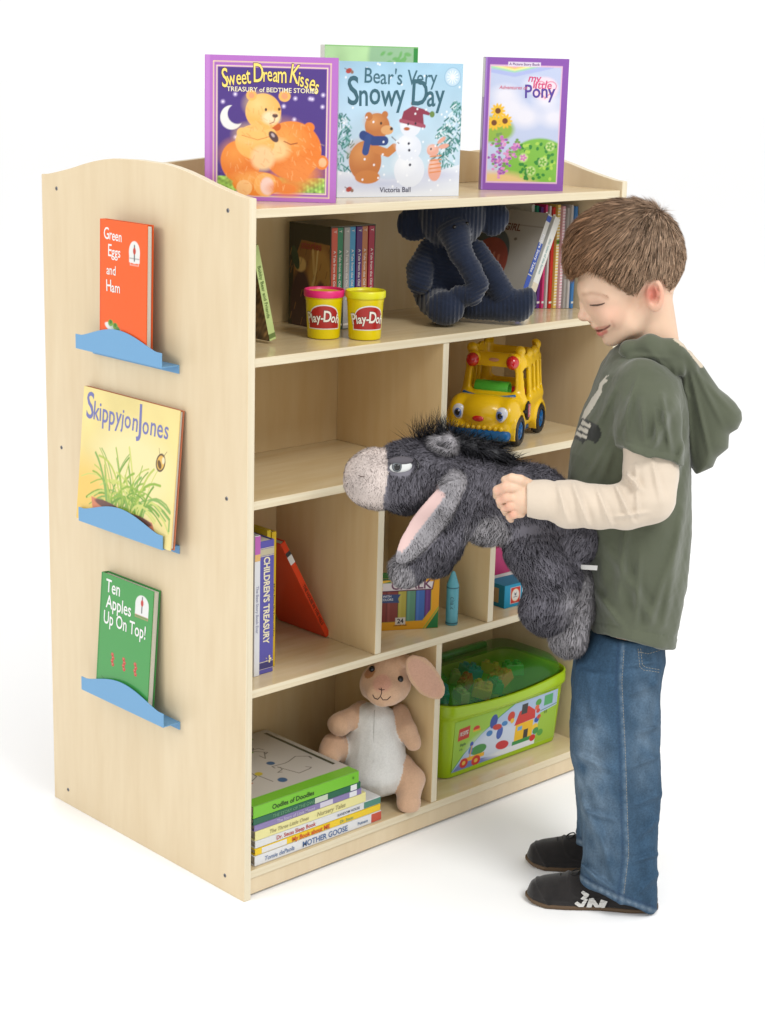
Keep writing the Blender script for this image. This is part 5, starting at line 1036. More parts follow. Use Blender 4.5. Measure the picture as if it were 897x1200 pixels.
# loose bricks seen through the lid: each one a thing
r_ = np.random.default_rng(8); bcs = [((90, 180, 60), 'light green'), ((40, 150, 80), 'emerald green'), ((230, 190, 60), 'yellow'), ((200, 60, 50), 'red'), ((50, 100, 180), 'blue'), ((226, 140, 60), 'orange'), ((196, 206, 120), 'pale lime'), ((60, 170, 190), 'turquoise')]
spots = [(-.115, .045, 4), (-.07, .05, 0), (-.02, .045, 6), (.03, .05, 7), (.075, .035, 2), (-.12, -.01, 7), (-.08, -.035, 6), (-.035, -.045, 2), (.01, -.04, 1), (.055, -.02, 5), (-.03, .0, 3), (.11, .0, 0)]
where = ['back left', 'back left', 'back middle', 'back middle', 'back right', 'left', 'front left', 'front left', 'front middle', 'front right', 'middle', 'far right']
for i, (x, y, ci) in enumerate(spots):
    col, nm = bcs[ci]; Mb = Matrix.Translation(Vector((tcx + x, tcy + y, zt0 + TH - .026 + .008 * r_.random()))) @ Euler((r_.normal() * .15, r_.normal() * .15, r_.random() * 3.1)).to_matrix().to_4x4() @ Matrix.Scale(1.22, 4)
    b = thing('toy_brick', f'{nm} toy brick at the {where[i]} of the heap under the green lid', 'toy brick', M=Mb, group='toy bricks in the tub'); m_ = mat('brick ' + nm, col, rough=.3)
    put('block', box(-.0155, .0155, -.0155 if i % 2 else -.008, .0155 if i % 2 else .008, 0, .0185, .0012), m_, b)
    for sx_ in (-.0078, .0078):
        for sy_ in ((-.0078, .0078) if i % 2 else (0,)): V, Fl = lathe([(.0048, .0186), (.0048, .0225), (.0043, .023)], 16); put('stud', (V + np.array([sx_, sy_, 0]), Fl), m_, b, smooth=False)
lower = thing('brick_heap', 'layer of mixed bricks filling the lower part of the green tub', 'toy bricks', (tcx, tcy, zt0)); lower['kind'] = 'stuff'
VFs = []
for i in range(60):
    V, Fl = box(-.0155, .0155, -.008, .008, 0, .018, .001, 1); Rz = np.array(Euler((r_.normal() * .3, r_.normal() * .3, r_.random() * 3.1)).to_matrix()); VFs.append((V @ Rz.T + np.array([(r_.random() - .5) * (bw - .06), (r_.random() - .5) * (bdp - .06), .012 + .062 * r_.random()]), Fl))
V, Fl = join(*VFs); bpy.data.objects.remove(lower)
lower = mesh_obj('brick_heap', V + np.array([tcx, tcy, zt0]), grp(Fl), mat('mixed green bricks', (70, 140, 70), rough=.4, var=(30, .5)))
lower['kind'] = 'stuff'; lower['label'] = 'mixed bricks filling the lower part of the green tub'; lower['category'] = 'toy bricks'
# ================================================================== the boy and the plush donkey
CAMH = CAM
class Fig(Soft):
    """Soft with spatial culling, and stacked-ellipse trunks"""
    def __init__(s, hd=HD0): super().__init__(hd); s.sph = []; s.rmax = 0
    def _reg(s): pass
    def pill(s, poly, off, T, r, k=6, tag=0, neg=False):
        """a cushion with the given outline (picture points at depth off), half thickness T, edge radius r (px)"""
        C = np.array([s.P(x, y, off) for x, y in poly]); pa, pz = (C - CAM) @ RH, C[:, 2]; b0 = (C[0] - CAM) @ FH; T, r = T * s.m, r * s.m; s.pts += list(C); s.rmax = max(s.rmax, T)
        def f(X):
            Y = X - CAM; A, Bq, Z = Y @ RH, Y @ FH - b0, X[:, 2]; d = np.full(len(X), 1e9); ins = np.zeros(len(X), bool); n = len(pa)
            for i in range(n):
                j = (i + 1) % n; ex, ez = pa[j] - pa[i], pz[j] - pz[i]; t = np.clip(((A - pa[i]) * ex + (Z - pz[i]) * ez) / (ex * ex + ez * ez), 0, 1); d = np.minimum(d, np.hypot(A - pa[i] - t * ex, Z - pz[i] - t * ez))
                cr = (pz[i] > Z) != (pz[j] > Z); ins ^= cr & (A < ex * (Z - pz[i]) / (ez if ez else 1e-9) + pa[i])
            d = np.where(ins, -d, d); q1, q2 = d + r, np.abs(Bq) - T + r; return np.hypot(np.maximum(q1, 0), np.maximum(q2, 0)) + np.minimum(np.maximum(q1, q2), 0) - r
        s.p.append((f, k * s.m, tag, None, neg)); c = C.mean(0); s.sph.append((c, max(np.linalg.norm(C - c, axis=1)) + T))
    def cap(s, pts, rad, k=6, tag=0, phase=None, neg=False, kin=.006, post=None):
        q = [s.P(*p) for p in pts]; r = [a * s.m for a in rad]; s.pts += q; s.rmax = max(s.rmax, max(r))
        s.p.append((lambda X, q=q, r=r: s_chain(X, q, r, kin) if post is None else post(X, s_chain(X, q, r, kin)), k * s.m, tag, phase, neg)); c = np.mean(q, 0); s.sph.append((c, max(np.linalg.norm(np.array(q) - c, axis=1)) + max(r)))
    def ell(s, x, y, off, rx, ry, rd, rot=0, k=6, tag=0, yaw=0, tip=0, phase=None, neg=False):
        Soft.ell(s, x, y, off, rx, ry, rd, rot, k, tag, yaw, tip, phase, neg); s.sph.append((s.pts[-1], max(rx, ry, rd) * s.m))
    def stack(s, rows, k=6, tag=0, neg=False, cap=True, pw=2.0):
        rows = sorted(rows, key=lambda r: -r[0]); C = np.array([s.P(r[1], r[0], r[3]) for r in rows]); a, b, z = (C - CAM) @ RH, (C - CAM) @ FH, C[:, 2]
        ra, rb = np.array([r[2] for r in rows]) * s.m, np.array([r[4] for r in rows]) * s.m; s.pts += list(C); s.rmax = max(s.rmax, .030)
        s.pts += [C[i] + RH * ra[i] for i in range(len(C))] + [C[i] - RH * ra[i] for i in range(len(C))] + [C[i] + FH * rb[i] for i in range(len(C))] + [C[i] - FH * rb[i] for i in range(len(C))]
        def f(X):
            Y = X - CAM; A, Bq, Z = Y @ RH, Y @ FH, X[:, 2]; ia, ib, ja, jb = np.interp(Z, z, a), np.interp(Z, z, b), np.interp(Z, z, ra), np.interp(Z, z, rb)
            u, v = np.abs(A - ia) / ja, np.abs(Bq - ib) / jb; r_ = (u ** pw + v ** pw) ** (1 / pw); d = (r_ - 1) * np.minimum(ja, jb)
            return smax(smax(d, z[0] - Z, .006), Z - z[-1], .006) if cap else d
        s.p.append((f, k * s.m, tag, None, neg)); c = C.mean(0); s.sph.append((c, max(np.linalg.norm(C - c, axis=1)) + max(ra.max(), rb.max())))
    def fn(s, X, disp=True):
        lo, hi = X.min(0), X.max(0); cull = np.linalg.norm(hi - lo) < .3; d = np.full(len(X), .06) if cull else None; best = np.full(len(X), 1e9); ph = np.zeros(len(X)); rib = False
        for (f, k, tag, phase, neg), (c, r) in zip(s.p, s.sph):
            if cull and np.linalg.norm(np.maximum(np.maximum(lo - c, c - hi), 0)) - r > .03: continue
            e = f(X)
            if neg: d = smax(d, -e, k); continue
            d = e if d is None else smin(d, e, k)
        for cl in getattr(s, 'clips', []): d = cl(X, d)
        if disp and s.disp is not None: d = d + s.disp(X)
        return d
def pix(X):
    Y = X - CAM; z = Y @ AF; return CX + F_PX * (Y @ AR) / z, CY - F_PX * (Y @ AU) / z
def inpoly(u, v, P):
    P = np.asarray(P, float); ins = np.zeros(len(u), bool)
    for i in range(len(P)):
        (x0, y0), (x1, y1) = P[i], P[(i + 1) % len(P)]; cr = (y0 > v) != (y1 > v); ins ^= cr & (u < (x1 - x0) * (v - y0) / ((y1 - y0) or 1e-9) + x0)
    return ins
def mixc(C, a, col): a = np.clip(a, 0, 1)[:, None]; return C * (1 - a) + lin(col) * a
base = on(2, 0, 700, 1060)
boy = thing('person', 'young boy in grey green hooded T-shirt and jeans hugging a plush donkey', 'person', (base[0], base[1], 0))
# ---------------- body (skin): head, neck, trunk, arms, hands and legs in one surface
S = Fig()
S.ell(736, 297, 0, 61, 57, 47, k=10); S.ell(752, 312, 0, 44, 44, 43, k=10)
S.ell(716, 338, 0, 35, 40, 38, rot=-8, k=8, tag=1); S.ell(720, 364, 0, 27, 30, 32, rot=-20, k=8, tag=1)
S.cap([(762, 358, -.040), (744, 380, -.031), (722, 393, -.012)], (10, 11, 10), k=10, tag=1); S.cap([(762, 358, .040), (744, 380, .031), (722, 393, .012)], (10, 11, 10), k=10, tag=1)
S.ell(716.5, 394, 0, 10.5, 11.5, 13, rot=-20, k=5, tag=1); S.ell(716, 368, -.027, 15, 14, 15, k=8, tag=1); S.ell(716, 368, .027, 15, 14, 15, k=8, tag=1)
S.ell(685.5, 338, 0, 6, 9, 24, k=10, tag=1)                                   # brow ridge
S.cap([(688, 345, 0), (684.5, 356, 0), (684.5, 366, 0)], (4.6, 4.2, 5.0), k=4, tag=1); S.ell(685, 370.3, 0, 7.6, 6.2, 7.4, k=3, tag=1); S.ell(692, 372.8, -.0085, 5.6, 4.4, 4.2, k=2.2, tag=1); S.ell(692, 372.8, .0085, 5.6, 4.4, 4.2, k=2.2, tag=1)
S.cap([(689, 346, -.012), (704, 347.5, -.036)], (3.2, 3.2), k=9, tag=1)
S.ell(699, 353, -.0300, 9.5, 7.2, 7.5, rot=-8, k=2.5, tag=1); S.ell(699, 353, .0300, 9.5, 7.2, 7.5, k=2.5, tag=1)          # closed lids
S.ell(698, 380.5, 0, 7, 4.6, 14, rot=-35, k=3, tag=1); S.ell(699.5, 384.0, -.002, 5.6, 2.9, 13, rot=-28, k=1.6, tag=3); S.ell(704, 390.0, -.002, 5.6, 3.7, 12, rot=-30, k=1.6, tag=3)
S.cap([(696.5, 387.2, 0), (703, 386.8, -.014), (709, 385.2, -.0225), (714, 382.6, -.0290)], (1.1, 1.3, 1.3, .9), k=1.2, tag=3, neg=True); S.cap([(716, 378, -.032), (719, 384, -.031)], (1.2, 1.2), k=3, neg=True)
S.cap([(690.5, 377.2, -.0055), (693.5, 376.8, -.0085)], (1.7, 1.7), k=1.2, neg=True)
for sd in (-1, 1):
    S.ell(768, 346, sd * .0640, 10.5, 18.9, 5.0, rot=6, k=2, tag=2, yaw=sd * 26); S.ell(766.5, 344.5, sd * .0685, 6.8, 12.8, 4.6, rot=6, k=1.2, tag=2, yaw=sd * 26, neg=True); S.cap([(768, 337, sd * .065), (771.5, 345, sd * .067), (768, 353, sd * .065)], (1.5, 1.6, 1.5), k=1.5, tag=2); S.ell(761, 348, sd * .062, 3.0, 4.4, 3, k=2, tag=2); S.ell(762, 348, sd * .050, 8, 12, 7, k=6, tag=2)
S.stack([(330, 766, 18, 0, 28), (350, 766, 21.5, 0, 30), (372, 767, 24, 0, 30), (395, 767, 27.5, 0, 31), (418, 764, 33, 0, 38)], k=10)
Bd = Fig()
Bd.stack([(395, 767, 25, 0, 29), (412, 762, 28, 0, 36), (430, 758, 34, 0, 56), (450, 752, 38, 0, 64), (520, 745, 44, 0, 56), (600, 745, 44, 0, 52), (700, 745, 38, 0, 52), (770, 728, 34, 0, 48), (790, 726, 30, 0, 44)], k=12)
for sg_ in (-1, 1): Bd.cap([(724, 785, sg_ * .046), (720, 900, sg_ * .050), (735, 1020, sg_ * .058)], (26, 22, 13), k=8); Bd.cap([(738, 1022, sg_ * .058), (725, 1038, sg_ * .055)], (12, 10), k=6)
Bd.cap([(756, 455, -.070), (760, 540, -.105), (762, 582, -.122)], (19, 17, 15), k=8); Bd.cap([(762, 582, -.122), (700, 592, -.131), (640, 585.5, -.130)], (15, 14, 12.5), k=8)
Bd.cap([(755, 455, .070), (730, 530, .10), (715, 575, .10)], (19, 17, 15), k=8); Bd.cap([(715, 575, .10), (670, 590, .085), (625, 600, .062)], (15, 13, 12), k=8)
# near hand, back of the hand to the viewer, fingers sunk in the fur
Hn = Fig(); Hn.cap([(646, 585.5, -.130), (628, 585, -.130), (616, 584, -.130)], (13, 13.5, 15), k=5, tag=4)
Hn.ell(609, 584, -.130, 16, 20.5, 9.5, rot=-4, k=5, tag=4)
fing = [((608, 571.5), (593, 570.5), (583.5, 574.5), (582.5, 581)), ((606, 582.5), (594, 582.5), (586.5, 586), (587, 592)), ((607, 592.5), (598, 593), (591.5, 596), (593, 601)), ((608, 601.5), (602, 603), (597.5, 605.5), (599, 609))]
for i, fq in enumerate(fing):
    o_ = -.137 + .001 * i; Hn.cap([(*fq[0], o_ + .001), (*fq[1], o_ - .004), (*fq[2], o_ + .003), (*fq[3], o_ + .017)], (5.7 - .3 * i, 6.0 - .4 * i, 5.5 - .4 * i, 4.6 - .3 * i), k=1.2, tag=5, kin=.002)
    Hn.ell(fq[1][0] + 8, fq[1][1], o_ - .001, 5.5, 4.6 - .3 * i, 5.2, k=2, tag=5)
Hn.cap([(621, 569, -.128), (610, 562.5, -.137), (600, 560.2, -.138), (592, 562, -.132)], (7, 5.8, 5.3, 4.4), k=2, tag=5, kin=.002)
for i, fq in enumerate(fing[:-1]): y_ = (fq[1][1] + fing[i+1][1][1]) / 2; Hn.cap([(604, y_, o_ - .004), (590, y_ + 1.5, o_ - .002)], (1.0, 1.2), k=1.5, neg=True, tag=5)
# far hand under the donkey
Hf = Fig(); Hf.cap([(640, 597, .070), (618, 602, .058)], (12.5, 13), k=6, tag=4); Hf.ell(612, 603, .055, 15, 12, 14, k=6, tag=4)
for i in range(4): Hf.cap([(605, 606, .075 - .013 * i), (592, 612, .072 - .013 * i), (584, 610, .068 - .013 * i)], (6, 5.6, 5), k=2, tag=5, kin=.003)
Hf.cap([(616, 598, .035), (604, 596, .028), (596, 597, .026)], (6, 5.5, 4.6), k=3, tag=5)
SMILE = [(697, 387.6), (701, 387.5), (705, 386.9), (709, 385.6), (712, 383.9), (715, 381.6)]
def pdist(u, v, L):
    d = np.full(len(u), 1e9)
    for (x0, y0), (x1, y1) in zip(L[:-1], L[1:]): ex, ey = x1 - x0, y1 - y0; t = np.clip(((u - x0) * ex + (v - y0) * ey) / (ex * ex + ey * ey), 0, 1); d = np.minimum(d, np.hypot(u - x0 - t * ex, v - y0 - t * ey))
    return d
def face_disp(X):
    u, v = pix(X); n = (hdist(X) < HD0 + .02); g = pdist(u, v, SMILE); g2 = pdist(u, v, [(717, 376), (720, 381), (719, 387)]); g3 = pdist(u, v, [(692, 351), (698, 349.2), (706, 350.4), (711, 353)])
    return n * (.0012 * np.exp(-(g / 1.2) ** 2) - .0011 * np.exp(-(pdist(u, v, [(703, 391), (709, 389)]) / 3) ** 2) + .0007 * np.exp(-(g2 / 2.2) ** 2) - .0010 * np.exp(-(pdist(u, v, [(714, 373), (716, 378)]) / 7) ** 2) + .0006 * np.exp(-(g3 / 1.1) ** 2))
S.disp = face_disp
VQ = [S.mesh(.0020), Bd.mesh(.0045), Hn.mesh(.0016), Hf.mesh(.0028)]; tg = np.concatenate([f_.tags(q[0]) for f_, q in zip((S, Bd, Hn, Hf), VQ)])
V = np.concatenate([q[0] for q in VQ]); Q = []; n_ = 0
for q in VQ: Q.append(q[1] + n_); n_ += len(q[0])
Q = np.concatenate(Q)
def near(X, x, y, off, r): return np.linalg.norm((X - B(x, y, off)), axis=1) / (r * S.m)
def skin_col(V):
    C = np.tile(lin((238, 202, 173)), (len(V), 1)); u, v = pix(V); C *= (1 + .05 * vnoise(V, 60, 3))[:, None]
    for sd in (-1, 1):
        C = mixc(C, .30 * np.exp(-near(V, 716, 369, sd * .045, 16) ** 2), (224, 140, 122)); C = mixc(C, .5 * np.exp(-near(V, 768, 346, sd * .066, 18) ** 2), (226, 134, 112)); C = mixc(C, .75 * np.exp(-near(V, 765.5, 344, sd * .062, 9.5) ** 4), (188, 84, 66))
        C = mixc(C, .45 * np.exp(-near(V, 699, 356, sd * .032, 11) ** 2), (206, 150, 132)); 
    C = mixc(C, .4 * np.exp(-near(V, 686, 371, 0, 9) ** 2), (226, 150, 130)); 
    t = tg; C = mixc(C, .55 * (t == 3) * (u < 707), (212, 124, 112))
    
    n_ = (hdist(V) < HD0 + .02) & (v > 370) & (v < 400)
    C = mixc(C, n_ * .75 * np.exp(-(pdist(u, v, [(702, 391.2), (706, 390.6), (710, 388.6)]) / 2.6) ** 4), (206, 104, 96)); C = mixc(C, n_ * .5 * np.exp(-(pdist(u, v, [(699, 384.2), (705, 384), (711, 382.6)]) / 1.5) ** 4), (204, 110, 102)); C = mixc(C, n_ * .9 * np.exp(-(pdist(u, v, SMILE) / 1.15) ** 4), (110, 44, 42)); C = mixc(C, n_ * .3 * np.exp(-(pdist(u, v, [(717, 377), (720, 382)]) / 1.6) ** 2), (170, 100, 84))
    C = mixc(C, (hdist(V) < HD0) * .22 * np.exp(-(pdist(u, v, [(694, 355), (700, 353.5), (707, 354)]) / 3.2) ** 2), (150, 108, 96)); C = mixc(C, (hdist(V) < HD0) * .38 * np.exp(-(pdist(u, v, [(684, 345), (694, 343.5), (704, 345.5), (712, 349.5)]) / 2.4) ** 2), (150, 104, 76))
    pass
    for i, fq in enumerate(fing):
        for j in (1, 2): C = mixc(C, .35 * np.exp(-near(V, *fq[j], -.143, 5.5) ** 2), (226, 140, 120))
    return C
skin = mat('child skin', (1, 1, 1), rough=.48, spec=.35, attr=True, sss=.18, bump=(500, .12, .0004))
mesh_obj('body', V, Q, skin, boy, smooth=True, world=True, col=skin_col(V))
# eyelashes, brow
lash = mat('dark lashes', (92, 68, 54), rough=.8)
def ribbon(pts, r, m, name, lift=.0006):
    P = []
    for (x0, y0), (x1, y1) in zip(pts[:-1], pts[1:]):
        for t in np.linspace(0, 1, 4, endpoint=False): P.append(surf_pt(S, x0 + (x1 - x0) * t, y0 + (y1 - y0) * t))
    P.append(surf_pt(S, *pts[-1])); P = np.array(P) - FH * lift; n = len(P); put(name, tube(P, np.array([r * (.35 + .65 * math.sin(math.pi * (i + .6) / n)) for i in range(n)]), 6), m, boy, smooth=True, world=True)
ribbon([(691.5, 357.5), (695, 357.8), (700, 357.6), (705, 356.6), (709, 355.0)], .0017, lash, 'eyelashes', .0002)
bro = surf_pt; browm = mat('eyebrow hair', (196, 152, 120), rough=.9)
bv = []
for i in range(170):
    t = rng.random(); x, y = 690 + 22 * t, 343.0 + 5.0 * t * t - 1.2 * math.sin(math.pi * t) + rng.normal() * .8; p = surf_pt(S, x, y); q = p + RH * .0032 + UP * (.0006 - .0024 * t) - FH * .0003
    bv.append(tube([p, (p + q) / 2 - FH * .0004, q], [.0002, .00018, .00006], 4))
put('eyebrow', join(*bv), browm, boy, smooth=True, world=True)
# ---------------- hair
Hh_ = Fig(); Hh_.ell(732, 298, 0, 66.5, 60.5, 51.5, k=10); Hh_.ell(754, 308, 0, 42, 48, 47.5, k=10); Hh_.ell(702, 291, 0, 34, 37, 42, k=10); Hh_.ell(688, 301, 0, 20, 22, 37, k=8)
line_ = np.array([(640, 322), (664, 321), (672, 323), (683, 320), (694, 315.5), (706, 320), (718, 329), (731, 338), (741, 343.5), (749, 342), (754, 334), (759, 327), (768, 323.5), (776, 325), (780, 333), (785, 345), (800, 350)], float)
def hair_clip(X, d):
    u, v = pix(X); Lv = np.interp(u, line_[:, 0], line_[:, 1]); return smax(d, (v - Lv) * .00125, .004)
Hh_.clips = [hair_clip]; Hh_.disp = lambda X: .0008 * vnoise(X, 130, 5)
Vh, Qh = Hh_.mesh(.0026)
crown_p = B(772, 262, 0)
def comb_h(P):
    u, v = pix(P); d = P - crown_p; d = d / (np.linalg.norm(d, axis=1)[:, None] + 1e-9); fw_ = np.clip((760 - u) / 90, 0, 1)[:, None]
    return d * .9 + (-RH) * 1.0 * fw_ * np.clip((330 - v) / 60, .2, 1)[:, None] + np.array([0, 0, -.75]) + .15 * np.stack([vnoise(P, 70, 1), vnoise(P, 70, 2), vnoise(P, 70, 3)], 1)
def hair_c(P, r):
    n = len(P); u, v = pix(P); t = np.clip((u - 690) / 80, 0, 1)[:, None]; s_ = np.clip((v - 262) / 50, 0, 1)[:, None]
    c = lin((200, 150, 110)) * (1 - t) + lin((238, 200, 166)) * t; c = c * (.80 + .20 * s_) ; return c * (.60 + .85 * r.random((n, 1)) ** 1.4)
def hair_len(P): u, v = pix(P); return np.clip(1.15 - np.clip((v - 300) / 60, 0, .62) - np.clip((u - 770) / 60, 0, .3), .3, 1.2)
FV = fur(Vh, Qh, Hh_.fn, 90000, .0135, .00042, comb_h, hair_c, lift=.16, rnd=.07, lenf=hair_len, seg=3, sink=.015)
Nh = grad_n(Hh_.fn, Vh); hc = np.tile(lin((132, 98, 72)), (len(Vh), 1)); VV, FF, CC, NN = merge_fur(Vh, Qh, hc, Nh, FV)
hairm = mat('light brown hair', (1, 1, 1), rough=.42, spec=.35, attr=True)
mesh_obj('hair', VV, FF, hairm, boy, smooth=True, world=True, col=CC, nrm=NN)
# ---------------- shirt
T = Fig()
T.stack([(405, 752, 24, 0, 34), (418, 751, 34, 0, 62), (434, 752, 44, 0, 80), (460, 750, 52, 0, 84), (490, 745, 60, 0, 76), (530, 739, 68, 0, 72), (570, 737, 71, 0, 70), (620, 744, 65, 0, 70), (680, 748, 57, 0, 70), (730, 744, 51, 0, 70), (757, 743, 48, 0, 70)], k=10, pw=2.2)
def slv(X, d):
    u, v = pix(X); return smax(d, (v - (522 + np.clip(u - 726, -10, 100) * .33 + 2.5 * np.sin((u - 720) / 16.))) * .0014, .004)
T.cap([(752, 450, -.078), (759, 490, -.104), (760.5, 560, -.118)], (30, 35, 37), k=5, tag=1, post=slv); T.cap([(750, 450, .078), (735, 500, .112), (728, 560, .115)], (30, 34, 36), k=5, tag=1, post=lambda X, d: smax(d, (pix(X)[1] - 545) * .0014, .004))
def tcl(X, d):      # hem of the shirt and the cut ends of the short sleeves
    u, v = pix(X); off = hdist(X) - HD0
    hem = (v - (741 + (u - 694) * .195 + 4 * np.exp(-((u - 770) / 20) ** 2))) * .0014; d = np.where(v > 640, smax(d, hem, .004), d)
    return d
T.clips = [tcl]
def fold(X, a, b, w, h):       # a ridge of cloth from a to b
    a, b = np.asarray(a), np.asarray(b); ba = b - a; t = np.clip((X - a) @ ba / (ba @ ba), 0, 1); q = np.linalg.norm(X - a - t[:, None] * ba, axis=1); return -h * np.exp(-(q / w) ** 2) * np.sin(math.pi * np.clip(.08 + t * .9, 0, 1))
def f2(u, v, L, near=True):
    d = 0
    for (x0, y0), (x1, y1), w, h in L:
        ex, ey = x1 - x0, y1 - y0; t = np.clip(((u - x0) * ex + (v - y0) * ey) / (ex * ex + ey * ey), 0, 1); q = np.hypot(u - x0 - t * ex, v - y0 - t * ey); d = d - h * PXM * (np.exp(-(q / w) ** 2) - .35 * np.exp(-(q / (2.2 * w)) ** 2)) * np.sin(math.pi * np.clip(.06 + t * .9, 0, 1)) ** .7
    return d
folds = [((740, 575, -.10), (790, 470, -.10), 8, 3.0), ((705, 560, -.09), (735, 470, -.09), 9, 2.4), ((712, 640, -.1), (770, 735, -.1), 9, 2.2), ((725, 700, -.1), (735, 610, -.1), 8, 2.5), ((760, 735, -.1), (790, 640, -.09), 8, 2.2), ((750, 650, -.1), (745, 735, -.1), 6, 2.0), ((695, 690, -.08), (730, 735, -.1), 6, 1.6), ((778, 730, -.08), (800, 600, -.06), 8, 2.0),
         ((752, 470, -.150), (757, 525, -.160), 6, 2.2), ((776, 462, -.14), (786, 530, -.15), 5, 2.4), ((738, 470, -.14), (733, 515, -.15), 5, 1.8), ((790, 560, -.09), (802, 520, -.07), 6, 3.0), ((768, 480, -.15), (770, 520, -.16), 3.5, 1.6), ((728, 500, -.13), (748, 440, -.13), 4, 1.6), ((700, 500, -.09), (722, 450, -.08), 6, 1.6), ((690, 560, -.09), (712, 520, -.09), 6, 1.6)]
fl_ = [(a[:2], b[:2], w * .7, h * 3.2) for a, b, w, h in folds]
seam_z = lambda v, v0: np.exp(-((v - v0) / 1.5) ** 2)
def tdis(X):
    d = .0024 * vnoise(X * np.array([1, 1, .4]), 38, 21) + .0009 * vnoise(X * np.array([1, 1, .5]), 80, 23) + .0005 * vnoise(X, 110, 22)
    u, v = pix(X); slh = 522 + np.clip(u - 726, -10, 100) * .33; d = d + f2(u, v, fl_) * np.clip((HD0 - .020 - hdist(X)) / .035, 0, 1) * (1 - .85 * (hdist(X) < HD0 - .09) * np.exp(-((v - slh) / 12) ** 2))
    hl = 741 + (u - 694) * .195; d = d + .0007 * seam_z(v, hl - 13) - .0008 * ((v > hl - 12) & (v > 640))
    off = hdist(X) - HD0; sl = 522 + np.clip(u - 726, 0, 100) * .33 + 2.5 * np.sin((u - 720) / 16.); m = off < -.100; d = d - .0012 * (m & (v > sl - 8) & (v < sl + 2)) + .0008 * m * seam_z(v, sl - 9)
    arm = B(760, 490, -.106); q = np.abs(v - (432 + (u - 760) ** 2 * .018)); return d + .0009 * m * np.exp(-(q / 1.4) ** 2)
T.disp = tdis
V, Q = T.mesh(.0026); u, v = pix(V); Nn = grad_n(T.fn, V)
C = np.tile(lin((94, 99, 81)), (len(V), 1)); C *= (1 + .07 * vnoise(V, 30, 9))[:, None]
nr = (hdist(V) < HD0 + .01) & (Nn @ FH < .3)
P1 = [(711, 440), (703, 449), (701, 457), (694, 466), (681, 488), (685, 492), (694, 480), (705, 461), (706, 452), (713, 445), (709, 444), (714, 440)]
C[nr & inpoly(u, v, [(680, 489), (690, 492), (702, 499), (706, 510), (699, 520), (689, 515), (683, 520), (671, 512)])] = lin((44, 46, 42))
for Pq in (P1, [(683, 492), (692.5, 497.5), (692, 502), (680.5, 497.2)], [(679.8, 499), (690, 504.3), (688.5, 508.3), (677, 503)], [(675.5, 505.2), (688.5, 511.3), (687.5, 515), (673, 509)]): C[nr & inpoly(u, v, Pq)] = lin((214, 208, 192))
shirtm = mat('grey green cotton jersey', (1, 1, 1), rough=.9, spec=.15, attr=True, sheen=.25, bump=(1100, .25, .0004), var=(14, .06))
sh_ = mesh_obj('shirt', V, Q, shirtm, boy, smooth=True, world=True, col=C)
# ---------------- hood
Hd = Fig()
for sd in (-1, 1):
    Hd.cap([(728, 416, sd * .012), (737, 409, sd * .042), (762, 403, sd * .058), (788, 410, sd * .056), (806, 428, sd * .050)], (5, 7.5, 9, 10.5, 11), k=5, kin=.015)
    Hd.cap([(742, 422, sd * .052), (770, 414, sd * .066), (794, 432, sd * .062)], (8, 8.5, 10), k=5, kin=.015)
Hd.pill([(792, 398), (807, 405), (824, 429), (841, 454), (858, 468), (865, 478), (866, 487), (861, 498), (851, 504), (850, 520), (837, 531), (832, 542), (812, 551), (804, 520), (797, 480), (786, 445), (780, 415)], 0, 43, 24, k=6)
Hd.ell(801, 412, 0, 17, 30, 27, rot=36, k=4, neg=True); Hd.ell(764, 396, 0, 30, 15, 32, rot=-5, k=3, neg=True)
hfl = [((760, 408), (812, 470), 3.2, 3.4), ((800, 425), (812, 545), 3.4, 4.2), ((808, 430), (832, 535), 3.0, 4.2), ((806, 415), (848, 500), 3.2, 3.6), ((820, 440), (862, 486), 3.2, 2.6), ((790, 430), (800, 500), 3.0, 3.2), ((738, 416), (790, 420), 2.6, 2.4), ((752, 424), (796, 446), 2.6, 2.0)]
Hd.disp = lambda X: .0006 * vnoise(X, 45, 31) + f2(*pix(X), hfl)
V, Q = Hd.mesh(.0027); C = np.tile(lin((94, 99, 81)), (len(V), 1)); C *= (1 + .07 * vnoise(V, 30, 9))[:, None]; p_ = B(799, 413, 0); dl = (V - p_); u, v = pix(V)
inn = (np.abs(hdist(V) - HD0) < .035) & (Hd.p[-2][0](V) < .0035); C[inn] = lin((206, 190, 166)); C[pdist(u, v, [(792, 397), (806, 407), (822, 428)]) < 2.6] = lin((214, 198, 174))
mesh_obj('hood', V, Q, shirtm, boy, smooth=True, world=True, col=C)
# ---------------- cream long sleeves
U = Fig()
U.cap([(760, 520, -.108), (763, 556, -.116), (760, 583, -.124), (735, 593, -.131), (702, 594, -.134), (668, 591, -.132), (655, 588, -.131)], (29, 30, 29, 25, 23, 26, 22), k=6, kin=.012); U.cap([(655, 587, -.131), (637, 585.5, -.130), (618, 584.5, -.129)], (22, 21.5, 21), k=2, tag=1)
U.cap([(740, 520, .105), (722, 560, .108), (715, 575, .104), (680, 580, .092), (645, 590, .075)], (28, 26, 25, 22, 19), k=6, kin=.012)
ufl = [(a[:2], b[:2], w * .68, h * 2.2) for a, b, w, h in (((728, 548, -.14), (752, 575, -.17), 5, 5.0), ((700, 572, -.15), (716, 615, -.165), 5, 3.6), ((672, 566, -.155), (690, 618, -.165), 5.5, 4.2), ((718, 560, -.15), (742, 612, -.17), 5, 3.6), ((655, 570, -.155), (665, 612, -.16), 5, 3.4), ((745, 545, -.15), (748, 605, -.165), 4.5, 2.6), ((765, 540, -.16), (775, 590, -.16), 5, 2.6), ((718, 606, -.15), (762, 600, -.15), 4, 2.0))]
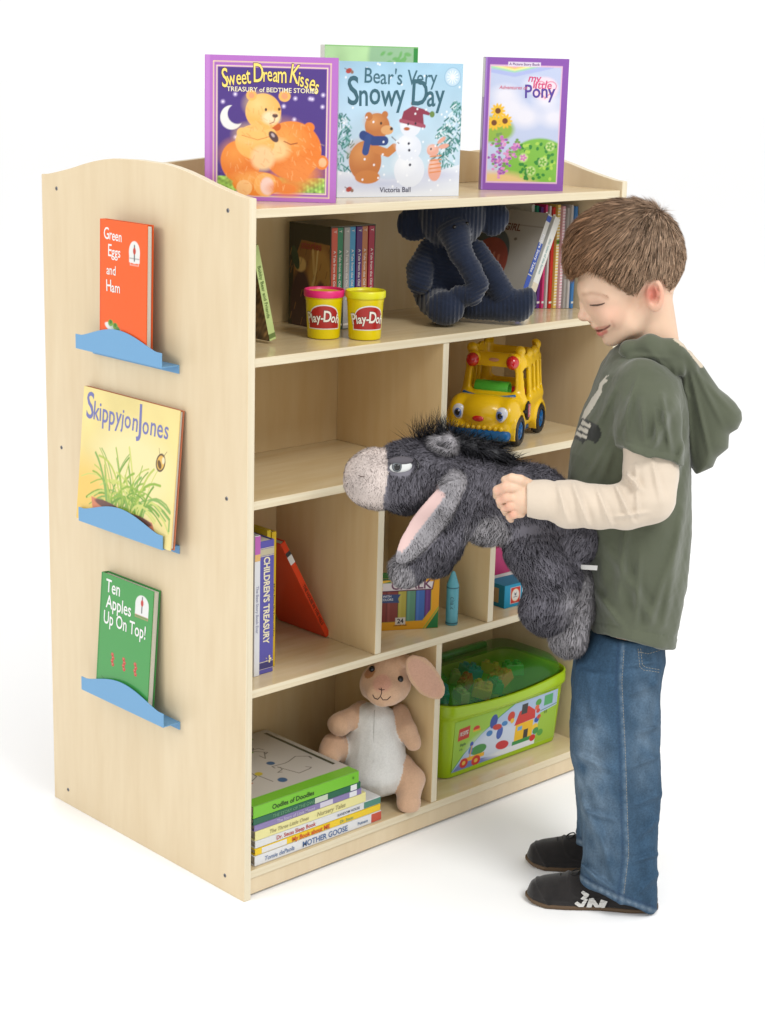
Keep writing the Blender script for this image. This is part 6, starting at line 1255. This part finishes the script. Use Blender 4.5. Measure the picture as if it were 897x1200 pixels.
def udis(X):
    d = .0012 * vnoise(X, 55, 41) + .0005 * vnoise(X, 120, 42); u, v = pix(X)
    d = d + f2(u, v, ufl) * np.clip((HD0 - .133 - hdist(X)) / .016, 0, 1)
    k = (u < 652) & (hdist(X) < HD0); return np.where(k, .0004 * vnoise(X, 90, 3) + .0007 * np.exp(-((u - 650) / 1.4) ** 2) + .0005 * np.exp(-((u - 621) / 1.2) ** 2), d)
U.disp = udis
U.clips = [lambda X, d: np.where(hdist(X) < HD0, smax(d, (617.5 - pix(X)[0]) * .0014, .003), d)]
V, Q = U.mesh(.0022); mesh_obj('undershirt', V, Q, mat('cream jersey', (222, 206, 186), rough=.9, spec=.15, sheen=.3, bump=(1100, .25, .0004), var=(20, .05)), boy, smooth=True, world=True)
# ---------------- jeans
J = Fig()
J.stack([(735, 735, 42, 0, 60), (770, 727, 54, 0, 64), (800, 721, 53, 0, 64), (830, 720, 50, 0, 58)], k=10)
J.stack([(780, 724, 50, -.046, 34), (850, 720.5, 55.5, -.048, 37), (885, 721, 55, -.050, 38), (926, 726.5, 50.5, -.052, 38), (960, 727, 46.5, -.055, 37), (1000, 727, 45.5, -.058, 37), (1040, 724, 48, -.060, 37), (1075, 722, 50, -.060, 38)], k=8, pw=2.3)
J.stack([(780, 722, 48, .046, 34), (850, 718, 50, .048, 37), (900, 716, 46, .052, 38), (950, 716, 42, .056, 37), (990, 716, 44, .060, 37), (1030, 716, 45, .062, 38)], k=8, pw=2.3)
J.clips = [lambda X, d: smax(d, .004 - X[:, 2], .002), lambda X, d: np.where(hdist(X) < HD0, smax(d, (pix(X)[1] - (1018 + np.clip(pix(X)[0] - 668, 0, 200) ** .62 * 3.15 + 1.2 * np.sin(pix(X)[0] / 6.))) * .0014, .003), smax(d, (pix(X)[1] - (985 + np.clip(pix(X)[0] - 665, 0, 200) * .42)) * .0014, .003))]
jfl = [(a[:2], b[:2], w * .7, h * 2.8) for a, b, w, h in (((668, 880, -.06), (720, 905, -.10), 6, 2.6), ((680, 935, -.07), (715, 1010, -.11), 7, 2.6), ((700, 960, -.08), (722, 1040, -.11), 6, 2.4), ((772, 800, -.06), (735, 815, -.11), 6, 2.4), ((775, 930, -.06), (740, 945, -.11), 6, 2.2), ((772, 960, -.06), (745, 985, -.11), 5, 2.2), ((775, 1020, -.07), (745, 1050, -.11), 6, 2.0), ((745, 860, -.1), (775, 850, -.07), 6, 2.0), ((668, 1000, -.1), (705, 1035, -.07), 4, 2.6), ((742, 1010, 0), (774, 1000, 0), 4, 2.2), ((738, 900, 0), (777, 885, 0), 4, 1.8), ((670, 840, 0), (700, 850, 0), 4, 1.6), ((735, 780, 0), (770, 775, 0), 4, 1.6), ((685, 950, 0), (722, 962, 0), 4, 1.8), ((690, 790, -.09), (700, 860, -.11), 8, 1.8), ((690, 1020, -.09), (730, 1052, -.11), 5, 2.6))]
seam = np.array([(755, 728), (799, 725), (878, 729.5), (941, 731), (1005, 733), (1056, 727), (1080, 725)], float)
def jdis(X):
    d = .0013 * vnoise(X * np.array([1, 1, .5]), 40, 51) + .0006 * vnoise(X, 120, 52); u, v = pix(X)
    d = d + f2(u, v, jfl) * np.clip((HD0 - .060 - hdist(X)) / .022, 0, 1)
    nr_ = hdist(X) < HD0 - .03; su = np.interp(v, seam[:, 0], seam[:, 1]); d = d - nr_ * .0013 * np.exp(-((u - su) / 2.6) ** 2)
    hm = 1018 + np.clip(u - 668, 0, 200) ** .62 * 3.15; return d - (hdist(X) < HD0) * .0012 * (v > hm - 9) - (nr_ & inpoly(u, v, [(744, 750), (778, 752), (777, 790), (752, 787), (746, 782)])) * .0009
J.disp = jdis
V, Q = J.mesh(.0026); u, v = pix(V); C = np.tile(lin((55, 82, 106)), (len(V), 1))
wear = .60 * np.exp(-((u - 690) / 20) ** 2 - ((v - 900) / 55) ** 2) + .32 * np.exp(-((u - 755) / 18) ** 2 - ((v - 850) / 70) ** 2) + .25 * np.exp(-((u - 705) / 30) ** 2 - ((v - 990) / 60) ** 2); C = mixc(C, wear * (.8 + .4 * vnoise(V, 90, 61)), (150, 170, 186))
C *= (1 + .13 * vnoise(V * np.array([1, 1, .22]), 210, 62) + .08 * vnoise(V, 70, 63))[:, None]; su = np.interp(v, seam[:, 0], seam[:, 1]); nr = hdist(V) < HD0 - .03
C = mixc(C, nr * (.34 * np.exp(-((u - su - 2.5) / 1.8) ** 2) * (.7 + .4 * np.sin(v / 2.0 + 2 * vnoise(V, 60, 9))) - 0), (140, 160, 178)); C = mixc(C, nr * .5 * np.exp(-((u - su + 3) / 1.6) ** 2), (44, 64, 92))
hm = np.where(hdist(V) < HD0, 1018 + np.clip(u - 668, 0, 200) ** .62 * 3.15, 985 + np.clip(u - 665, 0, 200) * .42); C = mixc(C, .38 * np.exp(-((v - hm + 4.5) / 2.6) ** 2) * (.8 + .3 * np.sin(u / 1.3)), (160, 176, 190)); C = mixc(C, .6 * np.exp(-((v - hm + 9.5) / 1.5) ** 2), (48, 66, 92))
denim = mat('washed denim', (1, 1, 1), rough=.85, spec=.2, attr=True, bump=(1400, .4, .0004), var=(330, .24))
jn = mesh_obj('jeans', V, Q, denim, boy, smooth=True, world=True, col=C)
thread = mat('pale jean thread', (176, 168, 150), rough=.8)
def stitchrun(Fg, pts, name, parent, r=.00035, dash=.0032, m=thread):
    P = []
    for (x0, y0), (x1, y1) in zip(pts[:-1], pts[1:]):
        n = max(2, int(math.hypot(x1 - x0, y1 - y0) / 1.1))
        for t in np.linspace(0, 1, n, endpoint=False): P.append(surf_pt2(Fg, x0 + (x1 - x0) * t, y0 + (y1 - y0) * t))
    P = np.array(P); out = []
    for i in range(0, len(P) - 3, 3): out.append(tube(P[i:i+3] - FH * .0004, r, 5))
    if out: put(name, join(*out), m, parent, smooth=True, world=True)
def surf_pt2(s, x, y):
    d = ray(x, y); t0, t1 = (s.hd - .2) / (d @ FH), (s.hd + .08) / (d @ FH); t = np.linspace(t0, t1, 140); X = CAM + t[:, None] * d; v = s.fn(X); i = int(np.argmax(v < 0))
    if not v[i] < 0: return s.P(x, y, -.1)
    t = np.linspace(t[max(i - 1, 0)], t[i], 12); X = CAM + t[:, None] * d; v = s.fn(X); i = int(np.argmax(v < 0)); return X[i]
stitchrun(J, [(748, 760), (750, 781), (754, 785), (775, 788)], 'pocket_stitching', jn); stitchrun(J, [(751, 760), (753, 779), (757, 782), (775, 785)], 'pocket_stitching', jn); stitchrun(J, [(749, 764), (760, 766), (777, 761)], 'pocket_stitching', jn)
stitchrun(J, [(v_, k_) for v_, k_ in ((731.5, 762), (729, 800), (733, 878), (735, 941), (737, 1000), (731, 1050))], 'side_seam_stitching', jn)
# ---------------- shoes
suede = mat('black suede', (40, 37, 36), rough=.9, spec=.2, sheen=.3, bump=(600, .5, .0005), var=(60, .25)); gum = mat('gum rubber sole', (96, 74, 50), rough=.6); lace = mat('black lace', (30, 29, 29), rough=.7); wht = mat('white leather emblem', (226, 224, 218), rough=.5)
def shoe(toe, heel, label_, dy=0):
    """toe, heel: ground points"""
    a, b = np.asarray(heel), np.asarray(toe); L = np.linalg.norm(b - a); fx = (b - a) / L; sy = np.cross(UP, fx)
    M = Matrix.Identity(4)
    def G(t, s, z): return a + fx * (L * t) + sy * s + UP * z
    def pr(X): Y = X - a; return (Y @ fx) / L, Y @ sy, X[:, 2]
    top = lambda t: np.interp(t, [0, .08, .3, .45, .6, .75, .88, .97, 1], [.050, .064, .070, .067, .057, .050, .043, .034, .022]); wd = lambda t: np.interp(t, [0, .06, .2, .45, .7, .85, .95, 1], [.014, .024, .029, .027, .034, .034, .024, .012])
    def up_(X):
        t, s_, z = pr(X); w = wd(t); h = top(t); zz = np.clip(z, 0, None); q = ((np.abs(s_) / w) ** 2.4 + (zz / h) ** 2.4) ** (1 / 2.4); d = (q - 1) * np.minimum(w, h); d = smax(d, -t * L, .010); d = smax(d, (t - 1) * L, .012)
        d = smax(d, .007 - z, .002); d = d - .0016 * np.exp(-((t - .80 - .10 * (z / .03)) / .012) ** 2) - .0014 * np.exp(-((np.hypot(t - .52, (z - .05) * 6) - .17) / .012) ** 2) - .0008 * np.exp(-((z - .017 - .012 * (t > .8) * 0) / .0015) ** 2); return d + .0005 * vnoise(X, 80, 7)
    lo, hi = bounds([G(0, -.04, 0), G(0, .04, 0), G(1, -.04, .08), G(1, .04, 0)], .012); V, Q = sdf_mesh(up_, lo, hi, .0019); s = mesh_obj('shoe', V, Q, suede, boy, smooth=True, world=True)
    def so(X):
        t, s_, z = pr(X); w = wd(t) + .0014; lift_ = .006 * np.clip((t - .82) / .18, 0, 1) ** 2; d = np.abs(s_) - w; d = smax(d, -(t + .01) * L, .012); d = smax(d, (t - 1.012) * L, .014); return smax(smax(d, z - .0080 - lift_ * .9, .002), .0003 + lift_ - z, .002)
    V, Q = sdf_mesh(so, lo - .004, hi + .004, .0018); mesh_obj('sole', V, Q, gum, s, smooth=True, world=True)
    for k in range(4):
        t = .60 + .045 * k; pts = [G(t + .01 * math.cos(q), .016 * math.sin(q), float(top(t)) * .97 - .006 * abs(math.sin(q)) ** 2 + .001) for q in np.linspace(-1.4, 1.4, 9)]; put('lace', tube(pts, .0013, 6), lace, s, smooth=True, world=True)
    k0 = G(.60, 0, float(top(.60)) + .003)
    for sg2 in (-1, 1):
        pts = [k0 + sy * sg2 * .010 * math.sin(q) + fx * .008 * (1 - math.cos(q)) - UP * (.001 + .004 * (1 - math.cos(q))) + UP * .002 for q in np.linspace(0, 2 * math.pi, 13)]; put('lace', tube(pts, .0012, 6), lace, s, smooth=True, world=True)
    put('tongue', ellipsoid(G(.55, 0, .066), (.014, .010, .010), 20, 12, R=np.stack([sy, fx, UP])), suede, s, smooth=True, world=True)
    return s, up_, G
toe1, heel1 = on(2, 0, 617, 1053), on(2, 0, 770, 1064)
s1, up1_, G1 = shoe(toe1, heel1, '')
toe2, heel2 = on(2, 0, 617, 1010), on(2, 0, 755, 1018); s2_, _, _ = shoe(toe2, heel2, '')
def shoe_pt(x, y):
    d = ray(x, y); t = np.linspace(2.55, 3.4, 500) / (d @ FH); X = CAM + t[:, None] * d; v = up1_(X); i = int(np.argmax(v < 0)); return X[i] if v[i] < 0 else None
def patch(poly, name):
    P = np.array(poly, float); x0, y0 = P.min(0); x1, y1 = P.max(0); g = .5; nx, ny = int((x1 - x0) / g) + 2, int((y1 - y0) / g) + 2; idm, V, Fl, ok_ = {}, [], [], []
    for j in range(ny):
        for i in range(nx):
            u_, v_ = x0 + i * g, y0 + j * g
            if inpoly(np.array([u_ + g / 2]), np.array([v_ + g / 2]), P)[0]:
                q = []
                for di, dj in ((0, 0), (0, 1), (1, 1), (1, 0)):
                    k = (i + di, j + dj)
                    if k not in idm:
                        p = shoe_pt(x0 + k[0] * g, y0 + k[1] * g)
                        ok_.append(p is not None)
                        if p is None: p = B(x0 + k[0] * g, y0 + k[1] * g, -.1)
                        idm[k] = len(V); V.append(p - FH * .0030)
                    q.append(idm[k])
                if all(ok_[k_] for k_ in q): Fl.append(q)
    us = sorted({i for q in Fl for i in q}); mp = {k: i for i, k in enumerate(us)}
    if Fl: put(name, (np.array(V)[us], [[mp[i] for i in q] for q in Fl]), wht, s1, world=True, smooth=True)
patch([(686, 1066), (690.5, 1052), (695.5, 1051.5), (701.5, 1060), (704.5, 1053), (712, 1055.5), (706.5, 1067), (701, 1067), (694.5, 1058.5), (691.5, 1066.5)], 'emblem'); patch([(673, 1058), (676.5, 1055.5), (681, 1058.5), (686, 1051.5), (689, 1053), (683.5, 1062.5), (679, 1062.5)], 'emblem'); patch([(680.5, 1045), (683.5, 1043), (690.5, 1047), (689.5, 1050), (683.5, 1053.5), (680.5, 1052.5), (684.5, 1048.5)], 'emblem')
# ================================================================== plush donkey
K = Fig(); GR, LG, MZ, PKc = lin((130, 127, 136)), lin((190, 186, 190)), lin((232, 217, 209)), lin((240, 206, 200))
oD = -.035
K.ell(437, 561, oD - .03, 32.5, 34.5, 31, k=8, tag=2); K.cap([(450, 562, oD - .03), (470, 560, oD - .025)], (34, 37), k=8, tag=0)
K.ell(489, 557, oD - .015, 44, 41, 38, k=10, tag=0, rot=-8); K.ell(472, 575, oD - .02, 24, 24, 30, k=8)
K.cap([(520, 562, oD - .005), (560, 580, oD), (620, 592, oD + .0), (664, 622, oD + .005)], (36, 41, 44, 40), k=12, tag=0, kin=.02); K.ell(575, 606, oD - .012, 36, 32, 36, k=10, tag=1)
K.cap([(542, 592, oD - .03), (512, 636, oD - .045), (484, 664, oD - .05)], (30, 25, 20), k=6, tag=0, kin=.012); K.ell(477, 668, oD - .052, 20, 19, 20, k=4, tag=1)
K.cap([(535, 600, oD + .05), (520, 640, oD + .05), (512, 655, oD + .05)], (26, 23, 22), k=6, tag=0)
K.ell(668, 630, oD, 36, 36, 40, k=10); K.cap([(628, 640, oD - .03), (648, 676, oD - .035)], (38, 33), k=8, tag=0, kin=.015); K.cap([(648, 680, oD - .035), (641, 712, oD - .04)], (31, 31), k=8, tag=0); 
K.cap([(676, 680, oD + .02), (674, 715, oD + .01), (666, 748, oD + .0)], (22, 21, 23), k=4, tag=3, kin=.012)
K.ell(519, 521, oD - .038, 18, 9.5, 11, rot=-18, k=3, tag=1); K.ell(527, 518, oD - .045, 10, 7, 8, rot=-40, k=3, tag=1); K.ell(520, 522, oD - .052, 9, 2.2, 5, rot=-18, k=2, neg=True)
K.ell(503, 612, oD - .082, 18, 60, 6.5, rot=-34, k=1.5, tag=4); K.cap([(533, 565, oD - .05), (525, 578, oD - .072)], (13, 13), k=5, tag=4)
K.disp = lambda X: .0016 * vnoise(X, 55, 71)
V, Q = K.mesh(.0034); N = grad_n(K.fn, V)
cE = K.P(503, 612, oD - .082)
def dcol(P, r=None):
    t = K.tags(P); u, v = pix(P); C = np.tile(GR, (len(P), 1)); C[t == 1] = LG; C[t == 3] = LG * .95; C[t == 4] = LG * .88
    mz = u < 452 + 3 * np.sin(v / 14.); C[mz & (v > 520) & (v < 602) & (u < 470)] = MZ; bl = np.clip(1 - np.abs(t * 0 + (v - 628)) / 20, 0, 1) * (u > 545) * (u < 600) * (t != 4); C = C * (1 - .5 * bl[:, None]) + LG * .5 * bl[:, None]
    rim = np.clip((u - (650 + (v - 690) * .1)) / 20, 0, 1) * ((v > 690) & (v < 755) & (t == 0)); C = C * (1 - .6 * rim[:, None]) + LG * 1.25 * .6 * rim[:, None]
    q = (P - cE) @ FR.T @ ellR(-34).T; pk = (t == 4) & (q[:, 0] < -.0065 + .000) & (np.abs(q[:, 2] + .006) < .060); C[pk] = PKc
    C = C * (.92 + .16 * vnoise(P, 45, 5))[:, None]
    if r is not None: C = C * (.90 + .26 * r.random((len(P), 1)) ** 1.5)
    return np.clip(C, 0, 1)
def dcomb(P): return .9 * np.array([0, 0, -1.0]) + .6 * RH * np.clip(vnoise(P, 18, 4), -1, 1)[:, None] + .45 * np.stack([vnoise(P, 60, 6), vnoise(P, 60, 7), vnoise(P, 60, 8)], 1)
def dkeep(P):
    u, v = pix(P); q = (P - cE) @ FR.T @ ellR(-34).T; t = K.tags(P); pk = (t == 4) & (q[:, 0] < -.0065) & (np.abs(q[:, 2] + .006) < .060); hand = (np.linalg.norm(P - B(606, 584, -.128), axis=1) < .026) | ((np.abs(v - 586) < 11) & (u > 622) & (u < 715) & (hdist(P) < HD0 - .08)); eye = (np.hypot((u - 469) / 15, (v - 547) / 9) < 1) & (hdist(P) < HD0 - .04); return ~(pk | hand | eye)
def dlen(P): u, v = pix(P); return np.where((u < 455) & (v < 602), .50, np.where(K.tags(P) == 4, .65, 1.0))
FV = fur(V, Q, K.fn, 200000, .0078, .00060, dcomb, dcol, lift=.38, rnd=.16, keep=dkeep, lenf=dlen, seg=2)
VV, FF, CC, NN = merge_fur(V, Q, dcol(V) * .95, N, FV)
furm = mat('plush fur', (1, 1, 1), rough=.75, spec=.2, attr=True)
dk = thing('plush_donkey', 'grey plush donkey with pale muzzle and black mane held by the boy', 'soft toy', tuple(K.P(600, 590, oD)))
bd_ = mesh_obj('body', VV, FF, furm, dk, smooth=True, world=True, col=CC, nrm=NN)
# mane
mv = Fig(); mv.cap([(490, 519, oD - .01), (520, 514, oD - .005), (552, 526, oD), (580, 534, oD), (604, 545, oD)], (5, 9, 12, 10, 5), k=6, kin=.01); Vm, Qm = mv.mesh(.003)
def mcomb(P): u, v = pix(P); a = np.clip((u - 490) / 60, 0, 1)[:, None]; return UP * (1.1 - .9 * a) + RH * (-.5 + .9 * a) + .35 * np.stack([vnoise(P, 60, 6), vnoise(P, 60, 7), vnoise(P, 60, 8)], 1) - FH * .25 * a - UP * .5 * a
def mc(P, r): return lin((30, 30, 38)) * (.5 + 1.1 * r.random((len(P), 1)))
FM = fur(Vm, Qm, mv.fn, 2600, .026, .0009, mcomb, mc, lift=.55, rnd=.30, seg=3, lenf=lambda P: np.where(pix(P)[0] < 530, 1.15, .85))
VV, FF, CC, NN = merge_fur(Vm, Qm, np.tile(lin((26, 26, 32)), (len(Vm), 1)), grad_n(mv.fn, Vm), FM)
mesh_obj('mane', VV, FF, mat('black plush mane', (1, 1, 1), rough=.5, spec=.4, attr=True), dk, smooth=True, world=True, col=CC, nrm=NN)
# eye with heavy lid
e0 = surf_pt(K, 470, 547); VF = ellipsoid((0, 0, 0), (.0185, .006, .0098), 28, 16); ey = put('eye', (VF[0] @ ellR(8) @ FR + e0, VF[1]), mat('toy eye white', (226, 228, 226), rough=.25, coat=.4), dk, smooth=True, world=True)
VF = ellipsoid((0, 0, 0), (.0088, .0045, .0088), 24, 14); put('iris', (VF[0] @ FR + e0 - FH * .0036 - RH * .006 + UP * .001, VF[1]), mat('toy iris', (90, 96, 100), rough=.2, coat=.4), ey, smooth=True, world=True); VF = ellipsoid((0, 0, 0), (.0055, .0045, .0060), 20, 12); put('pupil', (VF[0] @ FR + e0 - FH * .0052 - RH * .006 + UP * .001, VF[1]), black_eye, ey, smooth=True, world=True)
LV, LQ = [], []
VF = ellipsoid((0, 0, 0), (.0200, .0085, .0070), 28, 14); put('eyelid', (VF[0] @ ellR(3) @ FR + e0 + UP * .0098 + FH * .001, VF[1]), mat('grey felt lid', (96, 92, 98), rough=.95), dk, smooth=True, world=True)
P_ = [surf_pt(K, x, y) - FH * .006 for x, y in ((486, 536), (490, 541), (490, 548), (486, 553))]; put('eyebrow', tube(P_, [.0006, .0014, .0014, .0006], 8), black_eye, dk, smooth=True, world=True)
P_ = [surf_pt(K, x, y) - FH * .005 for x, y in ((420, 556), (424, 558), (428, 557))]; put('nostril', tube(P_, [.0004, .0009, .0004], 6), thr, dk, smooth=True, world=True)
t0 = surf_pt(K, 684, 663) - FH * .010; put('care_tag', xf(box(-.022, .022, -.0004, .0004, -.0035, .0045, 0), t0, RH * .99 + UP * -.03, FH, UP + RH * .05), mat('white satin tag', (230, 228, 224)), dk, world=True)
KEY, SIDE = 115, 42
# ================================================================== camera, light, output
cd = bpy.data.cameras.new('camera'); co = bpy.data.objects.new('camera', cd); COL.objects.link(co)
Mx = Matrix(((AR[0], AU[0], -AF[0], CAM[0]), (AR[1], AU[1], -AF[1], CAM[1]), (AR[2], AU[2], -AF[2], CAM[2]), (0, 0, 0, 1)))
co.matrix_world = Mx; cd.sensor_fit = 'VERTICAL'; cd.sensor_height = 24; cd.lens = 24 * F_PX / IH
cd.shift_x = (IW / 2 - CX) / IH; cd.shift_y = (CY - IH / 2) / IH; cd.clip_start = .05; cd.clip_end = 300
scene.camera = co
w = bpy.data.worlds.new('World'); scene.world = w; w.use_nodes = True
w.node_tree.nodes['Background'].inputs[0].default_value = (1, 1, 1, 1); w.node_tree.nodes['Background'].inputs[1].default_value = 1.08
def area(name, loc, target, size, power, col=(1, 1, 1)):
    l = bpy.data.lights.new(name, 'AREA'); l.shape = 'DISK'; l.size = size; l.energy = power; l.color = col
    o = bpy.data.objects.new(name, l); COL.objects.link(o); o.location = loc
    o.rotation_euler = (Vector(target) - Vector(loc)).to_track_quat('-Z', 'Y').to_euler(); return o
area('key_softbox', (.0, -3.2, 3.9), (.4, 0, .6), 1.6, KEY)
area('side_softbox', (-3.4, .9, 2.2), (.1, .2, .7), 1.2, SIDE)
scene.view_settings.view_transform = 'Standard'; scene.view_settings.look = 'None'; scene.view_settings.exposure = 0; scene.view_settings.gamma = 1
scene.render.engine = 'CYCLES'
